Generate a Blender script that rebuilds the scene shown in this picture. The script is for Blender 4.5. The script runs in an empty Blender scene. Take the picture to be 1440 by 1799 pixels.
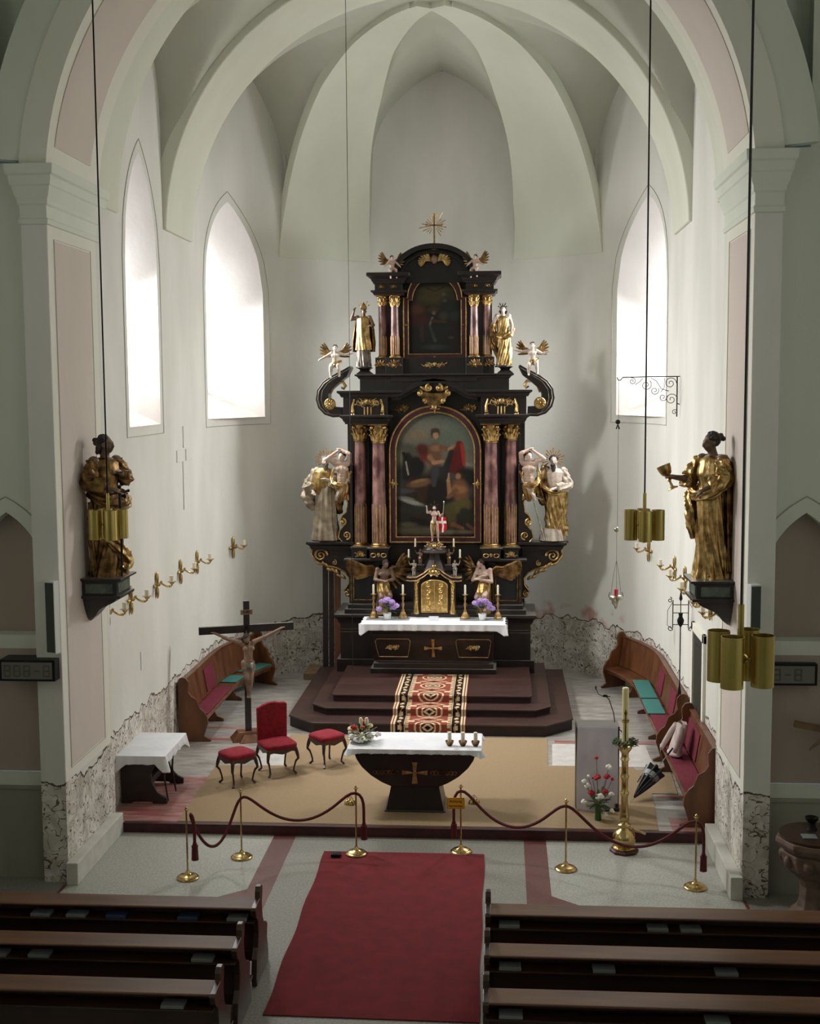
import bpy, math, random
import numpy as np
from mathutils import Vector, Matrix, Euler, Quaternion
PI = math.pi
random.seed(7)
S = bpy.context.scene
COL = S.collection

# ------------------------------------------------------------------ camera
cd = bpy.data.cameras.new('camera'); cam = bpy.data.objects.new('camera', cd); COL.objects.link(cam)
cd.sensor_fit = 'HORIZONTAL'; cd.sensor_width = 36.0; cd.lens = 54.56
cd.clip_start = 0.05; cd.clip_end = 200
pit, yaw, rol = 0.0984, 0.0729, -0.0065
_f = Vector((-math.sin(yaw)*math.cos(pit), math.cos(yaw)*math.cos(pit), -math.sin(pit)))
_r = Vector((math.cos(yaw), math.sin(yaw), 0)); _u = _r.cross(_f)
_r2 = _r*math.cos(rol) + _u*math.sin(rol); _u2 = -_r*math.sin(rol) + _u*math.cos(rol)
cam.matrix_world = Matrix(((_r2.x, _u2.x, -_f.x, 1.32), (_r2.y, _u2.y, -_f.y, 0.0), (_r2.z, _u2.z, -_f.z, 6.5), (0, 0, 0, 1)))
S.camera = cam

# ------------------------------------------------------------------ world, lights, exposure
S.view_settings.view_transform = 'Standard'; S.view_settings.look = 'None'
S.view_settings.gamma = 1.0; S.view_settings.use_curve_mapping = False
S.view_settings.exposure = 0.85
W = bpy.data.worlds.new('world'); S.world = W; W.use_nodes = True
W.node_tree.nodes['Background'].inputs[0].default_value = (0.75, 0.85, 1.0, 1)
W.node_tree.nodes['Background'].inputs[1].default_value = 0.1
PANE_CHANCEL = 8.5      # daylight behind the chancel windows
PANE_NAVE = 1.25          # daylight behind the nave windows
def daylight(name, loc, rot, sx, sy, power, color=(1.0, 0.98, 0.95)):
    l = bpy.data.lights.new(name, 'AREA'); l.shape = 'RECTANGLE'; l.size = sx; l.size_y = sy
    l.energy = power; l.color = color
    o = bpy.data.objects.new(name, l); COL.objects.link(o); o.location = loc; o.rotation_euler = rot
    return o

# sky light entering downwards through the three tall windows of the sanctuary
_win = [((-4.55-.97, 20.31), 180.0), ((0+4.55*math.cos(math.radians(160.8))+.97*math.cos(math.radians(160.8)), 24.3+5.52*math.sin(math.radians(160.8))), 160.8), ((5.52*math.cos(math.radians(19.4)), 24.3+5.52*math.sin(math.radians(19.4))), 19.4)]
for (_x, _y), _a in _win:
    _d = Vector((-math.cos(math.radians(_a)), -math.sin(math.radians(_a)), -.85)).normalized()
    _l = daylight('window_daylight', (_x-.06*math.cos(math.radians(_a)), _y-.06*math.sin(math.radians(_a)), 7.95), _d.to_track_quat('-Z', 'Y').to_euler(), .8, 3.4, 240.0, (1.0, 0.99, 0.965))
    _l.data.spread = math.radians(130)

# ------------------------------------------------------------------ materials
def c(r, g, b):
    f = lambda v: (v/255/12.92) if v/255 <= 0.04045 else ((v/255+0.055)/1.055)**2.4
    return (f(r), f(g), f(b), 1.0)
def new_mat(name):
    m = bpy.data.materials.new(name); m.use_nodes = True
    return m, m.node_tree.nodes, m.node_tree.links, m.node_tree.nodes['Principled BSDF']
def mat(name, col, rough=0.6, metal=0.0, col2=None, scale=6.0, detail=4.0, bump=0.0, bscale=None, stretch=None, lo=0.35, hi=0.65, coat=0.0, emit=None, spec=None):
    m, N, L, P = new_mat(name)
    P.inputs['Base Color'].default_value = col; P.inputs['Roughness'].default_value = rough; P.inputs['Metallic'].default_value = metal
    if coat: P.inputs['Coat Weight'].default_value = coat; P.inputs['Coat Roughness'].default_value = .35
    if spec is not None: P.inputs['Specular IOR Level'].default_value = spec
    if emit: P.inputs['Emission Color'].default_value = emit[0]; P.inputs['Emission Strength'].default_value = emit[1]
    if col2 or bump:
        tc = N.new('ShaderNodeTexCoord'); mp = N.new('ShaderNodeMapping'); L.new(tc.outputs['Object'], mp.inputs[0])
        if stretch: mp.inputs['Scale'].default_value = stretch
    if col2:
        no = N.new('ShaderNodeTexNoise'); no.inputs['Scale'].default_value = scale; no.inputs['Detail'].default_value = detail
        L.new(mp.outputs[0], no.inputs['Vector'])
        cr = N.new('ShaderNodeValToRGB'); cr.color_ramp.elements[0].position = lo; cr.color_ramp.elements[1].position = hi
        cr.color_ramp.elements[0].color = col; cr.color_ramp.elements[1].color = col2
        L.new(no.outputs[0], cr.inputs[0]); L.new(cr.outputs[0], P.inputs['Base Color'])
    if bump:
        nb = N.new('ShaderNodeTexNoise'); nb.inputs['Scale'].default_value = bscale or scale*4; nb.inputs['Detail'].default_value = 5
        L.new(mp.outputs[0], nb.inputs['Vector'])
        bp = N.new('ShaderNodeBump'); bp.inputs['Strength'].default_value = bump; bp.inputs['Distance'].default_value = 0.02
        L.new(nb.outputs[0], bp.inputs['Height']); L.new(bp.outputs[0], P.inputs['Normal'])
    return m
def vcol_mat(name, rough=0.6, spec=0.5, bump=0.0):
    m, N, L, P = new_mat(name); a = N.new('ShaderNodeVertexColor'); a.layer_name = 'Col'
    L.new(a.outputs[0], P.inputs['Base Color']); P.inputs['Roughness'].default_value = rough
    P.inputs['Specular IOR Level'].default_value = spec
    return m
def plaster_mat(name, ca, cb, stone_z=None, pink=False):
    """old lime plaster; below stone_z the rough bare masonry shows, with a ragged edge"""
    m, N, L, P = new_mat(name); P.inputs['Roughness'].default_value = 0.9; P.inputs['Specular IOR Level'].default_value = 0.15
    tc = N.new('ShaderNodeTexCoord')
    def noise(s, d=4, v=None, sc=None):
        n = N.new('ShaderNodeTexNoise'); n.inputs['Scale'].default_value = s; n.inputs['Detail'].default_value = d
        if sc:
            mp = N.new('ShaderNodeMapping'); mp.inputs['Scale'].default_value = sc; L.new(tc.outputs['Object'], mp.inputs[0]); L.new(mp.outputs[0], n.inputs['Vector'])
        else: L.new(tc.outputs['Object'], n.inputs['Vector'])
        return n
    def ramp(src, p0, p1, c0, c1):
        r = N.new('ShaderNodeValToRGB'); r.color_ramp.elements[0].position = p0; r.color_ramp.elements[1].position = p1
        r.color_ramp.elements[0].color = c0; r.color_ramp.elements[1].color = c1; L.new(src, r.inputs[0]); return r
    n1 = noise(0.9, 5, sc=(1, 1, .35)); base = ramp(n1.outputs[0], .35, .68, ca, cb)
    nb = noise(7, 6); bp = N.new('ShaderNodeBump'); bp.inputs['Strength'].default_value = .25; bp.inputs['Distance'].default_value = .02
    L.new(nb.outputs[0], bp.inputs['Height']); L.new(bp.outputs[0], P.inputs['Normal'])
    out = base.outputs[0]
    if stone_z is not None:
        sp = N.new('ShaderNodeSeparateXYZ'); L.new(tc.outputs['Object'], sp.inputs[0])
        ne = noise(2.2, 5)
        ad = N.new('ShaderNodeMath'); ad.operation = 'MULTIPLY_ADD'; L.new(ne.outputs[0], ad.inputs[0]); ad.inputs[1].default_value = .55; L.new(sp.outputs[2], ad.inputs[2])
        lt = N.new('ShaderNodeMapRange'); lt.inputs[1].default_value = stone_z+.275; lt.inputs[2].default_value = stone_z+.29; L.new(ad.outputs[0], lt.inputs[0])
        edge = N.new('ShaderNodeMath'); edge.operation = 'COMPARE'; edge.inputs[1].default_value = stone_z+.285; edge.inputs[2].default_value = .014; L.new(ad.outputs[0], edge.inputs[0])
        ns = noise(3.6, 7); ns.inputs['Distortion'].default_value = 1.2
        stone = ramp(ns.outputs[0], .38, .62, c(196, 188, 177), c(230, 226, 218))
        vo = N.new('ShaderNodeTexNoise'); vo.inputs['Scale'].default_value = 5.5; vo.inputs['Detail'].default_value = 1.5; vo.inputs['Distortion'].default_value = 1.4; L.new(tc.outputs['Object'], vo.inputs['Vector'])
        ck = N.new('ShaderNodeMath'); ck.operation = 'COMPARE'; ck.inputs[1].default_value = .5; ck.inputs[2].default_value = .018; L.new(vo.outputs[0], ck.inputs[0])
        mx = N.new('ShaderNodeMixRGB'); L.new(ck.outputs[0], mx.inputs[0]); L.new(stone.outputs[0], mx.inputs[1]); mx.inputs[2].default_value = c(112, 102, 92)
        if pink:
            pr = N.new('ShaderNodeMapRange'); pr.inputs[1].default_value = stone_z+.62; pr.inputs[2].default_value = stone_z+.5; L.new(ad.outputs[0], pr.inputs[0])
            npk = noise(3, 5); pk = ramp(npk.outputs[0], .48, .62, (0, 0, 0, 1), (1, 1, 1, 1))
            sx = N.new('ShaderNodeMapRange'); sx.inputs[1].default_value = 1.2; sx.inputs[2].default_value = 1.5; L.new(sp.outputs[0], sx.inputs[0])
            sx2 = N.new('ShaderNodeMapRange'); sx2.inputs[1].default_value = 4.1; sx2.inputs[2].default_value = 3.8; L.new(sp.outputs[0], sx2.inputs[0])
            a1 = N.new('ShaderNodeMath'); a1.operation = 'MULTIPLY'; L.new(pr.outputs[0], a1.inputs[0]); L.new(pk.outputs[0], a1.inputs[1])
            a2 = N.new('ShaderNodeMath'); a2.operation = 'MULTIPLY'; L.new(a1.outputs[0], a2.inputs[0]); L.new(sx.outputs[0], a2.inputs[1])
            a3 = N.new('ShaderNodeMath'); a3.operation = 'MULTIPLY'; L.new(a2.outputs[0], a3.inputs[0]); L.new(sx2.outputs[0], a3.inputs[1])
            mp_ = N.new('ShaderNodeMixRGB'); L.new(a3.outputs[0], mp_.inputs[0]); L.new(out, mp_.inputs[1]); mp_.inputs[2].default_value = c(205, 168, 155); out = mp_.outputs[0]
        mm = N.new('ShaderNodeMixRGB'); L.new(lt.outputs[0], mm.inputs[0]); L.new(mx.outputs[0], mm.inputs[1]); L.new(out, mm.inputs[2])
        me = N.new('ShaderNodeMixRGB'); L.new(edge.outputs[0], me.inputs[0]); L.new(mm.outputs[0], me.inputs[1]); me.inputs[2].default_value = c(96, 86, 76); out = me.outputs[0]
    L.new(out, P.inputs['Base Color'])
    return m
M = {}
M['wall'] = plaster_mat('chancel plaster', c(219, 219, 211), c(233, 232, 226), 1.32, True)
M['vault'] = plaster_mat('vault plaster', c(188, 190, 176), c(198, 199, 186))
M['rib'] = plaster_mat('rib plaster', c(216, 218, 203), c(224, 226, 212))
M['nwall'] = plaster_mat('nave plaster', c(220, 225, 212), c(228, 232, 221))
M['dado'] = plaster_mat('dado plaster', c(150, 148, 136), c(176, 172, 158))
M['pink'] = plaster_mat('pink panel plaster', c(214, 203, 194), c(220, 209, 200))
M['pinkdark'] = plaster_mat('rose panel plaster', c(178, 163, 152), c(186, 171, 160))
M['cream'] = plaster_mat('cream border plaster', c(232, 230, 218), c(238, 236, 226))
M['greyline'] = mat('grey painted line', c(176, 174, 164), .9)
M['reveal'] = plaster_mat('window reveal plaster', c(198, 193, 190), c(214, 210, 207))
M['sill'] = mat('sloping sill', c(150, 130, 122), .9, col2=c(178, 162, 154), scale=3, bump=.3)
M['black2'] = mat('dark brown wood', c(38, 28, 25), .45, col2=c(52, 38, 33), scale=8, stretch=(.4, 1, 1))
def dusty(name, col, col2, rough, coat=.2):
    """lacquered wood whose level ledges carry a layer of pale dust"""
    m = mat(name, col, rough, col2=col2, scale=5, stretch=(1, 1, .3), coat=coat); N, L = m.node_tree.nodes, m.node_tree.links; P = N['Principled BSDF']
    g = N.new('ShaderNodeNewGeometry'); sp = N.new('ShaderNodeSeparateXYZ'); L.new(g.outputs['True Normal'], sp.inputs[0]); r = N.new('ShaderNodeMapRange'); r.inputs[1].default_value = .75; r.inputs[2].default_value = .98; r.inputs[4].default_value = .42; L.new(sp.outputs[2], r.inputs[0])
    mx = N.new('ShaderNodeMixRGB'); src = P.inputs['Base Color'].links[0].from_socket; L.new(r.outputs[0], mx.inputs[0]); L.new(src, mx.inputs[1]); mx.inputs[2].default_value = c(150, 146, 138); L.new(mx.outputs[0], P.inputs['Base Color']); return m
M['black'] = dusty('black lacquered wood', c(24, 19, 18), c(36, 29, 27), .38)
M['gold'] = mat('gilding', c(214, 184, 126), .34, 1.0, col2=c(144, 112, 66), scale=9, bump=.25, bscale=40)
M['goldbright'] = mat('bright gilding', c(236, 204, 138), .3, 1.0, col2=c(200, 160, 92), scale=12, bump=.3, bscale=30)
M['goldold'] = mat('old dull gilding', c(156, 124, 78), .4, .92, col2=c(84, 62, 38), scale=9, bump=.3, bscale=40)
M['goldwood'] = mat('pale gilt wood', c(200, 168, 116), .42, .75, col2=c(160, 124, 80), scale=12)
M['brass'] = mat('polished brass', c(212, 188, 130), .24, 1.0, col2=c(176, 148, 92), scale=5)
M['brassdull'] = mat('brushed brass', c(204, 182, 108), .3, 1.0, col2=c(160, 140, 78), scale=3, stretch=(3, 3, .2))
M['marble'] = mat('red marbled column', c(84, 45, 45), .3, col2=c(168, 126, 118), scale=4.5, detail=8, stretch=(1, 1, .7), lo=.38, hi=.68, coat=.3)
M['skin'] = mat('painted carved flesh', c(206, 182, 166), .5, col2=c(180, 150, 134), scale=6)
M['skinpale'] = mat('white painted carving', c(206, 194, 182), .55, col2=c(166, 150, 134), scale=7)
M['skindark'] = mat('dark aged carved flesh', c(140, 112, 92), .45, col2=c(96, 76, 64), scale=7)
M['robegrey'] = mat('aged silvered robe', c(128, 114, 96), .5, .15, col2=c(174, 160, 138), scale=6, bump=.3)
M['silver'] = mat('silvered cloth', c(140, 132, 122), .35, .6, col2=c(90, 80, 72), scale=8)
M['hair'] = mat('dark carved hair', c(52, 40, 34), .6)
M['hairgrey'] = mat('grey carved beard', c(110, 100, 92), .6, bump=.5, bscale=60)
M['flesh2'] = mat('brown carved flesh', c(148, 120, 100), .5, col2=c(112, 90, 74), scale=6)
M['candle'] = mat('ivory wax', c(238, 230, 208), .45)
M['waxy'] = mat('yellowed wax', c(226, 216, 160), .45)
M['white'] = mat('white linen', c(236, 236, 240), .8, col2=c(226, 227, 234), scale=3, bump=.25, bscale=14)
M['lilac'] = mat('lilac linen', c(222, 218, 230), .8, col2=c(208, 203, 218), scale=2, bump=.2, bscale=10)
M['red'] = mat('crimson velvet', c(150, 14, 38), .85, col2=c(120, 8, 28), scale=14)
M['redrope'] = mat('dark red rope', c(92, 14, 22), .7, bump=.5, bscale=90)
M['redcushion'] = mat('wine red seat cloth', c(122, 36, 56), .9, col2=c(104, 28, 46), scale=20)
M['teal'] = mat('teal cushion cloth', c(60, 124, 116), .9)
M['carpet'] = mat('red carpet', c(120, 22, 31), .95, col2=c(106, 18, 27), scale=5, bump=.4, bscale=160)
M['sand'] = mat('sand coloured sisal carpet', c(150, 127, 97), .95, col2=c(166, 142, 110), scale=90, bump=.4, bscale=200)
M['oak'] = mat('oak bench wood', c(122, 76, 44), .4, col2=c(86, 48, 28), scale=5, stretch=(1, 1, .25), coat=.2)
M['pew'] = mat('dark walnut pew wood', c(66, 42, 30), .35, col2=c(48, 29, 21), scale=6, stretch=(.15, 1, 1), coat=.3)
M['pewtop'] = mat('worn pew rail', c(112, 78, 52), .48, col2=c(84, 56, 37), scale=5, stretch=(.12, 1, 1))
M['steps'] = mat('brown stained step boards', c(70, 45, 40), .42, col2=c(54, 34, 30), scale=4, stretch=(.3, 1.6, 1), coat=.15)
M['stepdark'] = mat('dark stained step risers', c(40, 25, 25), .5, col2=c(32, 20, 20), scale=4)
M['riser'] = mat('dark red riser', c(78, 32, 32), .55, col2=c(58, 24, 26), scale=5)
M['terr'] = mat('grey terrazzo', c(180, 180, 172), .5, col2=c(156, 156, 148), scale=38, detail=6, bump=.05, lo=.4, hi=.62)
M['terrdark'] = mat('darker terrazzo', c(148, 146, 138), .5, col2=c(126, 124, 116), scale=38, detail=6, lo=.4, hi=.62)
M['redstone'] = mat('red stone band', c(112, 66, 60), .45, col2=c(94, 52, 49), scale=40, detail=6)
M['slab'] = mat('worn grey stone paving', c(176, 172, 166), .42, col2=c(140, 134, 128), scale=3, detail=8, stretch=(1, 3, 1), bump=.15, bscale=8)
M['slablight'] = mat('pale stone slab', c(214, 210, 206), .45, col2=c(196, 192, 188), scale=5)
M['redpaint'] = mat('worn red paving', c(146, 74, 72), .45, col2=c(176, 140, 134), scale=3.5, detail=8, stretch=(.6, 3, 1))
M['skirt'] = mat('pale stone skirting', c(214, 212, 202), .5, col2=c(198, 196, 186), scale=4)
M['fontstone'] = mat('brown font stone', c(122, 100, 84), .7, col2=c(92, 74, 62), scale=6, bump=.5, bscale=18)
M['iron'] = mat('black wrought iron', c(26, 24, 26), .5, .6)
M['cable'] = mat('black cable', c(22, 20, 18), .6)
M['greycable'] = mat('thin grey cable', c(86, 82, 74), .5)
M['leaf'] = mat('dark green leaves', c(44, 62, 36), .6, col2=c(70, 92, 52), scale=20)
M['petalL'] = mat('lilac petals', c(168, 130, 202), .7, col2=c(200, 176, 226), scale=25)
M['petalW'] = mat('white petals', c(240, 238, 230), .7)
M['petalR'] = mat('red petals', c(176, 22, 28), .7)
M['petalY'] = mat('cream petals', c(232, 218, 170), .7)
M['petalO'] = mat('orange petals', c(206, 92, 52), .7)
M['porc'] = mat('white porcelain', c(236, 236, 236), .25)
M['glassgreen'] = mat('green glass vase', c(52, 92, 52), .1)
M['redglass'] = mat('red lamp glass', c(178, 10, 34), .15)
M['silvermetal'] = mat('chased silver', c(206, 206, 190), .28, .9, col2=c(150, 150, 130), scale=12, bump=.5, bscale=30)
M['plate'] = mat('grey display face', c(112, 112, 104), .5)
M['seg'] = mat('unlit display segments', c(92, 90, 86), .5)
M['speaker'] = mat('grey loudspeaker cloth', c(66, 70, 68), .7)
M['whitemetal'] = mat('white painted metal', c(225, 228, 226), .5)
M['yellow'] = mat('yellow sign', c(232, 170, 36), .55)
M['signtext'] = mat('dark sign lettering', c(90, 40, 16), .6)
M['greenpanel'] = mat('green marbled panel', c(104, 116, 104), .4, col2=c(70, 80, 74), scale=9, detail=7)
M['jacket'] = mat('pale jacket cloth', c(206, 192, 188), .85, col2=c(180, 164, 160), scale=6)
M['umb'] = mat('black umbrella nylon', c(26, 30, 36), .35)
M['umbgrey'] = mat('grey umbrella band', c(150, 156, 160), .5)
M['book'] = mat('grey book edge', c(120, 124, 122), .7)
M['bookblue'] = mat('blue book cover', c(50, 66, 96), .6)
M['openingdark'] = mat('dark doorway opening', c(52, 56, 48), .5)  # shade inside the open doorway, as a flat colour
M['paint'] = vcol_mat('old oil painting', .42, .4)
M['weave'] = vcol_mat('woven runner', .95, .1)
M['pinewood'] = mat('pale pine board', c(134, 110, 78), .6, col2=c(110, 88, 62), scale=5)
M['pane'] = mat('frosted daylight pane', c(235, 240, 240), .4, emit=((0.95, 0.98, 1.0, 1), PANE_CHANCEL))
M['panenave'] = mat('nave daylight pane', c(235, 240, 240), .4, emit=((1.0, 0.99, 0.96, 1), PANE_NAVE))

# ------------------------------------------------------------------ helpers
class MB:
    """collects shapes; build() links them as ONE mesh object"""
    def __init__(s): s.v = []; s.f = []; s.X = None
    def add(s, vs, fs):
        n = len(s.v)
        if s.X is not None: vs = [s.X @ Vector(p) for p in vs]
        s.v += [tuple(p) for p in vs]; s.f += [tuple(i+n for i in f) for f in fs]
        return s
    def box(s, x0, x1, y0, y1, z0, z1):
        return s.add([(x0,y0,z0),(x1,y0,z0),(x1,y1,z0),(x0,y1,z0),(x0,y0,z1),(x1,y0,z1),(x1,y1,z1),(x0,y1,z1)],
                     [(0,3,2,1),(4,5,6,7),(0,1,5,4),(1,2,6,5),(2,3,7,6),(3,0,4,7)])
    def frus(s, a, b):
        """box between rectangle a=(x0,x1,y0,y1,z) and b"""
        q = lambda r: [(r[0],r[2],r[4]),(r[1],r[2],r[4]),(r[1],r[3],r[4]),(r[0],r[3],r[4])]
        return s.add(q(a)+q(b), [(0,3,2,1),(4,5,6,7),(0,1,5,4),(1,2,6,5),(2,3,7,6),(3,0,4,7)])
    def mould(s, x0, x1, y0, y1, prof):
        """stacked cornice: prof [(z, projection)], projects to -y and both sides"""
        rings = [[(x0-p,y0-p,z),(x1+p,y0-p,z),(x1+p,y1,z),(x0-p,y1,z)] for z, p in prof]
        return s.loft(rings)
    def loft(s, rings, cap=True):
        n = len(rings[0]); vs = [p for r in rings for p in r]; fs = []
        for i in range(len(rings)-1):
            for j in range(n):
                k = (j+1) % n; fs.append((i*n+j, i*n+k, (i+1)*n+k, (i+1)*n+j))
        if cap: fs.append(tuple(reversed(range(n)))); fs.append(tuple(range((len(rings)-1)*n, len(rings)*n)))
        return s.add(vs, fs)
    def lathe(s, prof, cx=0, cy=0, cz=0, n=24, wob=None):
        rings = []
        for r, z in prof:
            rings.append([(cx+r*(1 if not wob else 1+wob[0]*math.cos(wob[1]*2*PI*i/n))*math.cos(2*PI*i/n), cy+r*(1 if not wob else 1+wob[0]*math.cos(wob[1]*2*PI*i/n))*math.sin(2*PI*i/n), cz+z) for i in range(n)])
        return s.loft(rings)
    def ell(s, cx, cy, cz, rx, ry=None, rz=None, n=12, m=8, R=None):
        ry = rx if ry is None else ry; rz = rx if rz is None else rz
        vs = []; 
        for i in range(m+1):
            t = PI*i/m
            for j in range(n):
                a = 2*PI*j/n; p = Vector((rx*math.sin(t)*math.cos(a), ry*math.sin(t)*math.sin(a), rz*math.cos(t)))
                if R is not None: p = R @ p
                vs.append((cx+p.x, cy+p.y, cz+p.z))
        fs = []
        for i in range(m):
            for j in range(n):
                k = (j+1) % n; fs.append((i*n+j, (i+1)*n+j, (i+1)*n+k, i*n+k))
        return s.add(vs, fs)
    def tube(s, pts, r, n=8, cap=True, sx=1.0):
        pts = [Vector(p) for p in pts]; N = len(pts); rr = r if isinstance(r, (list, tuple)) else [r]*N
        t0 = (pts[1]-pts[0]).normalized(); up = Vector((0,0,1)) if abs(t0.z) < .9 else Vector((1,0,0))
        nr = t0.cross(up).normalized(); rings = []
        for i, p in enumerate(pts):
            t = (pts[min(i+1,N-1)]-pts[max(i-1,0)])
            if t.length < 1e-9: t = t0
            t.normalize(); nr = nr - t*nr.dot(t)
            if nr.length < 1e-6: nr = t.cross(Vector((.3,.5,.8)))
            nr.normalize(); b = t.cross(nr)
            rings.append([tuple(p + nr*math.cos(2*PI*j/n)*rr[i]*sx + b*math.sin(2*PI*j/n)*rr[i]) for j in range(n)])
        return s.loft(rings, cap)
    def cap(s, a, ra, b, rb, n=10):
        """closed tapered capsule"""
        a = Vector(a); b = Vector(b); d = b-a
        if d.length < 1e-6: return s.ell(a.x,a.y,a.z,max(ra,rb),n=n,m=6)
        t = d.normalized(); up = Vector((0,0,1)) if abs(t.z) < .9 else Vector((1,0,0)); u = t.cross(up).normalized(); w = t.cross(u); rings = []
        for k in range(1, 5):
            h = PI/2*(1-k/4); rings.append((a - t*ra*math.sin(h), ra*math.cos(h)))
        for k in range(0, 4):
            h = PI/2*k/4; rings.append((b + t*rb*math.sin(h), rb*math.cos(h)))
        R = [[tuple(p + (u*math.cos(2*PI*j/n) + w*math.sin(2*PI*j/n))*r) for j in range(n)] for p, r in rings]
        return s.loft(R)
    def prism(s, poly, y0, y1, axis='y'):
        """outline (x,z) extruded in y; axis 'x': outline (y,z) extruded in x; 'z': outline (x,y) extruded in z"""
        g = {'y': lambda p, d: (p[0], d, p[1]), 'x': lambda p, d: (d, p[0], p[1]), 'z': lambda p, d: (p[0], p[1], d)}[axis]
        n = len(poly); vs = [g(p, y0) for p in poly] + [g(p, y1) for p in poly]
        fs = [tuple(range(n)), tuple(reversed(range(n, 2*n)))] + [(i, (i+1) % n + 0, (i+1) % n + n, i+n) for i in range(n)]
        return s.add(vs, fs)
    def band(s, path, w, y0, y1):
        """flat band of width w following an open (x,z) path, extruded y0..y1; w may be (inner, outer) offsets"""
        a, b = (w if isinstance(w, tuple) else (-w/2, w/2)); P = [Vector(p) for p in path]; L = []; R = []
        for i, p in enumerate(P):
            t = (P[min(i+1,len(P)-1)]-P[max(i-1,0)]).normalized(); nn = Vector((-t.y, t.x)); L.append(p+nn*a); R.append(p+nn*b)
        rings = [[(L[i].x,y0,L[i].y),(R[i].x,y0,R[i].y),(R[i].x,y1,R[i].y),(L[i].x,y1,L[i].y)] for i in range(len(P))]
        return s.loft(rings)
    def grid(s, fn, nu, nv, cu=False):
        vs = [tuple(fn(i/nu, j/nv)) for i in range(nu if cu else nu+1) for j in range(nv+1)]; m = nv+1; U = nu if cu else nu+1; fs = []
        for i in range(nu):
            for j in range(nv):
                k = (i+1) % U; fs.append((i*m+j, k*m+j, k*m+j+1, i*m+j+1))
        return s.add(vs, fs)
    def mesh(s, name):
        me = bpy.data.meshes.new(name); me.from_pydata(s.v, [], s.f); me.update(); return me
    def build(s, name, m, parent=None, smooth=True, bev=0, ang=35, fix=True, kind=None):
        me = s.mesh(name)
        if fix:
            import bmesh
            b = bmesh.new(); b.from_mesh(me); bmesh.ops.recalc_face_normals(b, faces=b.faces); b.to_mesh(me); b.free()
        return link(name, me, m, parent, smooth, bev, ang, kind)
def link(name, me, m, parent=None, smooth=True, bev=0, ang=35, kind=None):
    o = bpy.data.objects.new(name, me); COL.objects.link(o)
    if m: me.materials.append(M[m] if isinstance(m, str) else m)
    if smooth:
        me.polygons.foreach_set('use_smooth', [True]*len(me.polygons))
        if ang < 180: me.set_sharp_from_angle(angle=math.radians(ang))
    if bev:
        b = o.modifiers.new('bevel', 'BEVEL'); b.width = bev; b.segments = 2; b.limit_method = 'ANGLE'; b.angle_limit = math.radians(40)
    if parent: o.parent = parent
    if kind: o['kind'] = kind
    return o
def tag(o, label, cat, group=None, kind=None):
    o['label'] = label; o['category'] = cat
    if group: o['group'] = group
    if kind: o['kind'] = kind
    return o
def thing(name, label, cat, loc=(0,0,0), rz=0, group=None):
    o = bpy.data.objects.new(name, None); COL.objects.link(o); o.empty_display_size = .1
    o.location = loc; o.rotation_euler = (0,0,rz); return tag(o, label, cat, group)
def copy_tree(o, parent=None):
    k = o.copy(); COL.objects.link(k)
    if parent: k.parent = parent
    for ch in list(o.children): copy_tree(ch, k)
    return k
def dup(o, loc, rz=None, label=None, scale=None):
    k = copy_tree(o); k.location = loc
    if rz is not None: k.rotation_euler = (0,0,rz)
    if label: k['label'] = label
    if scale: k.scale = scale if isinstance(scale, tuple) else (scale,)*3
    return k
def arc(cx, cz, r, a0, a1, n=16, ry=None):
    ry = r if ry is None else ry
    return [(cx+r*math.cos(math.radians(a0+(a1-a0)*i/n)), cz+ry*math.sin(math.radians(a0+(a1-a0)*i/n))) for i in range(n+1)]
def remesh(mb, voxel, it=3):
    """fuses the overlapping closed shapes of mb into one continuous skin"""
    me = mb.mesh('tmp'); o = bpy.data.objects.new('tmp', me); COL.objects.link(o)
    r = o.modifiers.new('r', 'REMESH'); r.mode = 'VOXEL'; r.voxel_size = voxel
    if it: sm = o.modifiers.new('s', 'SMOOTH'); sm.iterations = it; sm.factor = .5
    dg = bpy.context.evaluated_depsgraph_get(); dg.update()
    out = bpy.data.meshes.new_from_object(o.evaluated_get(dg)); bpy.data.objects.remove(o); bpy.data.meshes.remove(me)
    return out
def spiral(cx, cz, r0, r1, a0, turns, y, n=26, sy=1):
    return [(cx+(r0+(r1-r0)*i/n)*math.cos(a0+turns*2*PI*i/n), y, cz+sy*(r0+(r1-r0)*i/n)*math.sin(a0+turns*2*PI*i/n)) for i in range(n+1)]
def scroll(mb, cx, cz, r, y, mir=1, flip=1, th=.018, turns=1.35, a0=PI/2):
    pts = [(cx+mir*(x), yy, cz+flip*z) for x, yy, z in spiral(0, 0, r, r*.16, a0, turns, y)]
    mb.tube(pts, [th*(1-.45*i/len(pts)) for i in range(len(pts))], 6)
    mb.ell(pts[-1][0], y, pts[-1][2], th*1.3, n=8, m=6)
def leaf(mb, p, d, l, w, y=0.0, th=.35):
    """carved leaf lobe from p in direction angle d (in the x-z plane)"""
    R = Matrix.Rotation(-d, 3, 'Y'); q = R @ Vector((l/2, 0, 0))
    mb.ell(p[0]+q.x, p[1]+y, p[2]+q.z, l/2, w*th, w/2, n=8, m=6, R=R)
def text_mesh(txt, size, depth=.002, ax='CENTER'):
    cu = bpy.data.curves.new('t', 'FONT'); cu.body = txt; cu.size = size; cu.extrude = depth; cu.align_x = ax; cu.align_y = 'CENTER'
    o = bpy.data.objects.new('t', cu); COL.objects.link(o); dg = bpy.context.evaluated_depsgraph_get(); dg.update()
    me = bpy.data.meshes.new_from_object(o.evaluated_get(dg)); bpy.data.objects.remove(o); return me
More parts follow.
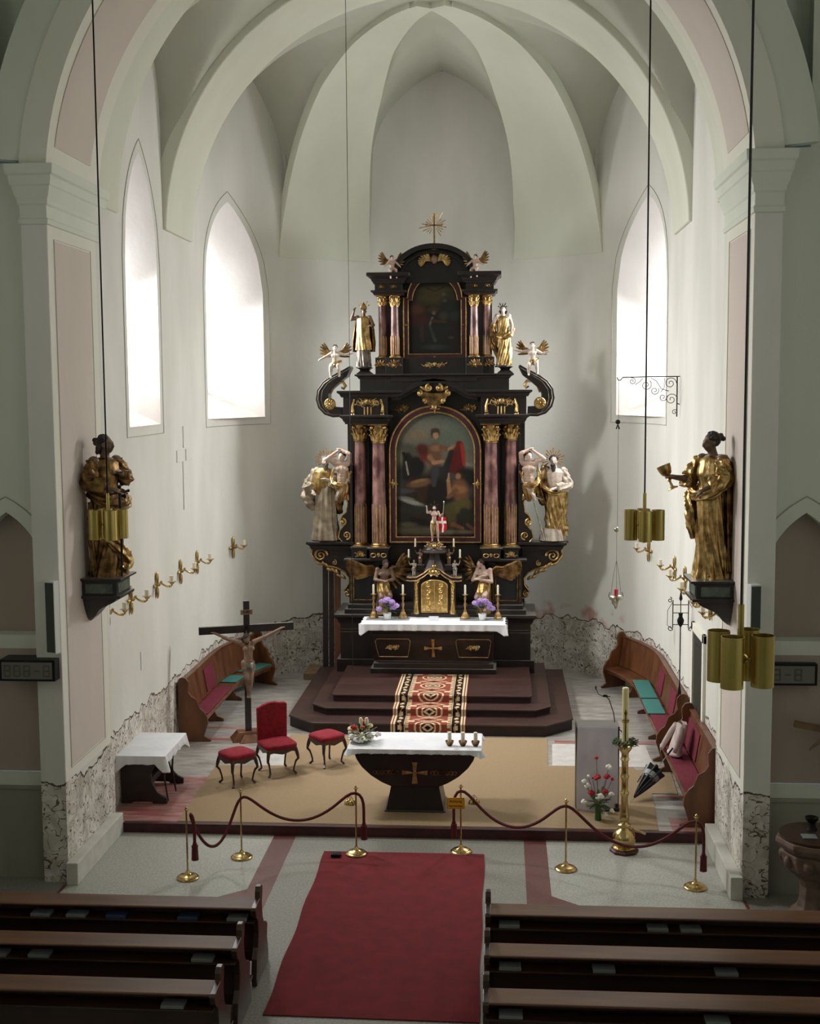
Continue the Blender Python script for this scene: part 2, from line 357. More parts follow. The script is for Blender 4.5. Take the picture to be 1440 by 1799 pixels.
# ================================================================== THE BUILDING
def struct(mb, name, m, parent=None, **k):
    o = mb.build(name, m, parent, **k)
    if parent is None: o['kind'] = 'structure'
    return o
YC, RW = 24.3, 4.55            # apse centre and wall radius
def parch(t, hw, rise):
    t = abs(t)
    if t >= hw: return None
    rho = (rise*rise+hw*hw)/(2*hw); return math.sqrt(max(rho*rho-(t+rho-hw)**2, 0))
def smax(a, b, k): return max(a, b)+k*math.exp(-abs(a-b)/k)*.45
def zbarrel(x): return 9.2+math.sqrt(max(4.62**2-x*x, 0))
def zbay(x, y):
    a = parch(y-20.33, 1.36, 2.15); z = zbarrel(x)
    return smax(z, 10.9+a, .1) if a is not None else z
SECT = [(20, 1.75, 10.9, 2.7), (90, 1.62, 11.4, 2.25), (160, 1.75, 10.9, 2.7)]
def zapse(x, y):
    r = math.hypot(x, max(y-YC, 0)); z = 9.2+math.sqrt(max(4.62**2-r*r, 0))
    for cdeg, hw, sp, rise in SECT:
        a = math.radians(cdeg); al = x*math.cos(a)+(y-YC)*math.sin(a); t = -x*math.sin(a)+(y-YC)*math.cos(a)
        if al > 0:
            q = parch(t, hw, rise)
            if q is not None: z = smax(z, sp+q, .06)
    return z
# --- floor
mb = MB(); mb.box(-6.7, 6.7, -3.2, 17.5, -.1, 0); struct(mb, 'floor', 'terrdark', smooth=False)
for sx in (-1, 1):
    poly = [(1.98, 17.49), (1.98, 15.5), (2.33, 15.22), (4.4, 15.22), (4.24, 17.49)]
    mb = MB(); mb.prism([(sx*a, b) for a, b in poly], 0, .003, 'z'); struct(mb, 'floor', 'terr', smooth=False)  # paler terrazzo, with the light on these fields put into its colour
    mb = MB(); mb.prism([(sx*a, b) for a, b in [(1.66, 17.49), (1.66, 14.8), (4.75, 14.8), (4.75, 15.2), (4.44, 15.2), (4.44, 15.5), (4.4, 15.5), (4.4, 15.22), (2.33, 15.22), (1.98, 15.5), (1.98, 17.49)]], 0, .0035, 'z')
    struct(mb, 'trim_1', 'redstone', smooth=False)
# --- sanctuary platform with apse shaped plan
plan = [(-4.6, 17.5), (4.6, 17.5)] + [(4.6*math.cos(math.radians(a)), YC+4.6*math.sin(math.radians(a))) for a in range(0, 181, 6)]
mb = MB(); mb.prism(plan, 0, .15, 'z'); struct(mb, 'floor', 'slab', smooth=False)
mb = MB(); mb.box(-4.24, 4.24, 17.485, 17.5, 0, .135); struct(mb, 'trim_2', 'riser', smooth=False)
mb = MB(); mb.box(-4.24, 4.24, 17.47, 17.56, .135, .152); struct(mb, 'trim_2', 'riser', smooth=False, bev=.004)
def flat(poly, m, z=.153, name='floor'):
    mb = MB(); mb.prism(poly, .149, z, 'z'); return struct(mb, name, m, smooth=False)
flat([(-4.5, 17.57), (-3.3, 17.57), (-3.45, 19.7), (-4.5, 19.7)], 'redpaint')
flat([(-4.5, 21.8), (-2.7, 21.85), (-2.7, 22.05), (-4.5, 22.0)], 'redpaint')
flat([(-4.4, 22.6), (-3.0, 22.6), (-3.0, 22.72), (-4.4, 22.72)], 'redpaint')
flat([(2.3, 21.95), (4.5, 21.95), (4.5, 22.12), (2.3, 22.12)], 'redpaint')
flat([(3.8, 17.57), (4.4, 17.57), (4.4, 18.1), (3.8, 18.1)], 'redpaint')
flat([(3.75, 19.02), (4.3, 19.02), (4.3, 19.14), (3.75, 19.14)], 'redpaint')
flat([(-2.85, 20.36), (-2.2, 20.36), (-2.35, 21.6), (-2.95, 21.6)], 'slablight')
flat([(2.2, 20.6), (3.9, 20.6), (3.9, 21.9), (2.25, 21.9)], 'slablight')
# --- altar steps
def octo(x, xc, yf, yc, yb): return [(-x, yf), (x, yf), (xc, yc), (xc, yb), (-xc, yb), (-xc, yc)]
for name, x, xc, yf, yc, z0, z1 in (('altar_step', 2.15, 2.68, 22.32, 22.85, .15, .37), ('altar_step', 1.98, 2.28, 22.88, 23.18, .37, .51), ('altar_step', 1.89, 1.93, 23.36, 23.41, .51, .65)):
    mb = MB(); mb.prism(octo(x-.02, xc-.02, yf+.02, yc+.02, 26.95), z0, z1-.025, 'z'); a = mb.build('step', 'stepdark', None, smooth=False); a['kind'] = 'structure'; a.name = 'trim_3'
    mb = MB(); mb.prism(octo(x, xc, yf, yc, 26.95), z1-.035, z1, 'z'); b = mb.build('tread', 'steps', a, smooth=False, bev=.008)
# --- chancel walls
WINS = []
def wallsheet(name, P, u0, u1, ztop, wins, sill=5.93, spring=8.55, apex=10.38, scale=1.0, du=.12):
    us = set(np.linspace(u0, u1, max(2, int((u1-u0)*scale/du)+1)).round(5).tolist())
    for uc, hw in wins:
        us = {u for u in us if abs(abs(u-uc)-hw) > du*.4/scale}
        us |= set(np.linspace(uc-hw, uc+hw, 19).round(5).tolist())
    us = sorted(us); vs = []; fs = []
    def q(ua, ub, za0, zb0, za1, zb1):
        n = len(vs); A = P(ua); B = P(ub)
        vs.extend([(A[0], A[1], za0), (B[0], B[1], zb0), (B[0], B[1], zb1), (A[0], A[1], za1)]); fs.append((n, n+1, n+2, n+3))
    def az(u, uc, hw): return spring+(apex-spring)/1.3*(parch(min(abs(u-uc)/hw, .9999)*1.0, 1.0, 1.65) or 0)/1.65*1.3
    for a, b in zip(us[:-1], us[1:]):
        m = (a+b)/2; hit = [w for w in wins if abs(m-w[0]) < w[1]]
        ta, tb = ztop(*P(a)), ztop(*P(b))
        if hit:
            uc, hw = hit[0]; q(a, b, 0, 0, sill, sill); q(a, b, az(a, uc, hw), az(b, uc, hw), ta, tb)
        else: q(a, b, 0, 0, 5, 5); q(a, b, 5, 5, ta, tb)
    mb = MB(); mb.add(vs, fs); me = mb.mesh(name)
    import bmesh
    bm = bmesh.new(); bm.from_mesh(me); bmesh.ops.remove_doubles(bm, verts=bm.verts, dist=.0005); bm.to_mesh(me); bm.free()
    o = link(name, me, 'wall', None, True, ang=50); o['kind'] = 'structure'
    for uc, hw in wins:
        Pc = Vector(P(uc)); T = (Vector(P(uc+.01))-Vector(P(uc-.01))).normalized(); N = Vector((T.y, -T.x))
        if N.dot(Pc-Vector((0, 20 if name != 'wall_apse' else YC))) < 0: N = -N
        ul = [uc-hw] + [uc-hw+2*hw*i/24 for i in range(25)] + [uc+hw]
        inner = [(uc-hw, sill), (uc-hw, 7.5)] + [(uc-hw+2*hw*i/24, az(uc-hw+2*hw*i/24, uc, hw)) for i in range(25)] + [(uc+hw, 7.5), (uc+hw, sill)]
        pin = [Vector((*P(u), z)) for u, z in inner]; hwm = hw*scale
        def outp(u, z):
            d = (u-uc)*scale*.44; zz = sill+.55+(z-sill)*(apex-.8-sill-.55)/(apex-sill)
            p = Pc+T*d+N*1.0; return Vector((p.x, p.y, zz))
        po = [outp(u, z) for u, z in inner]; n = len(pin)
        mb = MB(); mb.add([tuple(p) for p in pin+po], [(i, i+1, i+1+n, i+n) for i in range(n-1)])
        w = mb.build('window_%d' % (len(WINS)+1), 'reveal', None, smooth=True, ang=40); w['kind'] = 'structure'; WINS.append(w)
        mb = MB(); mb.add([tuple(pin[0]), tuple(pin[-1]), tuple(po[-1]), tuple(po[0])], [(0, 1, 2, 3)]); mb.build('sill', 'sill', w, smooth=False)
        mb = MB(); mb.add([tuple(p) for p in po], [tuple(range(n))]); mb.build('pane', 'pane', w, smooth=False)
        mb = MB(); mb.tube([p-Vector((N.x, N.y, 0))*.03 for p in po]+[po[0]-Vector((N.x, N.y, 0))*.03], .03, 6)
        for zz in (6.9, 7.55, 8.2, 8.85):
            a = Pc-T*hwm*.44+N*.97; b = Pc+T*hwm*.44+N*.97
            if zz > 8.6: a = Pc-T*hwm*.3+N*.97; b = Pc+T*hwm*.3+N*.97
            mb.tube([(a.x, a.y, zz), (b.x, b.y, zz)], .014, 5)
        mb.tube([(Pc.x+N.x*.97, Pc.y+N.y*.97, sill+.55), (Pc.x+N.x*.97, Pc.y+N.y*.97, apex-.8)], .012, 5)
        mb.build('glazing_bar', 'iron', w)
        g = .16; gp = []
        ins = lambda u, z: (P(u)[0]-N.x*.004, P(u)[1]-N.y*.004, z)
        kk = (hw+g/scale)/hw
        gp = [ins(uc-hw*kk, sill-g), ins(uc-hw*kk, 7.5)] + [ins(uc+(-hw+2*hw*i/24)*kk, az(uc-hw+2*hw*i/24, uc, hw)+g*(.35+.9*(1-abs(-1+2*i/24)))) for i in range(25)] + [ins(uc+hw*kk, 7.5), ins(uc+hw*kk, sill-g)]
        arcpts = [ins(uc+hw*kk-2*hw*kk*i/12, sill-g) for i in range(13)]
        mb = MB(); mb.tube(gp+arcpts, .009, 5); mb.build('painted_border', 'greyline', w)
def zt_side(x, y):
    if y < 19.0: return 9.95
    if y <= 21.68: return max(zbay(4.55, y), 9.9)+.01
    if y < 23.58: return 10.2
    return max(zapse(x, y), 9.9)+.01
wallsheet('wall_left', lambda u: (-RW, u), 17.6, YC, zt_side, [(20.31, .91)])
wallsheet('wall_right', lambda u: (RW, u), 17.6, YC, zt_side, [])
wallsheet('wall_apse', lambda u: (RW*math.cos(math.radians(u)), YC+RW*math.sin(math.radians(u))), 0, 180, lambda x, y: zapse(x, y)+.01, [(19.4, 14.4), (160.8, 14.4)], scale=math.radians(1)*RW)
# --- vault surfaces
def gridx(fn, xs, ys, name):
    mb = MB(); vs = [(x, y, fn(x, y)) for x in xs for y in ys]; m = len(ys)
    mb.add(vs, [(i*m+j, (i+1)*m+j, (i+1)*m+j+1, i*m+j+1) for i in range(len(xs)-1) for j in range(m-1)])
    return struct(mb, name, 'vault', ang=24)
xs = [4.55*math.sin(PI/2*t) for t in np.linspace(-1, 1, 121)]
gridx(zbay, xs, list(np.linspace(18.98, 21.69, 101)), 'ceiling')
gridx(zapse, xs, list(np.linspace(23.5, YC, 14)), 'ceiling')
mb = MB(); rr = [4.55*math.sin(PI/2*t) for t in np.linspace(0.0, 1, 72)]; th = np.linspace(0, 180, 181)
vs = [(r*math.cos(math.radians(a)), YC+r*math.sin(math.radians(a)), zapse(r*math.cos(math.radians(a)), YC+r*math.sin(math.radians(a)))) for r in rr for a in th]
mb.add(vs, [(i*181+j, (i+1)*181+j, (i+1)*181+j+1, i*181+j+1) for i in range(71) for j in range(180)]); struct(mb, 'ceiling', 'vault', ang=24)
# --- transverse ribs
def archring(name, m, y0, y1, r0, r1, cz, zfoot, n=72, parent=None, bev=0, xin=None):
    a0 = math.degrees(math.asin((zfoot-cz)/r0)); rings = []
    for i in range(n+1):
        a = math.radians(a0+(180-2*a0)*i/n); cs, sn = math.cos(a), math.sin(a)
        rings.append([(r0*cs, y0, cz+r0*sn), (r0*cs, y1, cz+r0*sn), (r1*cs, y1, cz+r1*sn), (r1*cs, y0, cz+r1*sn)])
    mb = MB(); mb.loft(rings); o = mb.build(name, m, parent, ang=30, bev=bev)
    if parent is None: o['kind'] = 'structure'
    return o
archring('trim_4', 'rib', 21.68, 23.58, 4.49, 4.75, 9.2, 9.3, bev=.02)
archring('trim_4', 'rib', 17.6, 19.0, 4.5, 4.9, 9.2, 9.21, bev=.02)
# --- apse ribs, tapering to the crown
for cdeg in (56.5, 123.5):
    a = math.radians(cdeg); d = Vector((math.cos(a), math.sin(a))); t = Vector((-d.y, d.x)); rings = []
    for i in range(49):
        ph = math.radians(2.0+86.5*i/48); r = 4.5*math.cos(ph); z = 9.24+4.47*math.sin(ph); dg_ = math.degrees(ph)
        w = float(np.interp(dg_, [2, 18, 34, 50, 66, 80, 88], [1.14, 1.03, .88, .745, .5, .3, .2]))
        sh = float(np.interp(dg_, [2, 18, 34, 50, 66, 80, 88], [.17, .17, .24, .28, .3, .18, .05]))*(1 if cdeg > 90 else -1)
        L = []
        for r_, z_ in ((r, z), (r+.28*math.cos(ph), z+.28*math.sin(ph))):
            for s_ in ((-1, -.5, 0, .5, 1) if r_ == r else (1, -1)):
                off = s_*w+sh; rad = math.sqrt(max(r_*r_-off*off*.92, .0)) if r > w*1.6 else r_
                p = Vector((0, YC))+d*rad+t*off; L.append((p.x, p.y, z_))
        rings.append(L)
    mb = MB(); mb.loft(rings); struct(mb, 'trim_5', 'rib', ang=35)
# --- triumphal arch: piers, capitals, arch
for sx, sd in ((-1, 'left'), (1, 'right')):
    X = lambda a, b: (min(sx*a, sx*b), max(sx*a, sx*b))
    mb = MB(); mb.box(*X(4.4, 4.73), 15.6, 17.65, 0, 8.66); p = mb.build('wall_'+sd, 'wall', None, smooth=False); p['kind'] = 'structure'
    mb = MB(); mb.box(*X(4.396, 4.41), 15.61, 17.5, 1.36, 8.62); mb.build('painted_border', 'cream', p, smooth=False)
    mb = MB(); mb.box(*X(4.39, 4.41), 15.84, 17.22, 1.52, 8.42); mb.build('rose_panel', 'pink', p, smooth=False)
    mb = MB(); mb.tube([(sx*4.388, 15.82, 1.5), (sx*4.388, 17.24, 1.5), (sx*4.388, 17.24, 8.44), (sx*4.388, 15.82, 8.44), (sx*4.388, 15.82, 1.5)], .005, 4); mb.build('painted_line', 'greyline', p)
    mb = MB(); x0, x1 = X(4.4, 4.73)
    prof = [(8.6, 0), (8.61, .025), (8.67, .03), (8.69, .01), (8.84, .01), (8.86, .03), (8.92, .035), (8.97, .06), (9.07, .08), (9.09, .1), (9.2, .11), (9.22, .14), (9.34, .15)]
    rings = [[(x0-pp, 15.6-pp, z), (x1+pp, 15.6-pp, z), (x1+pp, 17.65+pp, z), (x0-pp, 17.65+pp, z)] for z, pp in prof]
    mb.loft(rings); struct(mb, 'trim_6', 'nwall', ang=25, bev=.006)
    mb = MB(); mb.box(*X(4.24, 4.4), 15.5, 17.5, 0, .3); struct(mb, 'baseboard_'+sd, 'skirt', smooth=False, bev=.012)
    # nave east wall beside the arch, with a blind pointed niche
    cxn, hw, yw = 5.14, .5, 15.78
    mb = MB()
    nz = lambda t: 4.05+(parch(t, hw, .88) or 0)
    ts = np.linspace(-hw, hw, 25)
    def quad(xa, xb, a0, b0, a1, b1, y=yw): mb.add([(sx*xa, y, a0), (sx*xb, y, b0), (sx*xb, y, b1), (sx*xa, y, a1)], [(0, 1, 2, 3)])
    quad(4.7, cxn-hw, 1.25, 1.25, 9.4, 9.4); quad(cxn+hw, 6.7, 1.25, 1.25, 9.4, 9.4)
    for ta, tb in zip(ts[:-1], ts[1:]): quad(cxn+ta, cxn+tb, nz(ta), nz(tb), 9.4, 9.4); 
    quad(cxn-hw, cxn+hw, 1.25, 1.25, 1.45, 1.45); quad(cxn-hw, cxn+hw, 3.12, 3.12, 3.3, 3.3)
    quad(5.08, 6.7, 9.4, 9.4, 14.4, 14.4); quad(4.6, 5.1, 9.4, 9.4, 14.4, 14.4, 16.15)
    mb.build('wall_nave_'+sd, 'nwall', None, smooth=False, fix=False)['kind'] = 'structure'
    mb = MB(); quad(4.7, 6.7, 0, 0, 1.25, 1.25, yw-.03); mb.box(*X(4.7, 6.7), yw-.05, yw, 1.22, 1.26)
    struct(mb, 'wall_nave_'+sd, 'dado', smooth=False, fix=False)
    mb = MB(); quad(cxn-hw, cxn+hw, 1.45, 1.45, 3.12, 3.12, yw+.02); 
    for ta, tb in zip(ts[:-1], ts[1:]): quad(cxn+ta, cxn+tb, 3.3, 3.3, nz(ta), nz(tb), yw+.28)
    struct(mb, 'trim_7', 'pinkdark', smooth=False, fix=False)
    mb = MB(); loop = [(cxn-hw, 3.3)]+[(cxn+t, nz(t)) for t in ts]+[(cxn+hw, 3.3)]
    for (a, b), (a2, b2) in zip(loop, loop[1:]+loop[:1]): mb.add([(sx*a, yw, b), (sx*a2, yw, b2), (sx*a2, yw+.28, b2), (sx*a, yw+.28, b)], [(0, 1, 2, 3)])
    struct(mb, 'trim_7', 'nwall', smooth=False, fix=False)
    mb = MB(); mb.tube([(sx*(cxn+t*1.32), yw-.004, (4.05+(parch(t, hw, .88) or 0)*1.12)+.1) for t in ts], .009, 4); struct(mb, 'trim_7', 'greyline')
    # closing wall behind a recess added for shade, in place of a vault cell
    mb = MB(); mb.box(*X(4.6, 5.12), 16.14, 16.2, 9.35, 14.4); struct(mb, 'wall_nave_'+sd, 'nwall', smooth=False)
archring('trim_8', 'cream', 15.6, 17.65, 4.4, 4.75, 8.95, 9.34)
archring('trim_8', 'pink', 15.84, 17.22, 4.388, 4.42, 8.95, 9.6)
archring('trim_8', 'nwall', 15.62, 15.8, 4.74, 5.17, 8.95, 9.4)
mb = MB(); rings = []
for i in range(41):
    a = math.radians(5+170*i/40); rings.append([(4.7*math.cos(a), 16.16, 8.95+4.7*math.sin(a)), (7.5*math.cos(a), 16.16, 8.95+7.5*math.sin(a))])
mb.add([p for r in rings for p in r], [(2*i, 2*i+1, 2*i+3, 2*i+2) for i in range(40)]); struct(mb, 'wall_front', 'nwall', smooth=False)
# --- the nave around and behind the viewer
mb = MB(); mb.box(-6.8, 6.8, -3.3, 16.2, 14.4, 14.5); struct(mb, 'ceiling', 'nwall', smooth=False)
mb = MB(); mb.box(-6.8, 6.8, -3.35, -3.2, 0, 14.4); struct(mb, 'wall_back', 'nwall', smooth=False)
k = 0
for sx, sd in ((-1, 'left'), (1, 'right')):
    ys = [-3.2, 0.6, 2.2, 5.4, 7.0, 10.4, 12.0, 16.2]
    mb = MB(); x = sx*6.7
    for i in range(7):
        a, b = ys[i], ys[i+1]
        if i % 2: mb.add([(x, a, 0), (x, b, 0), (x, b, 5), (x, a, 5)], [(0,1,2,3)]); mb.add([(x, a, 9.5), (x, b, 9.5), (x, b, 14.4), (x, a, 14.4)], [(0,1,2,3)])
        else: mb.add([(x, a, 0), (x, b, 0), (x, b, 14.4), (x, a, 14.4)], [(0,1,2,3)])
    struct(mb, 'wall_nave_'+sd, 'nwall', smooth=False)
    for i in (1, 3, 5):
        a, b = ys[i], ys[i+1]; k += 1
        mb = MB(); mb.box(min(x, x+sx*.5), max(x, x+sx*.5), a-.05, a, 5, 9.5); mb.box(min(x, x+sx*.5), max(x, x+sx*.5), b, b+.05, 5, 9.5)
        mb.box(min(x, x+sx*.5), max(x, x+sx*.5), a, b, 4.95, 5); mb.box(min(x, x+sx*.5), max(x, x+sx*.5), a, b, 9.5, 9.55)
        w = struct(mb, 'window_%d' % (k+3), 'reveal', smooth=False)
        mb = MB(); mb.add([(x+sx*.48, a, 5), (x+sx*.48, b, 5), (x+sx*.48, b, 9.5), (x+sx*.48, a, 9.5)], [(0,1,2,3)]); mb.build('pane', 'panenave', w, smooth=False)
# --- right wall doorway; a dark panel stands in for the shade of its passage
mb = MB(); mb.box(4.5, 4.56, 19.5, 19.64, .15, 2.62); mb.box(4.5, 4.56, 20.62, 20.76, .15, 2.62); mb.box(4.5, 4.56, 19.5, 20.76, 2.48, 2.62)
dr = struct(mb, 'door_1', 'cream', smooth=False, bev=.008)
mb = MB(); mb.box(4.535, 4.56, 19.64, 20.62, .15, 2.48)
for z0, z1 in ((.35, 1.2), (1.35, 2.3)): mb.box(4.525, 4.54, 19.78, 20.48, z0, z1)
mb.build('opening_panel', 'openingdark', dr, smooth=False, bev=.004)
mb = MB(); mb.tube([(4.52, 20.5, 1.2), (4.47, 20.5, 1.2), (4.47, 20.38, 1.2)], .01, 6); mb.build('door_handle', 'brass', dr)
# --- cross recess marked in the left wall, switch plate
mb = MB(); mb.box(-4.549, -4.53, 22.62, 22.86, 4.3, 5.2); mb.box(-4.549, -4.53, 22.68, 22.8, 5.45, 5.85); mb.box(-4.549, -4.532, 22.2, 22.62, 5.2, 5.42); mb.box(-4.549, -4.532, 22.86, 23.3, 5.2, 5.42)
struct(mb, 'trim_9', 'wall', smooth=False, bev=.006)
mb = MB(); mb.box(-4.549, -4.535, 19.62, 19.72, 1.95, 2.25); o = mb.build('switch_plate', 'whitemetal', None, smooth=False, bev=.004); tag(o, 'small white plate on the left chancel wall above the linen covered side table', 'wall plate')
# ================================================================== FURNITURE
# --- red nave carpet, sand sisal carpet
mb = MB(); n = 30
L = [(-1.15+.012*math.sin(i*.6), 12.25+4.62*i/n) for i in range(n+1)]; R = [(1.1+.01*math.sin(i*.5+1), 12.22+4.66*i/n) for i in range(n+1)]
mb.prism(L+R[::-1], .004, .014, 'z'); tag(mb.build('carpet', 'carpet', None, smooth=False), 'long red carpet on the nave floor between the two blocks of pews', 'carpet')
mb = MB(); mb.prism([(-3.45, 17.57), (-3.5, 20.3), (-2.35, 20.36), (-2.55, 22.24), (2.18, 22.24), (2.12, 20.56), (3.55, 20.56), (3.58, 20.42), (3.8, 20.42), (3.8, 20.56), (4.15, 20.56), (4.1, 19.2), (3.7, 19.2), (3.6, 17.57)], .152, .16, 'z')
tag(mb.build('carpet', 'sand', None, smooth=False), 'sand coloured woven carpet covering the raised sanctuary floor', 'carpet')
# --- patterned runner on the altar steps
def raster(w, h, bg): a = np.zeros((h, w, 3)); a[:] = bg[:3]; return a
def blend(a, mask, col): a[:] = a*(1-mask[..., None]) + np.array(col[:3])*mask[..., None]
def g_ell(a, cx, cy, rx, ry, col, soft=.15, ang=0, op=1.0):
    h, w = a.shape[:2]; yy, xx = np.mgrid[0:h, 0:w]; x = xx/(w-1)-cx; y = (yy/(h-1)-cy)*h/w
    ca, sa = math.cos(ang), math.sin(ang); u = (x*ca+y*sa)/rx; v = (-x*sa+y*ca)/ry; d = np.sqrt(u*u+v*v)
    blend(a, np.clip((1+soft-d)/(2*soft+1e-6), 0, 1)*op, col)
def g_line(a, x0, y0, x1, y1, r0, r1, col, soft=.3, op=1.0):
    h, w = a.shape[:2]; yy, xx = np.mgrid[0:h, 0:w]; x = xx/(w-1); y = yy/(h-1)*h/w; y0 *= h/w; y1 *= h/w
    dx, dy = x1-x0, y1-y0; t = np.clip(((x-x0)*dx+(y-y0)*dy)/(dx*dx+dy*dy+1e-9), 0, 1); d = np.hypot(x-x0-t*dx, y-y0-t*dy)/(r0+(r1-r0)*t)
    blend(a, np.clip((1+soft-d)/(2*soft), 0, 1)*op, col)
def sheet(name, m, P, nu, nv, img, parent=None):
    """nu x nv grid, P(i/nu, j/nv) gives the point, img is sampled for its dyed or painted colour"""
    mb = MB(); mb.grid(P, nu, nv); me = mb.mesh(name); h, w = img.shape[:2]
    ca = me.color_attributes.new('Col', 'FLOAT_COLOR', 'POINT'); d = np.ones((len(me.vertices), 4))
    ii = np.repeat(np.arange(nu+1), nv+1)/nu; jj = np.tile(np.arange(nv+1), nu+1)/nv
    d[:, :3] = img[np.clip(((1-jj)*(h-1)).round().astype(int), 0, h-1), np.clip((ii*(w-1)).round().astype(int), 0, w-1)]
    ca.data.foreach_set('color', d.ravel()); return link(name, me, m, parent, smooth=False)
rw, rh = 140, 420
img = raster(rw, rh, c(150, 78, 62)); yy, xx = np.mgrid[0:rh, 0:rw]; U = np.abs(xx/(rw-1)-.5)*2; V = yy/rw
crm, drk, olv = c(232, 214, 176), c(44, 24, 22), c(122, 104, 70)
def st(m, col): blend(img, m.astype(float), col)
st(U > .58, olv); st((U > .6) & (U < .64), crm); st((U > .64) & (U < .86), drk); st((U > .86) & (U < .9), crm); st((U > .9), c(120, 60, 50)); st((U > .93) & (U < .975), crm)
st((U > .5) & (U < .585) & (((V*9) % 1) < .55), crm); st((np.abs(U-.75) < .045) & (((V*5) % 1) < .4), crm); st((np.abs(U-.75+.06*np.sin(V*16)) < .012), c(190, 160, 120))
st((U > .36) & (U < .52) & (((V*1.55) % 1) < .14), crm)
vv = ((V*1.55+.1) % 1)-.5; d1 = np.sqrt((U/.36)**2+(vv/.34)**2)
st(d1 < 1, crm); st(d1 < .86, c(140, 66, 54)); st(d1 < .62, crm); st(d1 < .5, c(100, 44, 40)); d2 = U/.17+np.abs(vv)/.12; st(d2 < 1, crm); st(d2 < .55, drk)
d3 = np.abs(U-.0)+np.abs(np.abs(vv)-.5)*2.2; st((d3 < .42) & (d3 > .34), crm); st(d3 < .12, drk)
img *= .8; img += np.random.RandomState(1).uniform(-.012, .012, img.shape); img = np.clip(img, 0, 1)
path = [(25.06, .665), (23.375, .665), (23.34, .65), (23.34, .525), (22.9, .525), (22.86, .51), (22.86, .385), (22.34, .385), (22.30, .37), (22.30, .17), (22.27, .165)]
cl = [0]
for a, b in zip(path[:-1], path[1:]): cl.append(cl[-1]+math.hypot(b[0]-a[0], b[1]-a[1]))
def RP(u, v):
    s_ = (1-v)*cl[-1]; y = float(np.interp(s_, cl, [p[0] for p in path])); z = float(np.interp(s_, cl, [p[1] for p in path])); return (-.71+1.4*u, y, z)
o = sheet('stair_runner', 'weave', RP, 120, 330, img); sd = o.modifiers.new('s', 'SOLIDIFY'); sd.thickness = .006; sd.offset = -1
tag(o, 'oriental patterned runner laid over the brown steps of the high altar', 'rug')

# --- stools and chair with crimson velvet
def cabriole(mb, x, y, z1, sx, sy):
    pts = []
    for i in range(11):
        t = i/10; k = .035*math.sin(t*PI*1.0)*(1 if t < .5 else .3) - .03*math.sin(max(0, t-.45)*PI*1.2) + (.035 if t > .93 else 0)
        pts.append((x+sx*k, y+sy*k, z1*(1-t)+.008))
    mb.tube(pts, [.03, .031, .03, .026, .022, .018, .016, .015, .015, .018, .02], 8)
def cushion(mb, w, d, z0, z1, bulge=.03):
    def P(u, v):
        a = u*2*PI; ca, sa = math.cos(a), math.sin(a); e = .22; sq = lambda q: math.copysign(abs(q)**.35, q)
        ph = (v-.5)*PI; r = abs(math.cos(ph))**.35; x = w/2*sq(ca)*r; y = d/2*sq(sa)*r; z = (z0+z1)/2+(z1-z0)/2*math.copysign(abs(math.sin(ph))**.5, math.sin(ph))
        if ph > 0: z += bulge*(1-(2*x/w)**2)*(1-(2*y/d)**2)
        return (x, y, z)
    mb.grid(P, 40, 14, True)
def seat_unit(name, label, cat, loc, rz, w, back=False, group=None):
    t = thing(name, label, cat, loc, rz, group); d = w*.96; zs = .44
    for sx in (-1, 1):
        for sy in (-1, 1): mb = MB(); cabriole(mb, sx*(w/2-.035), sy*(d/2-.035), zs, sx, sy); mb.build('leg', 'pew', t)
    mb = MB()
    for s_ in (-1, 1):
        ap = lambda q: [(-w/2+.02, zs+.02), (w/2-.02, zs+.02), (w/2-.02, zs-.05), (w*.3, zs-.035), (w*.12, zs-.06), (0, zs-.075), (-w*.12, zs-.06), (-w*.3, zs-.035), (-w/2+.02, zs-.05)]
        mb.prism(ap(w), s_*(d/2-.02)-.012, s_*(d/2-.02)+.012, 'y'); mb.prism([(a*d/w, b) for a, b in ap(w)], s_*(w/2-.02)-.012, s_*(w/2-.02)+.012, 'x')
    mb.build('seat_frame', 'pew', t, bev=.004)
    mb = MB(); cushion(mb, w+.02, d+.02, zs, zs+.1); mb.build('seat', 'red', t, ang=60)
    if back:
        mb = MB(); o1 = [(-w/2+.01, zs+.02), (w/2-.01, zs+.02), (w/2, 1.1), (w*.42, 1.125), (w*.25, 1.13), (w*.1, 1.15), (-w*.1, 1.15), (-w*.3, 1.12), (-w*.42, 1.09), (-w/2, 1.08)]
        mb.prism(o1, d/2-.07, d/2+.0, 'y'); b = mb.build('backrest', 'red', t, bev=.02)
        mb = MB(); mb.box(-w/2+.02, w/2-.02, d/2-.002, d/2+.02, zs-.02, 1.05); mb.build('back_frame', 'pew', t, bev=.006)
    return t
seat_unit('stool', 'low square stool with crimson velvet seat nearest the side table', 'stool', (-2.93, 19.38, .16), math.radians(45), .48, group='crimson velvet seats')
seat_unit('chair', 'crimson velvet armless chair with a backrest between two stools', 'chair', (-2.38, 19.98, .16), math.radians(32), .54, True, group='crimson velvet seats')
seat_unit('stool', 'square crimson velvet stool beside the table altar and its flowers', 'stool', (-1.62, 20.48, .16), math.radians(45), .48, group='crimson velvet seats')

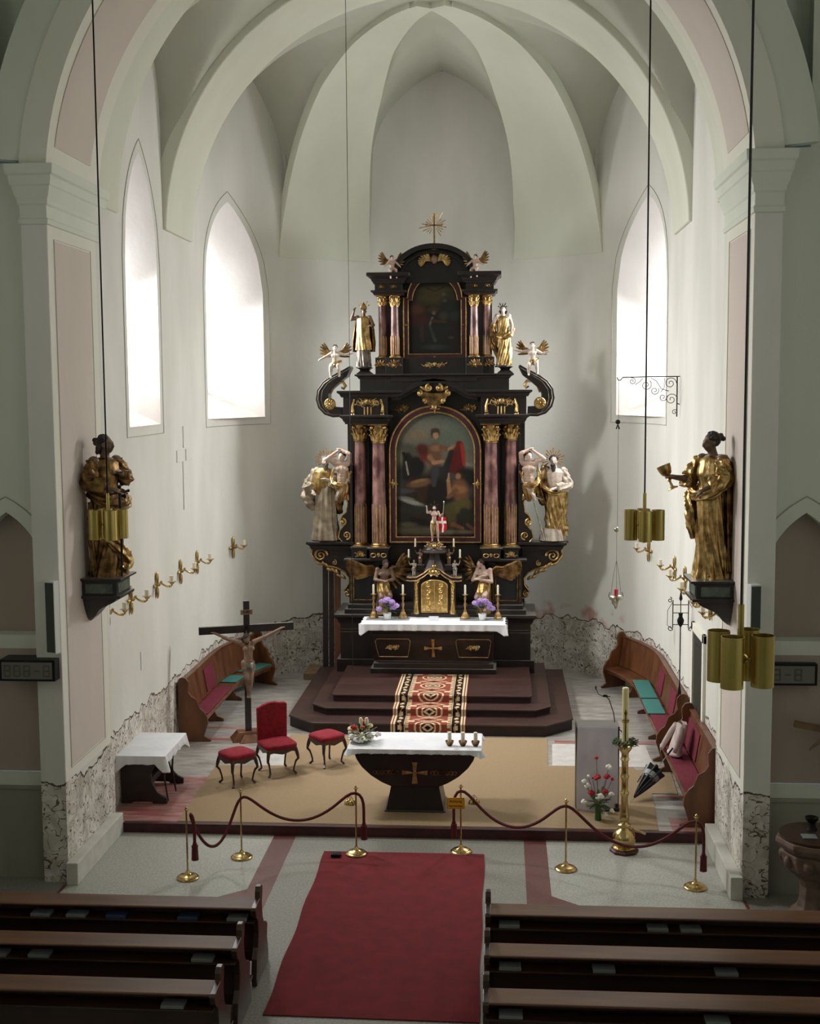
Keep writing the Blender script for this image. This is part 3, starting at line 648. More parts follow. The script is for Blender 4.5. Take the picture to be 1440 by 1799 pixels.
# --- cloth helper: table cloth with hanging edge and folded corners
def tablecloth(name, x0, x1, y0, y1, z, drop, label, cat, m='white', lace=False, seed=1, sides='fblr', corner=.1):
    rd = random.Random(seed); w, d = x1-x0, y1-y0; N = 88; K = 9; cx, cy = (x0+x1)/2, (y0+y1)/2
    def P(u, v):
        p = u*2*(w+d)
        if p < w: x, y, nx, ny, s_ = x0+p, y0, 0, -1, 'f'
        elif p < w+d: x, y, nx, ny, s_ = x1, y0+p-w, 1, 0, 'r'
        elif p < 2*w+d: x, y, nx, ny, s_ = x1-(p-w-d), y1, 0, 1, 'b'
        else: x, y, nx, ny, s_ = x0, y1-(p-2*w-d), -1, 0, 'l'
        if v < .5: k = v*2; return (cx+(x-cx)*k, cy+(y-cy)*k, z)
        k = (v-.5)*2; e = min(abs(p-q) for q in (0, w, w+d, 2*w+d, 2*(w+d))); ce = max(0, 1-e/.16)
        dr = drop*(1 + ce*corner*6) if s_ in sides or e < .05 else .01
        wob = .012*math.sin(p*23+seed)+.008*math.sin(p*41)
        if lace and k > .9: dr -= .02*abs(math.sin(p*PI/.09))
        return (x+nx*(.008+k*(.012+wob+ce*.05)), y+ny*(.008+k*(.012+wob+ce*.05)), z-.004-dr*k)
    mb = MB(); mb.grid(P, int(2*(w+d)/.02), 2*K, True); o = mb.build(name, m, None, ang=60)
    s = o.modifiers.new('s', 'SOLIDIFY'); s.thickness = .004; return tag(o, label, cat)
# --- side table on the left with trestle ends
t = thing('side_table', 'dark wooden trestle side table under a white cloth by the left wall', 'table', (-4.17, 18.85, .15))
def trestle(y):
    half = [(.02, .0), (.3, 0), (.33, .03), (.33, .1), (.27, .14), (.24, .2), (.16, .3), (.13, .42), (.2, .58), (.3, .66), (.3, .74)]
    poly = [(-.3, 0), (-.1, 0), (-.07, .03), (.07, .03), (.1, 0)] + half[1:] + [(-a, b) for a, b in reversed(half[1:])]
    mb = MB(); mb.prism([(-.36, 0), (-.2, 0), (-.17, .03), (.12, .03), (.15, 0), (.36, 0), (.36, .09), (.27, .13), (.2, .2), (.13, .34), (.12, .48), (.18, .6), (.3, .68), (.33, .74), (-.36, .74)], y-.025, y+.025, 'y'); return mb
for y in (-.5, .5): trestle(y).build('trestle_end', 'black2', t, bev=.006)
mb = MB(); mb.box(-.04, .04, -.48, .48, .2, .3); mb.build('stretcher', 'black2', t, bev=.004)
mb = MB(); mb.box(-.37, .37, -.63, .63, .74, .79); mb.build('tabletop', 'black2', t, bev=.006)
for x, y in ((.33, .02), (.33, -.45)): mb = MB(); mb.tube([(x, y, .74), (x-.02, y, .4), (x+.03, y, .03)], .015, 8); mb.build('leg', 'black2', t)
tablecloth('tablecloth', -4.55, -3.79, 18.2, 19.5, .947, .13, 'white cloth with hanging corner over the side table at the left wall', 'tablecloth', seed=3, corner=.16)

# --- free-standing table altar
t = thing('table_altar', 'black table altar with curved belly and gilt cross front', 'altar', (.04, 18.45, .16))
body = [(-.92, .92), (-.88, .80), (-.8, .68), (-.66, .55), (-.5, .45), (-.36, .39), (.36, .39), (.5, .45), (.66, .55), (.8, .68), (.88, .80), (.92, .92)]
mb = MB(); mb.prism(body, -.3, .42, 'y'); mb.build('altar_body', 'black', t, bev=.008)
mb = MB(); mb.frus((-.44, .44, -.3, .36, 0), (-.36, .36, -.26, .34, .4)); mb.box(-.46, .46, -.32, .38, 0, .02); mb.build('pedestal', 'black', t, smooth=False, bev=.006)
mb = MB(); mb.box(-.97, .97, -.36, .5, .92, .985); mb.build('altar_top', 'black', t, smooth=False, bev=.008)
mb = MB()
for s_ in (-1, 1):
    mb.prism([(0, .6+s_*.0), (s_*.06, .625), (s_*.19, .645), (s_*.19, .575), (s_*.06, .595)], -.318, -.3, 'y')
mb.prism([(-.02, .6), (-.035, .75), (-.045, .77), (.045, .77), (.035, .75), (.02, .6)], -.318, -.3, 'y'); mb.prism([(-.02, .62), (-.045, .44), (.045, .44), (.02, .62)], -.318, -.3, 'y')
mb.build('gilt_cross', 'goldwood', t, smooth=False, bev=.003)
for s_ in (-1, 1):
    mb = MB()
    for i in range(7):
        x = s_*(.27+i*.055); mb.tube([(x+.026*math.cos(a), -.312, .61+.03*math.sin(a)) for a in np.linspace(0, 2*PI, 11)], .009, 5)
        leaf(mb, (x, -.31, .61), .7+i, .05, .02)
    mb.build('gilt_ornament', 'goldold', t)
tablecloth('tablecloth', -.96, 1.03, 18.06, 18.98, 1.149, .07, 'lace edged white cloth on the black table altar', 'tablecloth', lace=True, seed=5, corner=.1)
def pillar_candle(x, y, z, lab):
    t = thing('candle_bowl', lab, 'candle', (x, y, z), 0, 'candles on the table altar')
    mb = MB(); mb.lathe([(.0, 0), (.035, 0), (.04, .01), (.058, .045), (.066, .075), (.06, .075), (.05, .045), (.0, .03)], n=20); mb.build('bowl', 'goldold', t, ang=50)
    mb = MB(); mb.lathe([(0, .03), (.03, .03), (.03, .205), (.024, .21), (0, .206)], n=18); mb.tube([(0, 0, .2), (.003, 0, .222)], .002, 5); mb.build('candle', 'candle', t)
for x, lab in ((.56, 'ivory pillar candle in a bowl on the table altar, nearest the middle'), (.76, 'ivory pillar candle in a bowl on the table altar, middle of three'), (.95, 'ivory pillar candle in a bowl at the right end of the table altar')):
    pillar_candle(x, 18.28, 1.153, lab)
# --- flower arrangement at the left end of the table altar
def blossom(mb, p, r, seed=0):
    rd = random.Random(seed)
    for i in range(7):
        a = rd.uniform(0, 2*PI); e = rd.uniform(-.3, 1.2); mb.ell(p[0]+r*.5*math.cos(a)*math.cos(e), p[1]+r*.5*math.sin(a)*math.cos(e), p[2]+r*.5*math.sin(e), r*.62, r*.62, r*.45, n=8, m=6, R=Euler((e, a, a)).to_matrix())
def leaves(mb, p, n, spread, l, seed, up=.5):
    rd = random.Random(seed)
    for i in range(n):
        a = rd.uniform(0, 2*PI); e = rd.uniform(up-.7, up+.7); d = Vector((math.cos(a)*math.cos(e), math.sin(a)*math.cos(e), math.sin(e))); q = Vector(p)+d*spread*rd.uniform(.2, 1)
        R = d.to_track_quat('X', 'Z').to_matrix(); w = Vector(d)*l/2; mb.ell(q.x+w.x, q.y+w.y, q.z+w.z, l/2, l*.16, l*.03, n=7, m=5, R=R)
t = thing('flower_arrangement', 'bouquet of cream, white and orange flowers at the left end of the table altar', 'flowers', (-.8, 18.42, 1.153))
mb = MB(); mb.lathe([(0, 0), (.1, 0), (.16, .03), (.2, .07), (.19, .075), (.15, .04), (0, .03)], n=24); mb.build('dish', 'silvermetal', t, ang=50)
mb = MB(); leaves(mb, (0, 0, .1), 80, .2, .1, 5, .5); mb.build('foliage', 'leaf', t)
rd = random.Random(11)
for nm, m_, n_, r_, zr in (('cream_blossom', 'petalY', 13, .042, (.12, .24)), ('white_blossom', 'petalW', 9, .05, (.05, .12)), ('orange_blossom', 'petalO', 6, .035, (.22, .32)), ('red_blossom', 'petalR', 2, .05, (.24, .28))):
    for i in range(n_):
        a = rd.uniform(0, 2*PI); z = rd.uniform(*zr); q = (.25 if nm[0] == 'w' else .19)*rd.uniform(.5, 1)*(1.25-z*2.2); mb = MB(); blossom(mb, (q*1.1*math.cos(a), q*math.sin(a), z), r_, i); o = mb.build(nm, m_, t)
for x in (-.0, .09):
    mb = MB(); mb.lathe([(0, .2), (.028, .2), (.028, .35), (.02, .37), (0, .375)], cx=x, cy=.02, n=14); mb.build('tealight', 'candle', t)

# --- stanchions with rope
def stanchion():
    t = thing('stanchion', '', 'stanchion', (0, 0, 0), 0, 'brass rope stanchions')
    mb = MB(); mb.lathe([(0, 0), (.15, 0), (.152, .012), (.145, .022), (.12, .03), (.115, .042), (.09, .05), (.05, .06), (.032, .08), (.02, .11), (.0, .11)], n=32); mb.build('base', 'brass', t, ang=40)
    mb = MB(); mb.tube([(0, 0, .1), (0, 0, .93)], .0125, 12); mb.build('pole', 'brass', t)
    mb = MB(); mb.lathe([(0, .92), (.016, .92), (.02, .94), (.013, .955), (.018, .972), (0, .99)], n=16)
    mb.tube([(-.035, 0, .95), (0, 0, .935), (.035, 0, .95)], .005, 6); mb.build('finial', 'brass', t); return t
SP = [(-2.85, 15.82, 'brass stanchion with round base, leftmost in the rope barrier'), (-2.28, 16.59, 'brass stanchion second from the left, in front of the stools'), (-.69, 16.78, 'brass stanchion standing at the left corner of the red carpet'), (.77, 16.97, 'brass stanchion with a yellow sign at the right corner of the red carpet'), (2.21, 16.41, 'brass stanchion between the yellow sign and the tall paschal candle'), (3.86, 15.88, 'brass stanchion with round base, rightmost by the stone skirting')]
st0 = stanchion()
for i, (x, y, lab) in enumerate(SP):
    if i == 0: st0.location = (x, y, .004); st0['label'] = lab
    else: dup(st0, (x, y, .016 if i in (2,) else .004), 0, lab)
def rope(pts, label, tails):
    t = thing('velvet_rope', label, 'rope', (0, 0, 0), 0, 'dark red barrier ropes')
    mb = MB(); path = []
    for (a, b, low) in pts:
        A, B = Vector(a), Vector(b); 
        for i in range(0, 25):
            u = i/24; p = A.lerp(B, u); zc = A.z*(1-u)+B.z*u; sag = 1-(2*u-1)**2; sh = sag**1.0
            p.z = zc-(zc-low)*sh; path.append(tuple(p))
    # rounded crest at every post
    P = [Vector(p) for p in path]
    for k in range(6): P = [P[0]] + [(P[i-1]+P[i]*2+P[i+1])/4 for i in range(1, len(P)-1)] + [P[-1]]
    path = [tuple(p) for p in P]
    t0, t1 = tails
    head = [(t0[0], t0[1], z) for z in np.linspace(t0[2], path[0][2]-.12, 8)]; tail = [(t1[0], t1[1], z) for z in np.linspace(path[-1][2]-.12, t1[2], 8)]
    P = [Vector(p) for p in head+path+tail]
    for k in range(5): P = [P[0]] + [(P[i-1]+P[i]*2+P[i+1])/4 for i in range(1, len(P)-1)] + [P[-1]]
    mb.tube([tuple(p) for p in P], .021, 10); mb.build('rope', 'redrope', t)
    for x, y, z in (t0, t1):
        mb = MB(); mb.lathe([(0, 0), (.045, 0), (.04, -.03), (.046, -.2), (.03, -.2), (0, -.19)], x, y, z+.01, n=14, wob=(.06, 7)); mb.lathe([(0, .0), (.028, 0), (.03, .03), (.024, .05), (0, .05)], x, y, z, n=12); mb.build('tassel', 'redrope', t)
a = [(x, y, 1.0) for x, y, l in SP]
rope([(a[0], a[1], .28), (a[1], a[2], .5)], 'dark red rope hanging over the three left stanchions', ((a[0][0]+.1, a[0][1]+.02, .44), (a[2][0]+.11, a[2][1], .42)))
rope([(a[3], a[4], .46), (a[4], a[5], .42)], 'dark red rope hanging over the three right stanchions', ((a[3][0]-.1, a[3][1], .4), (a[5][0]+.1, a[5][1], .42)))
# --- yellow sign on the rope
t = thing('warning_sign', 'yellow sign with two lines of lettering hung by the rope at the carpet corner', 'sign', (.7, 16.9, .73), math.radians(4))
mb = MB(); mb.box(-.125, .125, -.004, .004, -.08, .08); mb.build('board', 'yellow', t, smooth=False, bev=.003)
mb = MB(); mb.tube([(-.118, -.006, -.073), (.118, -.006, -.073), (.118, -.006, .073), (-.118, -.006, .073), (-.118, -.006, -.073)], .0025, 4); mb.build('border', 'signtext', t)
for txt, z, s_ in (('Achtung', .03, .052), ('Alarmanlage', -.035, .04)):
    me = text_mesh(txt, s_); o = link('lettering', me, 'signtext', t, False); o.rotation_euler = (PI/2, 0, 0); o.location = (0, -.006, z)
# --- small brass pieces on the sanctuary floor
for x, y, lab in ((-.98, 18.45, 'small brass altar bells on the carpet left of the table altar'), (.92, 18.6, 'small brass altar bells on the carpet right of the table altar')):
    t = thing('altar_bells', lab, 'bell', (x, y, .16), 0, 'altar bells')
    for i in range(4):
        a_ = i*PI/2+.4; mb = MB(); mb.lathe([(.0, .0), (.045, 0), (.04, .02), (.03, .05), (.012, .065), (0, .07)], .05*math.cos(a_), .05*math.sin(a_), .0, n=14); mb.build('bell', 'brass', t)
    mb = MB(); mb.tube([(-.05, 0, .06), (-.03, 0, .1), (0, 0, .13), (.03, 0, .1), (.05, 0, .06)], .007, 6); mb.tube([(0, -.05, .06), (0, 0, .1), (0, .05, .06)], .006, 6); mb.build('handle', 'brass', t)
mb = MB(); mb.box(-1.03, -.9, 16.62, 16.74, .014, .06); mb.box(-1.01, -.92, 16.64, 16.72, .06, .066); tag(mb.build('floor_socket', 'iron', None, smooth=False, bev=.006), 'small dark box on the top left corner of the red carpet', 'box')

# --- paschal candlestick
t = thing('paschal_candle', 'tall turned brass candlestick with an ivory candle and a green wreath', 'candlestick', (3.06, 17.12, .004))
mb = MB(); mb.lathe([(0, 0), (.2, 0), (.205, .03), (.18, .05), (0, .05)], n=8); mb.build('plinth', 'riser', t, smooth=False)
mb = MB(); mb.lathe([(0, .05), (.16, .05), (.165, .07), (.13, .09), (.15, .13), (.168, .18), (.16, .24), (.12, .3), (.07, .33), (.06, .35), (.09, .37), (.09, .39), (.06, .41), (.05, .44), (.065, .47), (.07, .52), (.055, .56), (.05, .6), (.045, .8), (.06, .83), (.065, .85), (.045, .88), (.045, 1.0), (.05, 1.05), (.062, 1.08), (.05, 1.11), (.045, 1.15), (.048, 1.3), (.066, 1.33), (.05, 1.36), (.05, 1.42), (.08, 1.46), (.1, 1.5), (.105, 1.53), (.06, 1.54), (0, 1.54)], n=32); mb.build('shaft', 'brass', t, ang=40)
mb = MB(); mb.lathe([(0, 1.54), (.046, 1.54), (.046, 2.34), (.038, 2.35), (0, 2.345)], n=24); mb.tube([(0, 0, 2.34), (.004, 0, 2.365)], .003, 5); mb.build('candle', 'waxy', t)
mb = MB(); mb.tube([(0, -.05, 1.6), (0, -.054, 2.05)], .008, 5); mb.tube([(-.05, -.052, 1.9), (.05, -.052, 1.9)], .008, 5); mb.ell(0, -.05, 2.0, .02, .01, .035); mb.lathe([(.047, 1.86), (.052, 1.87), (.047, 1.88)], n=20); mb.build('wax_cross', 'goldold', t)
mb = MB()
for i in range(170):
    rd = random.Random(i); a_ = rd.uniform(0, 2*PI); r_ = .12+rd.uniform(-.03, .05); z = 1.57+rd.uniform(-.03, .04); R = Euler((rd.uniform(-.6, .6), rd.uniform(-.8, .8), a_+rd.uniform(-.5, .5))).to_matrix(); mb.ell(r_*math.cos(a_), r_*math.sin(a_), z, .035, .012, .006, n=6, m=4, R=R)
mb.build('wreath', 'leaf', t)
mb = MB(); mb.tube([(.12, .0, .33), (.3, .05, .24)], .018, 8); mb.tube([(.02, .0, .38), (.14, .01, .32)], .01, 6); mb.build('socket_arm', 'brass', t)
# --- lectern with hanging cloth, microphone
t = thing('lectern', 'slim dark lectern on the right seen from behind its hanging cloth', 'lectern', (2.78, 18.36, .16))
mb = MB(); mb.box(.27, .32, -.02, .3, 0, 1.28); mb.box(-.32, -.27, .05, .3, 0, 1.28); mb.build('side_panel', 'black', t, smooth=False, bev=.006)
mb = MB(); mb.frus((-.31, .32, -.05, .3, 1.26), (-.31, .32, -.05, .32, 1.31)); mb.build('reading_desk', 'black', t, smooth=False, bev=.006)
mb = MB(); mb.box(-.3, .33, -.03, .32, 0, .05); mb.build('foot_board', 'black', t, smooth=False, bev=.008)
mb = MB(); mb.tube([(.27, .2, 1.3), (.25, .2, 1.45), (.18, .21, 1.66), (.12, .2, 1.72)], .008, 6); mb.tube([(.2, .2, 1.71), (.1, .2, 1.7), (.02, .2, 1.74), (-.02, .2, 1.83)], .006, 6); mb.ell(.12, .2, 1.715, .04, .02, .02); mb.ell(-.02, .2, 1.84, .012, .012, .03); mb.build('microphone', 'iron', t)
mb = MB(); mb.tube([(.36, .1, 1.2), (.47, .1, 1.05)], .012, 6); mb.tube([(.3, .1, 1.25), (.36, .1, 1.2)], .008, 6); mb.build('rod', 'iron', t)
mb = MB()
def CP(u, v):
    x = 2.465+.61*u; y = 18.29+.014*math.sin(u*9)*(1-v)+.022*math.sin(u*17+1)*(1-v)*.6+(.035*max(0, 1-u*4)*math.sin(v*3)); z = 1.475-(1.29+.02*math.sin(u*5))*(1-v)
    if u > .9: z = max(z, .3+.9*(u-.9)*0)
    return (x+.01*math.sin(v*5)*(u-.5), y-.012, z)
mb.grid(CP, 60, 30); o = mb.build('lectern_cloth', 'lilac', None, ang=80); s = o.modifiers.new('s', 'SOLIDIFY'); s.thickness = .004
tag(o, 'pale lilac grey cloth hanging down the front of the lectern', 'cloth')
# --- glass vase with carnations
t = thing('flower_vase', 'green glass vase with red and white carnations in front of the lectern', 'flowers', (2.76, 17.95, .16))
mb = MB(); mb.lathe([(0, 0), (.05, 0), (.052, .02), (.045, .1), (.05, .22), (.058, .26), (.054, .26), (.044, .2), (.04, .03), (0, .02)], n=20); mb.build('vase', 'glassgreen', t, ang=60)
mb = MB(); leaves(mb, (0, 0, .28), 46, .13, .13, 9, .2); mb.build('foliage', 'leaf', t)
FL = [(-.02, .88, 'petalR', .03, .1), (-.01, .6, 'petalR', .052, .05), (.13, .62, 'petalR', .05, .02), (-.1, .38, 'petalR', .052, 0), (.1, .41, 'petalR', .05, -.03), (.2, .6, 'petalR', .03, .0), (-.2, .55, 'petalW', .045, 0), (-.15, .48, 'petalW', .045, .03), (-.14, .62, 'petalW', .03, .03), (.15, .75, 'petalW', .055, .06), (.02, .34, 'petalW', .062, -.07), (-.2, .24, 'petalW', .05, 0), (.2, .34, 'petalW', .045, .05), (.2, .12, 'petalW', .045, -.04), (.1, .08, 'petalW', .04, -.08), (-.08, .6, 'petalR', .02, .02)]
for i, (x, z, m_, r_, y) in enumerate(FL):
    mb = MB(); blossom(mb, (x, y, z+.02), r_, i*3); fl = mb.build('carnation', m_, t); mb = MB(); mb.tube([(0, 0, .1), (x*.4, y*.4, .1+z*.4), (x, y, z)], .004, 5); mb.build('stem', 'leaf', fl)

# --- curved choir benches along the walls
def bench_path(side, ya, th_end, off):
    """points along the wall, 'off' metres from its face: straight from y=ya to the apse, then along the curve"""
    r = RW-off; pts = [(side*r, y) for y in np.linspace(ya, YC, max(2, int(abs(YC-ya)/.2)))]
    if th_end is not None:
        for a in np.linspace(0, th_end, 14)[1:]: pts.append((side*r*math.cos(math.radians(a)), YC+r*math.sin(math.radians(a))))
    return pts
def bench_end_poly():
    """outline (distance from wall, z) of a carved end board"""
    return [(.0, 0), (.58, 0), (.6, .03), (.52, .07), (.47, .1), (.5, .2), (.545, .34), (.53, .46), (.47, .56), (.4, .62), (.37, .7), (.34, .78), (.24, .84), (.19, .92), (.2, 1.02), (.2, 1.1), (.15, 1.17), (.08, 1.185), (.03, 1.16), (0, 1.1)]
def bench(name, label, side, ya, th_end, yb=None, cushions=(), ends=(1, 1)):
    t = thing(name, label, 'bench', (0, 0, 0), 0, 'oak benches along the chancel walls')
    pp = (lambda off: bench_path(side, ya, th_end, off)) if th_end is not None else (lambda off: [(side*(RW-off), y) for y in np.linspace(ya, yb, 8)])
    def strip(o0, o1, z0, z1, nm, m, a=0, b=None, oo=None):
        A, B = pp(o0), pp(o1); n = len(A); b_ = n if b is None else b
        if oo: A2, B2 = pp(oo[0]), pp(oo[1])
        else: A2, B2 = A, B
        rings = [[(*A[i], z0), (*B[i], z0), (*B2[i], z1), (*A2[i], z1)] for i in range(a, b_)]
        mb = MB(); mb.loft(rings); return mb.build(nm, m, t, ang=40, bev=.005)
    strip(.14, .19, .6, 1.2, 'backrest', 'oak', oo=(.05, .09)); strip(.02, .12, 1.2, 1.235, 'top_rail', 'oak'); strip(.13, .56, .55, .585, 'seat', 'oak'); strip(.47, .5, .47, .55, 'apron', 'oak')
    n = len(pp(.3)); C0, C1 = pp(.0), pp(.6)
    for nm, i in (('end_board', 0), ('end_board', n-1)):
        if not ends[0 if i == 0 else 1]: continue
        w0 = Vector(C0[i]); d = (Vector(C1[i])-w0).normalized(); tt = Vector((-d.y, d.x))*.025; mb = MB(); pl = bench_end_poly(); N = len(pl)
        q = lambda s_: [((w0+d*(a+.04)+tt*s_).x, (w0+d*(a+.04)+tt*s_).y, z+.15) for a, z in pl]
        vs = q(-1)+q(1); mb.add(vs, [tuple(range(N)), tuple(reversed(range(N, 2*N)))]+[(k, (k+1) % N, (k+1) % N+N, k+N) for k in range(N)]); mb.build(nm, 'oak', t, smooth=False, bev=.006)
    for i in range(6, n-3, 8):
        w0 = Vector(C0[i]); d = (Vector(C1[i])-w0).normalized(); tt = Vector((-d.y, d.x))*.02; mb = MB(); pl = [(.1, 0), (.55, 0), (.55, .05), (.42, .1), (.38, .2), (.44, .42), (.1, .42)]; N = len(pl)
        q = lambda s_: [((w0+d*a+tt*s_).x, (w0+d*a+tt*s_).y, z+.15) for a, z in pl]
        mb.add(q(-1)+q(1), [tuple(range(N)), tuple(reversed(range(N, 2*N)))]+[(k, (k+1) % N, (k+1) % N+N, k+N) for k in range(N)]); mb.build('leg', 'oak', t, smooth=False)
    for a, b, m, lab in cushions:
        A, B = pp(.2), pp(.52); rings = [[(*A[i], .587), (*B[i], .587), (*B[i], .61), (*A[i], .61)] for i in range(a, min(b, n))]
        mb = MB(); mb.loft(rings); o = mb.build('seat_pad', m, None, bev=.006); tag(o, lab, 'cushion', 'pads on the choir benches')
        if m == 'redcushion':
            A, B = pp(.175), pp(.2); A2, B2 = pp(.1), pp(.125); rings = [[(*A[i], .66), (*B[i], .66), (*B2[i], 1.1), (*A2[i], 1.1)] for i in range(max(a, b-4), min(b, n))]
            mb = MB(); mb.loft(rings); o = mb.build('back_pad', m, None, bev=.006); tag(o, lab.replace('seat pad', 'back pad').replace('lying on', 'against the back of'), 'cushion', 'pads on the choir benches')
    return t
bench('choir_bench', 'curved oak bench along the left wall behind the crucifix', -1, 21.75, 27, cushions=((1, 11, 'redcushion', 'wine red seat pad lying on the near half of the left bench'), (12, 17, 'teal', 'teal seat pad lying on the left bench beyond the red pad'), (18, 25, 'teal', 'teal seat pad at the far end of the left bench behind the crucifix')))
bench('choir_bench', 'curved oak bench along the right wall towards the apse', 1, 20.95, 28, cushions=((1, 8, 'redcushion', 'wine red seat pad lying on the near end of the long right bench'), (9, 15, 'redcushion', 'wine red seat pad lying on the middle of the long right bench')))
for i, (ya, yb, lab) in enumerate(((22.3, 23.35, 'teal square pad lying on the red pad of the right bench, nearer one'), (23.45, 24.9, 'teal pad lying on the right bench, the one nearer the apse'))):
    mb = MB(); mb.frus((3.99, 4.31, ya, yb, .612), (3.99, 4.31, ya, yb, .632)); tag(mb.build('seat_pad', 'teal', None, smooth=False, bev=.006), lab, 'cushion', 'pads on the choir benches')
bench('choir_bench', 'short straight oak bench at the right wall with jacket and umbrella', 1, 17.75, None, 20.35, cushions=((0, 8, 'redcushion', 'wine red seat pad lying on the short bench under the jacket'),))
# --- jacket on the short bench
mb = MB()
def JP(u, v):
    a = u*2*PI; z = .05+.5*v; w = .19*(1-.35*v)+.02*math.sin(a*3+v*4); d = .09*(1-.3*v)+.012*math.sin(a*5+v*7); return (w*math.cos(a)*.6+.02*v, w*math.sin(a)*1.0, z) if False else (d*math.cos(a)+.12*v, w*math.sin(a), z)
t = thing('jacket', 'pale pink grey jacket laid over the back of the short right bench', 'jacket', (4.12, 19.75, .6), math.radians(10))
mb.grid(JP, 40, 16, True); mb.ell(.0, 0, .06, .12, .2, .06); mb.build('jacket_body', 'jacket', t, ang=80)
mb = MB(); mb.tube([(.06, .12, .5), (0, .2, .35), (-.1, .24, .16), (-.16, .2, .08)], [.045, .05, .042, .035], 10); mb.build('sleeve', 'jacket', t, ang=80)
mb = MB(); mb.tube([(.06, -.12, .5), (0, -.19, .33), (-.08, -.2, .12)], [.045, .05, .04], 10); mb.build('sleeve', 'jacket', t, ang=80)
mb = MB(); mb.lathe([(0, 0), (.05, 0), (.055, .08), (.05, .085), (0, .08)], 3.98, 20.1, .61, n=14); tag(mb.build('cup', 'silvermetal', None), 'small pale cup on the short bench beside the jacket', 'cup')
# --- half closed umbrella leaning on the bench
t = thing('umbrella', 'black folded umbrella leaning from the floor against the short right bench', 'umbrella', (3.32, 18.75, .17))
ax = Vector((.72, .75, .62)); L_ = ax.length; axn = ax.normalized(); q = axn.to_track_quat('Z', 'Y')
t.rotation_mode = 'QUATERNION'; t.rotation_quaternion = q
mb = MB(); rings = []
for i in range(13):
    v = i/12; r_ = .012+.13*v**.9; rings.append([(r_*(1+.22*math.cos(8*a))*math.cos(a+.5*v), r_*(1+.22*math.cos(8*a))*math.sin(a+.5*v), .1+.62*v) for a in np.linspace(0, 2*PI, 49)[:-1]])
rings.append([(x*.25, y*.25, .7) for x, y, z in rings[-1]]); mb.loft(rings); mb.build('canopy', 'umb', t, ang=80)
mb = MB(); mb.lathe([(.1, .5), (.135, .58), (.14, .6), (.125, .52)], n=20); mb.build('band', 'umbgrey', t)
mb = MB(); mb.tube([(0, 0, 0), (0, 0, L_-.12)], .006, 6); mb.build('shaft', 'silvermetal', t)
mb = MB(); mb.tube([(0, 0, L_-.14), (0, 0, L_+.02)], .014, 8); mb.tube([(.1, 0, .66), (.16, -.02, .62), (.2, -.05, .55), (.2, -.07, .45)], .008, 6); mb.build('handle', 'iron', t)
# --- wrought iron pole behind the far bench
t = thing('iron_pole', 'thin iron pole with scrolled lantern top at the right wall by the door', 'pole', (4.36, 21.0, .15))
mb = MB(); mb.tube([(0, 0, 0), (0, 0, 2.35)], .01, 6); mb.lathe([(0, 1.05), (.045, 1.08), (.01, 1.35), (0, 1.35)], n=10); mb.build('pole', 'iron', t)
mb = MB(); mb.lathe([(0, 2.3), (.05, 2.38), (.06, 2.44), (.03, 2.5), (.04, 2.56), (0, 2.56)], n=10); mb.lathe([(0, 2.75), (.03, 2.8), (.012, 2.9), (0, 3.1)], n=8)
for s_ in (-1, 1):
    mb.tube([(s_*.13, 0, 2.3), (s_*.13, 0, 2.78)], .009, 5); mb.tube([(s_*.13, 0, 2.36), (0, 0, 2.36)], .007, 5); mb.tube([(s_*.13, 0, 2.56), (0, 0, 2.56)], .007, 5); mb.tube([(s_*.13, 0, 2.7), (0, 0, 2.7)], .007, 5)
    mb.tube([(s_*(.13+abs(x)), 0, 2.3+z) for x, y, z in spiral(.04, 0, .05, .012, PI, 1.1, 0)], .007, 5); mb.tube([(s_*(.15+abs(x)), 0, 2.78+z) for x, y, z in spiral(.03, 0, .05, .012, PI/2, 1.1, 0)], .007, 5); mb.tube([(s_*.13, 0, 2.75), (s_*.22, 0, 2.6), (s_*.22, 0, 2.35), (s_*.14, 0, 2.28)], .005, 5)
mb.tube([(0, 0, 2.56), (0, 0, 2.8)], .008, 5); mb.build('lantern_frame', 'iron', t)

# --- wall sconces
def sconce():
    t = thing('wall_sconce', '', 'sconce', (0, 0, 0), 0, 'candle sconces on the chancel walls')   # arm points to -y
    mb = MB()
    for k in range(4):
        R = Matrix.Rotation(k*PI/2, 3, 'Y'); q = R @ Vector((0, 0, .125)); mb.ell(q.x*(.75 if k % 2 else 1), -.03, q.z, .036 if k % 2 == 0 else .075, .03, .11 if k % 2 == 0 else .036, n=12, m=8)
    mb.ell(0, -.02, 0, .03, .03, .03); mb.build('cross_plate', 'brass', t)
    mb = MB(); mb.tube([(0, -.02, 0), (0, -.06, .03), (0, -.11, .03), (0, -.15, .0), (0, -.2, -.02), (0, -.25, -.02), (0, -.28, 0), (0, -.285, .03)], [.02, .022, .018, .016, .02, .018, .016, .016], 8)
    mb.ell(0, -.1, .06, .03, .02, .02); mb.ell(0, -.24, -.02, .028, .026, .022); mb.build('arm', 'brass', t)
    mb = MB(); mb.lathe([(0, .02), (.025, .02), (.04, .045), (.07, .06), (.07, .066), (.03, .058), (0, .058)], 0, -.285, 0, n=16, wob=(.1, 6)); mb.build('dish', 'brass', t)
    mb = MB(); mb.lathe([(0, .058), (.036, .058), (.036, .165), (.03, .17), (0, .168)], 0, -.285, 0, n=14); mb.tube([(0, -.285, .16), (.002, -.285, .18)], .003, 4); mb.build('candle', 'candle', t)
    return t
sc = sconce(); first = True
names = ['nearest the statue with the sword', 'second from the left statue', 'third from the left statue', 'fourth from the left statue', 'fifth from the left statue', 'in the apse above the crucifix']
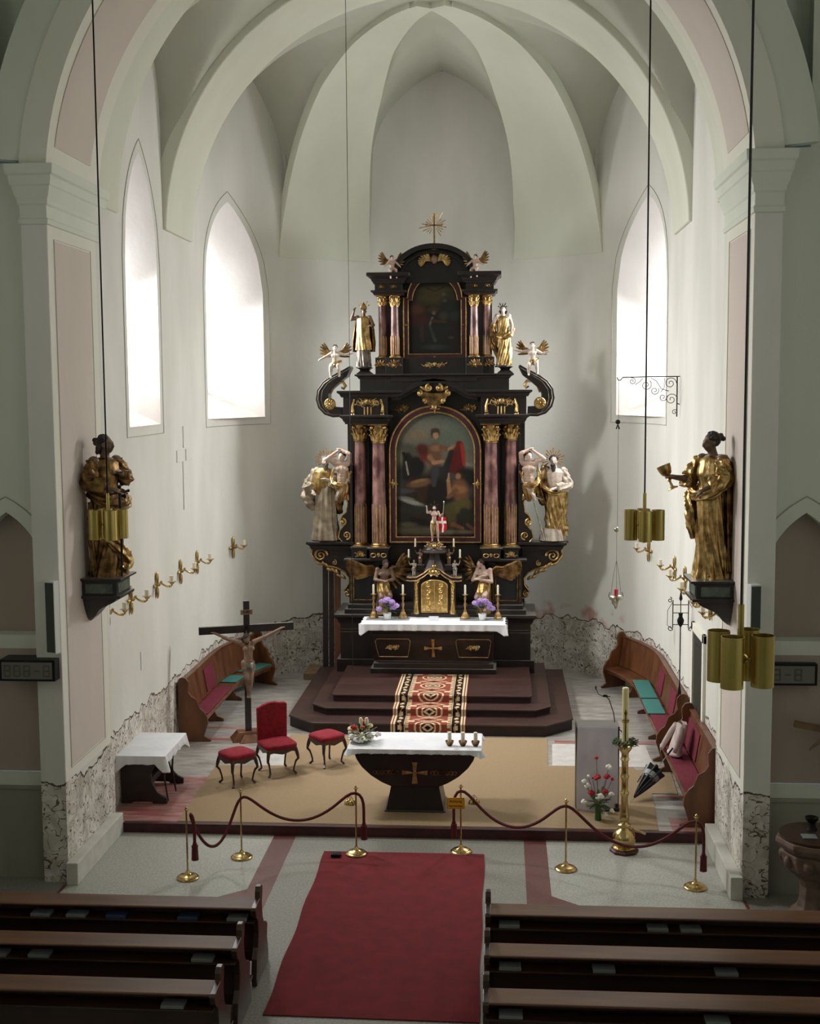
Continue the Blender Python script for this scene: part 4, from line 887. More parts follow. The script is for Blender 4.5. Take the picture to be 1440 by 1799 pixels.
for i, y in enumerate((17.95, 19.12, 20.62, 22.2, 23.45)):
    lab = 'brass cross sconce with candle on the left wall, '+names[i]
    if first: sc.location = (-RW, y, 3.2); sc.rotation_euler = (0, 0, PI/2); sc['label'] = lab; first = False
    else: dup(sc, (-RW, y, 3.2), PI/2, lab)
a = math.radians(162); dup(sc, (RW*math.cos(a), YC+RW*math.sin(a), 3.2), a-PI/2, 'brass cross sconce with candle on the left wall, '+names[5])
names = ['nearest the nave under the chalice statue', 'second from the nave', 'third from the nave', 'fourth from the nave', 'fifth from the nave', 'in the apse by the hanging lamp']
for i, y in enumerate((18.15, 19.05, 20.3, 21.7, 23.0)): dup(sc, (RW, y, 3.18), -PI/2, 'brass cross sconce with candle on the right wall, '+names[i])
a = math.radians(16); dup(sc, (RW*math.cos(a), YC+RW*math.sin(a), 3.18), a+PI/2-PI, 'brass cross sconce with candle on the right wall, '+names[5])

# --- hanging brass lamps
def lamp():
    t = thing('pendant_lamp', '', 'lamp', (0, 0, 0), 0, 'brass tube lamps hanging on cables')   # origin: middle of the tubes
    for k in range(4):
        a = PI/4+.25+k*PI/2; x, y = .15*math.cos(a), .15*math.sin(a)
        mb = MB(); mb.lathe([(.074, -.17), (.074, .17), (.07, .17), (.07, -.17), (.074, -.17)], x, y, 0, n=28); mb.lathe([(0, 0), (.07, 0), (.07, .006), (0, .006)], x, y, 0, n=20); mb.build('brass_tube', 'brassdull', t, ang=50)
    mb = MB(); mb.tube([(0, 0, -.2), (0, 0, .36)], .02, 12); mb.ell(0, 0, 0, .05, .05, .04); [mb.tube([(0, 0, 0), (.1*math.cos(PI/4+.25+k*PI/2), .1*math.sin(PI/4+.25+k*PI/2), 0)], .01, 6) for k in range(4)]; mb.build('stem', 'brassdull', t)
    return t
LP = [(2.9, 8.2, 4.72, 13.8, 'large looking brass tube lamp hanging nearest, before the font niche'), (2.93, 14.0, 4.97, 13.0, 'brass tube lamp hanging in front of the right chancel wall'), (-3.2, 14.0, 4.97, 12.8, 'brass tube lamp hanging in front of the statue with the sword')]
l0 = lamp()
for i, (x, y, z, zt, lab) in enumerate(LP):
    if i: k = dup(l0, (x, y, z), .5*i, lab)
    else: l0.location = (x, y, z); l0.rotation_euler = (0, 0, 0); l0['label'] = lab; k = l0
    mb = MB(); top = zt if i else 14.4
    mb.tube([(0, 0, .34), (0, 0, top-z)], .009, 6); mb.build('cable', 'cable', k)
mb = MB(); mb.tube([(-1.1, 20.0, 13.75), (-1.1, 20.0, 1.9)], .005, 5); tag(mb.build('hanging_wire', 'cable', None), 'thin grey wire hanging from the vault left of the high altar', 'wire')

# --- iron bracket with sanctuary lamp
t = thing('iron_bracket', 'scrolled wrought iron wall bracket in front of the right window', 'bracket', (4.54, 22.75, 6.0))
mb = MB(); mb.tube([(-.05, 0, -.02), (-.05, 0, .7)], .012, 6); mb.tube([(0, 0, .7), (-.55, 0, .7), (-1.02, 0, .69), (-1.06, 0, .64), (-1.1, 0, .64), (-1.12, 0, .69)], .01, 6); mb.tube([(0, 0, .2), (-.05, 0, .22)], .01, 5)
for cx_, cz_, r_, a0_, tn, mr in ((-.17, .58, .11, 0, 1.6, 1), (-.15, .29, .11, 0, 1.6, 1), (-.6, .55, .1, 2.2, 1.5, -1), (-.45, .45, .08, 2.6, 1.5, -1), (-.85, .62, .065, 1.2, 1.5, -1), (-.3, .33, .075, 2.8, 1.4, -1), (-.09, .06, .05, .6, 1.2, 1)):
    mb.tube([(cx_+mr*x, 0, cz_+z) for x, y, z in spiral(0, 0, r_, r_*.15, a0_, tn, 0, 34)], .0065, 5)
mb.tube([(-.52, 0, .68), (-.42, 0, .62), (-.33, 0, .48), (-.2, 0, .44)], .0065, 5); mb.tube([(-.8, 0, .56), (-.73, 0, .6), (-.66, 0, .67)], .0065, 5); mb.tube([(-.27, 0, .68), (-.28, 0, .5), (-.34, 0, .42)], .0065, 5)
mb.build('scrollwork', 'iron', t)
t = thing('sanctuary_lamp', 'silver hanging lamp with red glass under the iron bracket', 'lamp', (3.44, 22.75, 2.62))
mb = MB(); mb.lathe([(0, -.16), (.02, -.15), (.035, -.1), (.08, -.05), (.075, -.02), (.1, .02), (.12, .06), (.1, .09), (.09, .07), (0, 0)], n=24, wob=(.05, 6)); mb.build('bowl', 'silvermetal', t, ang=60)
mb = MB(); mb.lathe([(0, .02), (.035, .02), (.036, .2), (.03, .205), (0, .2)], n=18); mb.build('red_glass', 'redglass', t)
mb = MB()
for k in range(3):
    a_ = k*2*PI/3+.5; mb.tube([(.11*math.cos(a_), .11*math.sin(a_), .07), (.06*math.cos(a_), .06*math.sin(a_), .45), (0, 0, .74)], .004, 4); mb.tube([(.12*math.cos(a_), .12*math.sin(a_), .0), (.15*math.cos(a_), .15*math.sin(a_), .08), (.13*math.cos(a_), .13*math.sin(a_), .14)], .008, 5)
mb.tube([(0, 0, .74), (0, 0, 1.3)], .004, 4); mb.tube([(.01, 0, 1.3), (.01, 0, 4.03)], .004, 4); mb.build('chain', 'greycable', t)
mb = MB(); mb.ell(0, 0, 1.31, .052); mb.build('counterweight', 'silvermetal', t)
mb = MB(); mb.ell(0, 0, 3.27, .045, .03, .045); mb.tube([(0, 0, 3.22), (.03, 0, 3.14)], .012, 5); mb.tube([(0, 0, 3.22), (-.03, 0, 3.14)], .012, 5); mb.build('pulley', 'iron', t)

# --- loudspeaker columns and hymn number displays
for sx, w in ((-1, 'left'), (1, 'right')):
    t = thing('column_loudspeaker', 'narrow grey column loudspeaker on the %s pillar beside the blind niche' % w, 'loudspeaker', (sx*4.46, 15.49, 3.12), sx*.3, 'column loudspeakers')
    mb = MB(); mb.box(-.07, .07, -.045, .06, 0, .95); mb.build('cabinet', 'whitemetal', t, smooth=False, bev=.006)
    mb = MB(); mb.box(-.062, .062, -.052, -.043, .02, .93); mb.build('grille', 'speaker', t, smooth=False)
for sx, w, xs_, ys_, n_ in ((-1, 'left', -4.8, 15.5, '888-8'), (1, 'right', 4.92, 15.71, '88-8')):
    t = thing('hymn_display', 'black framed hymn number display on the %s wall below the loudspeaker' % w, 'display', (xs_, ys_, 2.9), 0, 'hymn number displays')
    mb = MB(); mb.box(-.37, .37, -.07, 15.75-ys_, -.14, .14); mb.build('frame', 'iron', t, smooth=False, bev=.006)
    mb = MB(); mb.box(-.335, .335, -.076, -.068, -.11, .11); mb.build('face', 'plate', t, smooth=False)
    def dig(cx_, only=None):
        h, w_ = .075, .042; S7 = {'a': ((-w_, h), (w_, h)), 'g': ((-w_, 0), (w_, 0)), 'd': ((-w_, -h), (w_, -h)), 'f': ((-w_, h), (-w_, 0)), 'b': ((w_, h), (w_, 0)), 'e': ((-w_, 0), (-w_, -h)), 'c': ((w_, 0), (w_, -h))}
        mb = MB()
        for kk, ((a_, b_), (c_, d_)) in S7.items():
            if only is None or kk in only: mb.tube([(cx_+a_*.9, -.078, b_*.92), (cx_+c_*.9, -.078, d_*.92)], .009, 4)
        mb.build('digit', 'seg', t)
    for i, ch in enumerate(n_): dig(-.26+i*.13, 'g' if ch == '-' else None)

# --- pews
def pew(x0, x1, label, grp):
    """origin on the floor under the back; the book shelf and seat backs run along x"""
    t = thing('pew', label, 'pew', (0, 0, 0), 0, grp)
    mb = MB(); mb.frus((x0, x1, -.02, .02, .3), (x0, x1, .05, .09, .86)); mb.build('back_panel', 'pew', t, smooth=False)
    mb = MB(); mb.frus((x0, x1, -.2, .06, .855), (x0, x1, -.2, .1, .88)); mb.build('book_ledge', 'pewtop', t, smooth=False, bev=.01)
    mb = MB(); mb.box(x0, x1, -.2, .02, .7, .72); mb.box(x0, x1, -.03, .0, .2, .32); mb.build('book_shelf', 'pew', t, smooth=False, bev=.004)
    mb = MB(); mb.box(x0, x1, .0, .4, .4, .43); mb.build('seat', 'pew', t, smooth=False, bev=.006)
    mb = MB(); mb.box(x0, x1, -.5, -.28, .14, .17); mb.build('kneeler', 'pew', t, smooth=False, bev=.006)
    pl = [(-.22, 0), (.46, 0), (.46, .12), (.4, .3), (.44, .44), (.36, .5), (.24, .54), (.17, .64), (.14, .8), (.18, .9), (.19, .98), (.14, 1.02), (.07, 1.02), (.04, .97), (.03, .9), (-.2, .885), (-.22, .86), (-.19, .78), (-.1, .7), (-.08, .55), (-.12, .4), (-.2, .3), (-.24, .12)]
    for x in (x0, x1): mb = MB(); mb.prism(pl, x-.03, x+.03, 'x'); mb.build('end_board', 'pew', t, smooth=False, bev=.008)
    return t
rows = [13.08, 12.1, 11.14]; nmr = ['front', 'second', 'third']
pl0 = pew(-6.4, -1.36, '', 'dark pews left of the red carpet'); pr0 = pew(1.19, 6.4, '', 'dark pews right of the red carpet')
for i, y in enumerate(rows):
    for p0, sd in ((pl0, 'left'), (pr0, 'right')):
        lab = 'dark walnut pew, %s row of the %s block beside the carpet' % (nmr[i], sd)
        if i == 0: p0.location = (0, y, .003); p0['label'] = lab
        else: dup(p0, (0, y, .003), 0, lab)
bk = [(-3.75, 0, 0), (-3.35, 0, 0), (-2.9, 0, 1), (-2.1, 0, 1), (-1.55, 0, 0), (-3.85, 1, 0), (-3.4, 1, 0), (-1.7, 1, 0), (-4.1, 2, 0), (-3.65, 2, 0), (-1.75, 2, 0), (1.42, 0, 0), (3.0, 0, 0), (3.35, 0, 0), (1.42, 1, 0), (2.35, 1, 0), (3.55, 1, 0), (4.95, 1, 0), (1.42, 2, 0), (3.3, 2, 0)]
for i, (x, r_, bl) in enumerate(bk):
    y = rows[r_]; mb = MB(); mb.box(x-.11, x+.11, y-.19, y-.05, .725, .76); o = mb.build('hymn_book', 'bookblue' if bl else 'book', None, smooth=False, bev=.004)
    tag(o, ('blue' if bl else 'grey')+' hymn book under the ledge of the %s %s pew, %s' % (nmr[r_], 'left' if x < 0 else 'right', '%s from the aisle' % ['first', 'second', 'third', 'fourth', 'fifth'][sorted([abs(b[0]) for b in bk if b[1] == r_ and (b[0] < 0) == (x < 0)]).index(abs(x))]), 'book', 'hymn books under the pew ledges')

# --- baptismal font
t = thing('baptismal_font', 'carved brown stone baptismal font with wooden lid at the right edge', 'font', (5.13, 14.95, .003))
mb = MB(); mb.lathe([(0, 0), (.3, 0), (.3, .1), (.24, .14), (.2, .2), (.17, .3), (.16, .45), (.2, .55), (.26, .6), (.34, .68), (.38, .78), (.4, .88), (.36, .9), (.42, .93), (.47, 1.0), (.46, 1.06), (0, 1.06)], n=8); o = mb.build('basin', 'fontstone', t, smooth=False, bev=.012)
mb = MB()
for k in range(8):
    a_ = k*PI/4+PI/8; leaf(mb, (.35*math.cos(a_), .35*math.sin(a_), .7), PI/2, .18, .14); mb.ell(.37*math.cos(a_), .37*math.sin(a_), .8, .05, .05, .06); mb.build('carved_leaf', 'fontstone', t); mb = MB()
mb = MB(); mb.lathe([(0, 1.06), (.42, 1.06), (.42, 1.09), (0, 1.095)], n=32); mb.build('lid', 'pew', t, ang=40)
mb = MB(); mb.lathe([(0, 0), (.07, 0), (.05, .03), (.04, .08), (.075, .12), (.08, .15), (0, .12)], 5.13, 15.1, 1.1, n=16); tag(mb.build('candle_dish', 'iron', None), 'small dark dish standing on the lid of the baptismal font', 'dish')
mb = MB(); mb.box(4.95, 5.12, 14.75, 14.9, 1.1, 1.112); tag(mb.build('leaflet', 'book', None, smooth=False), 'grey leaflet lying on the lid of the baptismal font', 'leaflet')
# --- boards leaning behind the altar on the left
for i, (x0, x1, y, m_) in enumerate(((-2.62, -2.5, 27.0, 'black2'), (-2.47, -2.36, 26.92, 'black2'), (-2.34, -2.2, 26.85, 'oak'))):
    mb = MB(); mb.prism([(y, .15), (y+.05, .15), (y+.22, 2.75), (y+.17, 2.75)], x0, x1, 'x'); tag(mb.build('wooden_board', m_, None, smooth=False, bev=.005), 'upright dark board leaning behind the left side of the high altar, %s' % ['outermost', 'middle one', 'next to the altar'][i], 'board', 'boards behind the high altar')
mb = MB(); mb.prism([(-3.0, 27.6), (-2.2, 27.2), (-2.2, 26.6), (-3.0, 26.6)], .152, .3, 'z'); tag(mb.build('wooden_block', 'pinewood', None, smooth=False, bev=.01), 'pale wooden base block on the floor behind the left side of the altar', 'block')
# ================================================================== CARVED FIGURES
BASEJ = dict(pelvis=(0, 0, .53), chest=(0, 0, .72), neck=(0, .005, .83), head=(0, -.012, .905), shL=(-.1, 0, .80), elL=(-.15, .01, .65), haL=(-.13, -.07, .54),
             shR=(.1, 0, .80), elR=(.15, .01, .65), haR=(.13, -.07, .54), hpL=(-.05, 0, .52), knL=(-.055, -.02, .29), anL=(-.055, .015, .045), hpR=(.05, 0, .52), knR=(.055, -.02, .29), anR=(.055, .015, .045),
             ftL=(-.065, -.065, .02), ftR=(.065, -.065, .02))
def body(t, H, J, m='skin', look=0.0, tilt=0.0, chubby=0, parts='all', vox=.0075, fing=None, beard=False, muscle=0, name='body', gaze=0.0):
    """one continuous skin: trunk, limbs, hands with five fingers, head with face (figure faces -y)"""
    D = dict(BASEJ); D.update(J); V = {k: Vector(v) for k, v in D.items()}; mb = MB(); g = 1.35 if chubby else 1.0
    hd = V['head']; hs = 1.42 if chubby else 1.0
    if parts in ('all', 'top'):
        mb.cap(V['pelvis'], .072*g, (V['pelvis']+V['chest'])/2, .062*g); mb.cap((V['pelvis']+V['chest'])/2, .062*g, V['chest'], .072*g)
        cR = (V['shR']-V['shL']).normalized()
        mb.cap(V['shL']+cR*.02-Vector((0, 0, .03)), .042*g, V['shR']-cR*.02-Vector((0, 0, .03)), .042*g)
        for s_ in (-1, 1): mb.ell(*(V['chest']+cR*s_*.045+Vector((0, -.038*g, .01))), .045*g, .03*g, .036*g)
        mb.ell(*(V['pelvis']+Vector((0, -.01, .07))), .068*g, .06*g, .07*g)
        mb.cap(V['chest']+Vector((0, 0, .04)), .045*g, V['neck'], .034*g); mb.cap(V['neck'], .032*g, hd-Vector((0, 0, .02)), .03*g)
        if muscle:
            for k in range(3):
                for s_ in (-1, 1): mb.ell(V['pelvis'].x+s_*.022, V['pelvis'].y-.058, V['pelvis'].z+.05+k*.034, .02, .014, .016)
        for a, b, c_ in (('shL', 'elL', 'haL'), ('shR', 'elR', 'haR')):
            mb.cap(V[a], .035*g, V[b], .027*g); mb.cap(V[b], .028*g, V[c_], .018*g); mb.ell(*V[a], .04*g)
            mb.ell(*(V[a].lerp(V[b], .45)), .034*g); mb.ell(*(V[b].lerp(V[c_], .25)), .03*g)
            d = (V[c_]-V[b]).normalized(); sd_ = d.cross(Vector((0, 0, 1))); sd_ = sd_.normalized() if sd_.length > .1 else Vector((1, 0, 0)); up = sd_.cross(d)
            pal = V[c_]+d*.024; mb.cap(V[c_], .017, pal, .019); R = d.to_track_quat('X', 'Z').to_matrix(); mb.ell(*pal, .026, .022, .012, R=R)
            for f in range(4):
                o = sd_*(-.0165+.011*f); L_ = (.03, .036, .034, .026)[f]; k0 = pal+d*.018+o; k1 = k0+d*L_*.5-up*.004; k2 = k1+d*L_*.45-up*(.016 if fing == 'curl' else .008)
                mb.cap(k0, .0062, k1, .0058, 8); mb.cap(k1, .0058, k2, .0048, 8)
            s2 = 1 if c_ == 'haL' else -1; k0 = pal-d*.006+sd_*s2*.018; k1 = k0+sd_*s2*.014+d*.014; mb.cap(k0, .0075, k1, .0065, 8); mb.cap(k1, .0065, k1+d*.016-up*.004, .0055, 8)
        # head
        R = Matrix.Rotation(look, 3, 'Z') @ Matrix.Rotation(tilt, 3, 'Y') @ Matrix.Rotation(gaze, 3, 'X')
        def E(x, y, z, a, b, c_): q = hd+R@(Vector((x, y, z))*hs); mb.ell(*q, a*hs, b*hs, c_*hs, R=R)
        E(0, .006, .014, .043, .052, .046); E(0, -.008, -.012, .036, .042, .046); E(0, -.028, -.044, .018, .018, .016)
        E(0, -.053, -.004, .0085, .013, .018); E(0, -.06, -.014, .0095, .009, .0075); E(0, -.044, .016, .03, .01, .007)
        E(0, -.048, -.031, .015, .008, .0055); E(0, -.046, -.038, .013, .008, .005)
        for s_ in (-1, 1): E(s_*.022, -.034, -.016, .014, .014, .014); E(s_*.044, .004, -.004, .006, .012, .016); E(s_*.017, -.043, .004, .009, .006, .006)
    if parts in ('all', 'legs'):
        mb.ell(*V['pelvis'], .078*g, .062*g, .058*g)
        for a, b, c_, f_ in (('hpL', 'knL', 'anL', 'ftL'), ('hpR', 'knR', 'anR', 'ftR')):
            mb.cap(V[a], .06*g, V[b], .038*g); mb.ell(*(V[a].lerp(V[b], .35)), .06*g); mb.cap(V[b], .036*g, V[b].lerp(V[c_], .35), .038*g); mb.cap(V[b].lerp(V[c_], .35), .038*g, V[c_], .021*g)
            mb.ell(*V[c_], .024*g); mb.cap(V[c_]-Vector((0, 0, .018)), .02*g, V[f_], .017*g)
            d = (V[f_]-V[c_]); d.z = 0; d = d.normalized() if d.length > .01 else Vector((0, -1, 0)); sd_ = Vector((-d.y, d.x, 0))
            for k in range(5): q = V[f_]+d*.016+sd_*(-.016+.008*k)*1.1; mb.ell(*q, .0075, .0075, .006, n=8, m=6)
    mb.v = [(x*H, y*H, z*H) for x, y, z in mb.v]
    me = remesh(mb, vox*H, 2); return link(name, me, m, t, True, ang=180)
def ridge(x): return 1-abs(math.sin(x))**.8*2
def robe(t, H, rows, m, name='robe', amp=.12, k=7, seed=0, amp_top=.03, ang=(0, 2*PI), solid=0, nv=46, n=132, slant=2.0, closed=True, hem=0, smooth=75):
    """draped cloth: rows (z, cx, cy, rx, ry); folds grow sharper toward the hem"""
    rd = random.Random(seed); p1, p2, p3, s1, s2 = [rd.uniform(0, 6) for _ in range(3)]+[rd.uniform(-slant, slant), rd.uniform(-slant, slant)]
    zs = [r[0] for r in rows][::-1]; col = lambda i: [r[i] for r in rows][::-1]; C_ = [col(i) for i in range(5)]
    z0, z1 = rows[0][0], rows[-1][0]; full = abs(ang[1]-ang[0]-2*PI) < .01
    def P(u, v):
        z = z0+(z1-z0)*v; cx, cy, rx, ry = [float(np.interp(z, zs, C_[i])) for i in (1, 2, 3, 4)]; a = ang[0]+(ang[1]-ang[0])*u
        A = amp_top+(amp-amp_top)*v; hz = hem*math.sin(a*3+seed)*v
        f = .5*ridge((a*k+p1+s1*z*6+.7*math.sin(a*2+z*9))/2)+.32*ridge((a*(k*1.7)+p2-s2*z*9)/2)+.18*ridge((a*3+p3+z*22+1.2*math.sin(a*2))/2)
        s_ = 1+A*f; return ((cx+rx*s_*math.cos(a))*H, (cy+ry*s_*math.sin(a))*H, (z+hz)*H)
    mb = MB(); mb.grid(P, n, nv, full)
    if full and closed:
        N = nv+1; mb.f.append(tuple(i*N for i in range(n))); mb.f.append(tuple(i*N+nv for i in range(n))[::-1])
    o = mb.build(name, m, t, ang=smooth)
    if solid: s_ = o.modifiers.new('s', 'SOLIDIFY'); s_.thickness = solid*H; s_.offset = 0
    return o
def roll(t, H, pts, radii, m, name='drapery', k=5, amp=.25, seed=0, n=40, steps=10, flat_=1.0):
    """twisted roll of cloth along a path (joint coordinates)"""
    rd = random.Random(seed); P = [Vector(p) for p in pts]; Q = []; R_ = []
    for i in range(len(P)-1):
        p0, p1, p2, p3 = P[max(i-1, 0)], P[i], P[i+1], P[min(i+2, len(P)-1)]
        for j in range(steps):
            u = j/steps; Q.append(.5*((2*p1)+(p2-p0)*u+(2*p0-5*p1+4*p2-p3)*u*u+(3*p1-p0-3*p2+p3)*u**3)); R_.append(radii[i]*(1-u)+radii[i+1]*u)
    Q.append(P[-1]); R_.append(radii[-1]); ph = rd.uniform(0, 6)
    t0 = (Q[1]-Q[0]).normalized(); nr = t0.cross(Vector((0, 1, .1))).normalized(); rings = []
    for i, p in enumerate(Q):
        tt = (Q[min(i+1, len(Q)-1)]-Q[max(i-1, 0)]).normalized(); nr = (nr-tt*nr.dot(tt)).normalized(); b = tt.cross(nr); ring = []
        for j in range(n):
            a = 2*PI*j/n; r_ = R_[i]*(1+amp*ridge((k*a+ph+i*.28)/2)+.1*math.sin(i*.9+a*2)); q = p+nr*math.cos(a)*r_+b*math.sin(a)*r_; ring.append((q.x*H, (p.y+(q.y-p.y)*flat_)*H, q.z*H))
        rings.append(ring)
    mb = MB(); mb.loft(rings); return mb.build(name, m, t, ang=75)
def sleeve(t, H, J, sd, m, r=(.05, .055, .06), upto=.85, name='sleeve', seed=0):
    D = dict(BASEJ); D.update(J); a, b, c_ = Vector(D['sh'+sd]), Vector(D['el'+sd]), Vector(D['ha'+sd]); e = b.lerp(c_, upto)
    return roll(t, H, [a, a.lerp(b, .5), b, e], [r[0]*.85, r[0], r[1], r[2]], m, name, 6, .16, seed)
def halo(t, H, hd, m='goldwood', n=15, r0=.06, r1=.13, a0=-35, a1=215, y=.03):
    mb = MB(); hd = Vector(hd)
    for i in range(n):
        a = math.radians(a0+(a1-a0)*i/(n-1)); L_ = r1*(1 if i % 2 else .82); d = Vector((math.cos(a), 0, math.sin(a))); s_ = Vector((-d.z, 0, d.x)); w = .0075
        p0, p1 = hd+Vector((0, y, 0))+d*r0, hd+Vector((0, y, 0))+d*L_; q = [p0-s_*w*.5, p1-s_*w*1.3, p1+d*.004, p1+s_*w*1.3, p0+s_*w*.5]; vs = [(v.x*H, (v.y+k)*H, v.z*H) for k in (-.003, .003) for v in q]
        mb.add(vs, [(0, 1, 2, 3, 4), (9, 8, 7, 6, 5)]+[(j, (j+1) % 5, (j+1) % 5+5, j+5) for j in range(5)])
    return mb.build('halo', m, t, smooth=False)
def hair(t, H, hd, m='hair', look=0.0, seed=0, long=0, beard=0, bun=0, hs=1.0, tilt=0.0, gaze=0.0, curls=46, name='hair', mbeard=None):
    rd = random.Random(seed); hd = Vector(hd); R = Matrix.Rotation(look, 3, 'Z') @ Matrix.Rotation(tilt, 3, 'Y') @ Matrix.Rotation(gaze, 3, 'X'); mb = MB()
    def E(x, y, z, r, rz=None): q = hd+R@(Vector((x, y, z))*hs); mb.ell(*(q*H), r*hs*H, r*hs*H, (rz or r)*hs*H, n=9, m=6, R=R)
    E(0, .013, .025, .0495, .041); E(0, .024, .008, .047, .044)
    for i in range(curls):
        a = rd.uniform(-.35, PI+.35); e = rd.uniform(-.1, 1.3); x, y, z = .046*math.cos(a)*math.cos(e), .012+.05*math.sin(a)*math.cos(e), .016+.048*math.sin(e)
        E(x, y, z, rd.uniform(.009, .014))
    if long:
        for s_ in (-1, 1):
            for k in range(9): E(s_*(.042+.004*k*(k < 5)), .02+.003*k, -.005-long*k/9, .015, .02)
        for k in range(7): E(rd.uniform(-.02, .02), .045, -.01-long*k/7, .024)
    if bun: E(0, .07, .02, .026); E(.008, .085, .008, .018); E(-.01, .08, .03, .018)
    o = mb.build(name, m, t, ang=180)
    if beard:
        mb = MB()
        for i in range(34):
            a = rd.uniform(-1.3, 1.3); v = rd.random(); q = hd+R@(Vector((.03*math.sin(a)*(1-v*.6), -.03-.016*math.cos(a)-.004*v, -.034-beard*v))*hs); mb.ell(*(q*H), .010*hs*H, .010*hs*H, .014*hs*H, n=8, m=5)
        mb.build('beard', mbeard or m, t, ang=180)
    return o
def wing(t, H, root, spread, m='goldold', n=9, L_=.35, curl=.5, y=.04, name='wing', a0=100, a1=10, th=.012):
    """layered feathers fanned from the shoulder; spread=-1 left, 1 right"""
    mb = MB(); r = Vector(root); am = math.radians((a0*.55+a1*.45)); arm = Vector((spread*math.cos(am), 0, math.sin(am)))
    for layer in (0, 1, 2):
        for i in range(n-layer):
            u = i/(n-1); a = math.radians(a0*.8+(a1-a0*.8)*u-12*layer*0); l = L_*(.95-.28*layer)*(.75+.35*math.sin(PI*(.15+.6*u))); p0 = r+arm*L_*(.42*(1-u))+Vector((0, y-.012*layer, 0))
            ang_ = a if spread > 0 else PI-a
            leaf(mb, tuple(p0*H), ang_, l*H, L_*.19*H, 0, .12)
    pts = [r+Vector((0, y-.01, -.02)), r+arm*L_*.28+Vector((0, y-.02, .05)), r+arm*L_*.62+Vector((0, y-.02, .02))]
    mb.tube([tuple(q*H) for q in pts], [.03*H, .036*H, .014*H], 8)
    return mb.build(name, m, t, ang=60)
def base_block(t, H, w=.2, d=.13, h=.035, m='black'):
    mb = MB(); mb.lathe([(0, -h), (w/2*1.05, -h), (w/2, -.004), (0, 0)], n=10); mb.v = [(x*H, y*H*d/w*1.3, z*H) for x, y, z in mb.v]; return mb.build('plinth', m, t, smooth=False, bev=.004)
STD = [(.82, 0, .0, .055, .05), (.78, 0, 0, .115, .07), (.7, 0, 0, .115, .085), (.6, 0, 0, .095, .075), (.52, 0, 0, .115, .09), (.35, 0, -.005, .125, .1), (.15, 0, 0, .14, .11), (.02, 0, 0, .16, .125)]

# --- bearded saint left of the altar, grey robe and gilt cape
GX = -0.06
t = thing('saint_statue', 'bearded saint in silvery robe and gilt cape left of the altar columns', 'statue', (-2.42, 26.4, 3.29), math.radians(-4)); H = 1.87
J = dict(haL=(-.12, -.12, .56), elL=(-.19, -.0, .62), elR=(.17, -.03, .65), haR=(.04, -.13, .7), head=(.005, -.02, .905))
body(t, H, J, 'skinpale', look=.25); hair(t, H, J['head'], 'hairgrey', .25, 1, beard=.07); halo(t, H, (.005, 0, .92)); base_block(t, H, .34)
robe(t, H, [(.82, 0, 0, .06, .05), (.78, 0, 0, .12, .075), (.66, 0, 0, .12, .09), (.55, 0, -.01, .115, .095), (.4, .0, -.01, .13, .105), (.2, 0, -.005, .145, .115), (.0, 0, 0, .17, .13)], 'robegrey', amp=.2, k=8, seed=3)
sleeve(t, H, J, 'L', 'robegrey', (.06, .075, .085), .7, seed=1); sleeve(t, H, J, 'R', 'robegrey', (.06, .065, .07), .75, seed=2)
robe(t, H, [(.83, 0, .005, .075, .055), (.78, -.01, 0, .135, .085), (.7, -.03, 0, .15, .1), (.62, -.05, .0, .155, .105), (.54, -.07, .01, .15, .1)], 'gold', 'cape', amp=.16, k=6, seed=8, ang=(1.9, 5.3), solid=.012, closed=False, hem=.03)
roll(t, H, [(.1, .02, .8), (.17, -.02, .7), (.17, -.02, .56), (.15, 0, .42), (.16, .02, .3)], [.035, .05, .055, .05, .03], 'goldold', seed=4)
roll(t, H, [(-.19, 0, .6), (-.2, -.03, .5), (-.17, -.03, .42), (-.14, -.02, .34)], [.05, .075, .06, .02], 'robegrey', seed=9)
# --- bearded saint right of the altar with sword
t = thing('saint_statue', 'bearded saint in white shirt and gilt mantle leaning a sword, right of the columns', 'statue', (2.46, 26.4, 3.29), math.radians(4)); H = 1.86
J = dict(elL=(-.17, -.02, .72), haL=(-.19, -.05, .84), elR=(.15, -.05, .63), haR=(-.02, -.15, .6), head=(-.01, -.02, .905), chest=(.0, 0, .72))
body(t, H, J, 'skinpale', look=-.2); hair(t, H, J['head'], 'hair', -.2, 5, beard=.08, mbeard='hair'); halo(t, H, (-.01, 0, .92)); base_block(t, H, .32)
robe(t, H, [(.82, 0, 0, .06, .05), (.78, 0, 0, .118, .075), (.68, .005, 0, .11, .085), (.6, .01, 0, .095, .08), (.54, .01, 0, .1, .08)], 'skinpale', 'shirt', amp=.09, k=7, seed=21)
robe(t, H, [(.6, .01, -.005, .115, .09), (.55, .02, -.01, .135, .11), (.42, .02, -.01, .13, .11), (.25, .02, 0, .125, .105), (.1, .03, .01, .12, .1), (.05, .04, .01, .11, .09)], 'gold', 'mantle', amp=.22, k=8, seed=12, slant=4)
robe(t, H, [(.14, -.02, 0, .12, .1), (.08, -.02, 0, .14, .11), (.0, -.02, 0, .15, .12)], 'skinpale', 'under_robe', amp=.15, k=8, seed=14)
roll(t, H, [(-.1, .02, .85), (-.13, .0, .75), (-.16, -.01, .62), (-.15, -.0, .5), (-.12, 0, .4)], [.04, .055, .06, .05, .02], 'goldold', seed=6); roll(t, H, [(-.14, -.06, .62), (-.03, -.11, .56), (.08, -.08, .56), (.15, .0, .62), (.15, .03, .72)], [.02, .035, .04, .04, .02], 'gold', seed=7)
sleeve(t, H, J, 'R', 'skinpale', (.05, .055, .05), .8, seed=5); roll(t, H, [(.1, .02, .1), (.13, -.02, .14), (.11, -.03, .2)], [.03, .035, .01], 'gold', seed=3)
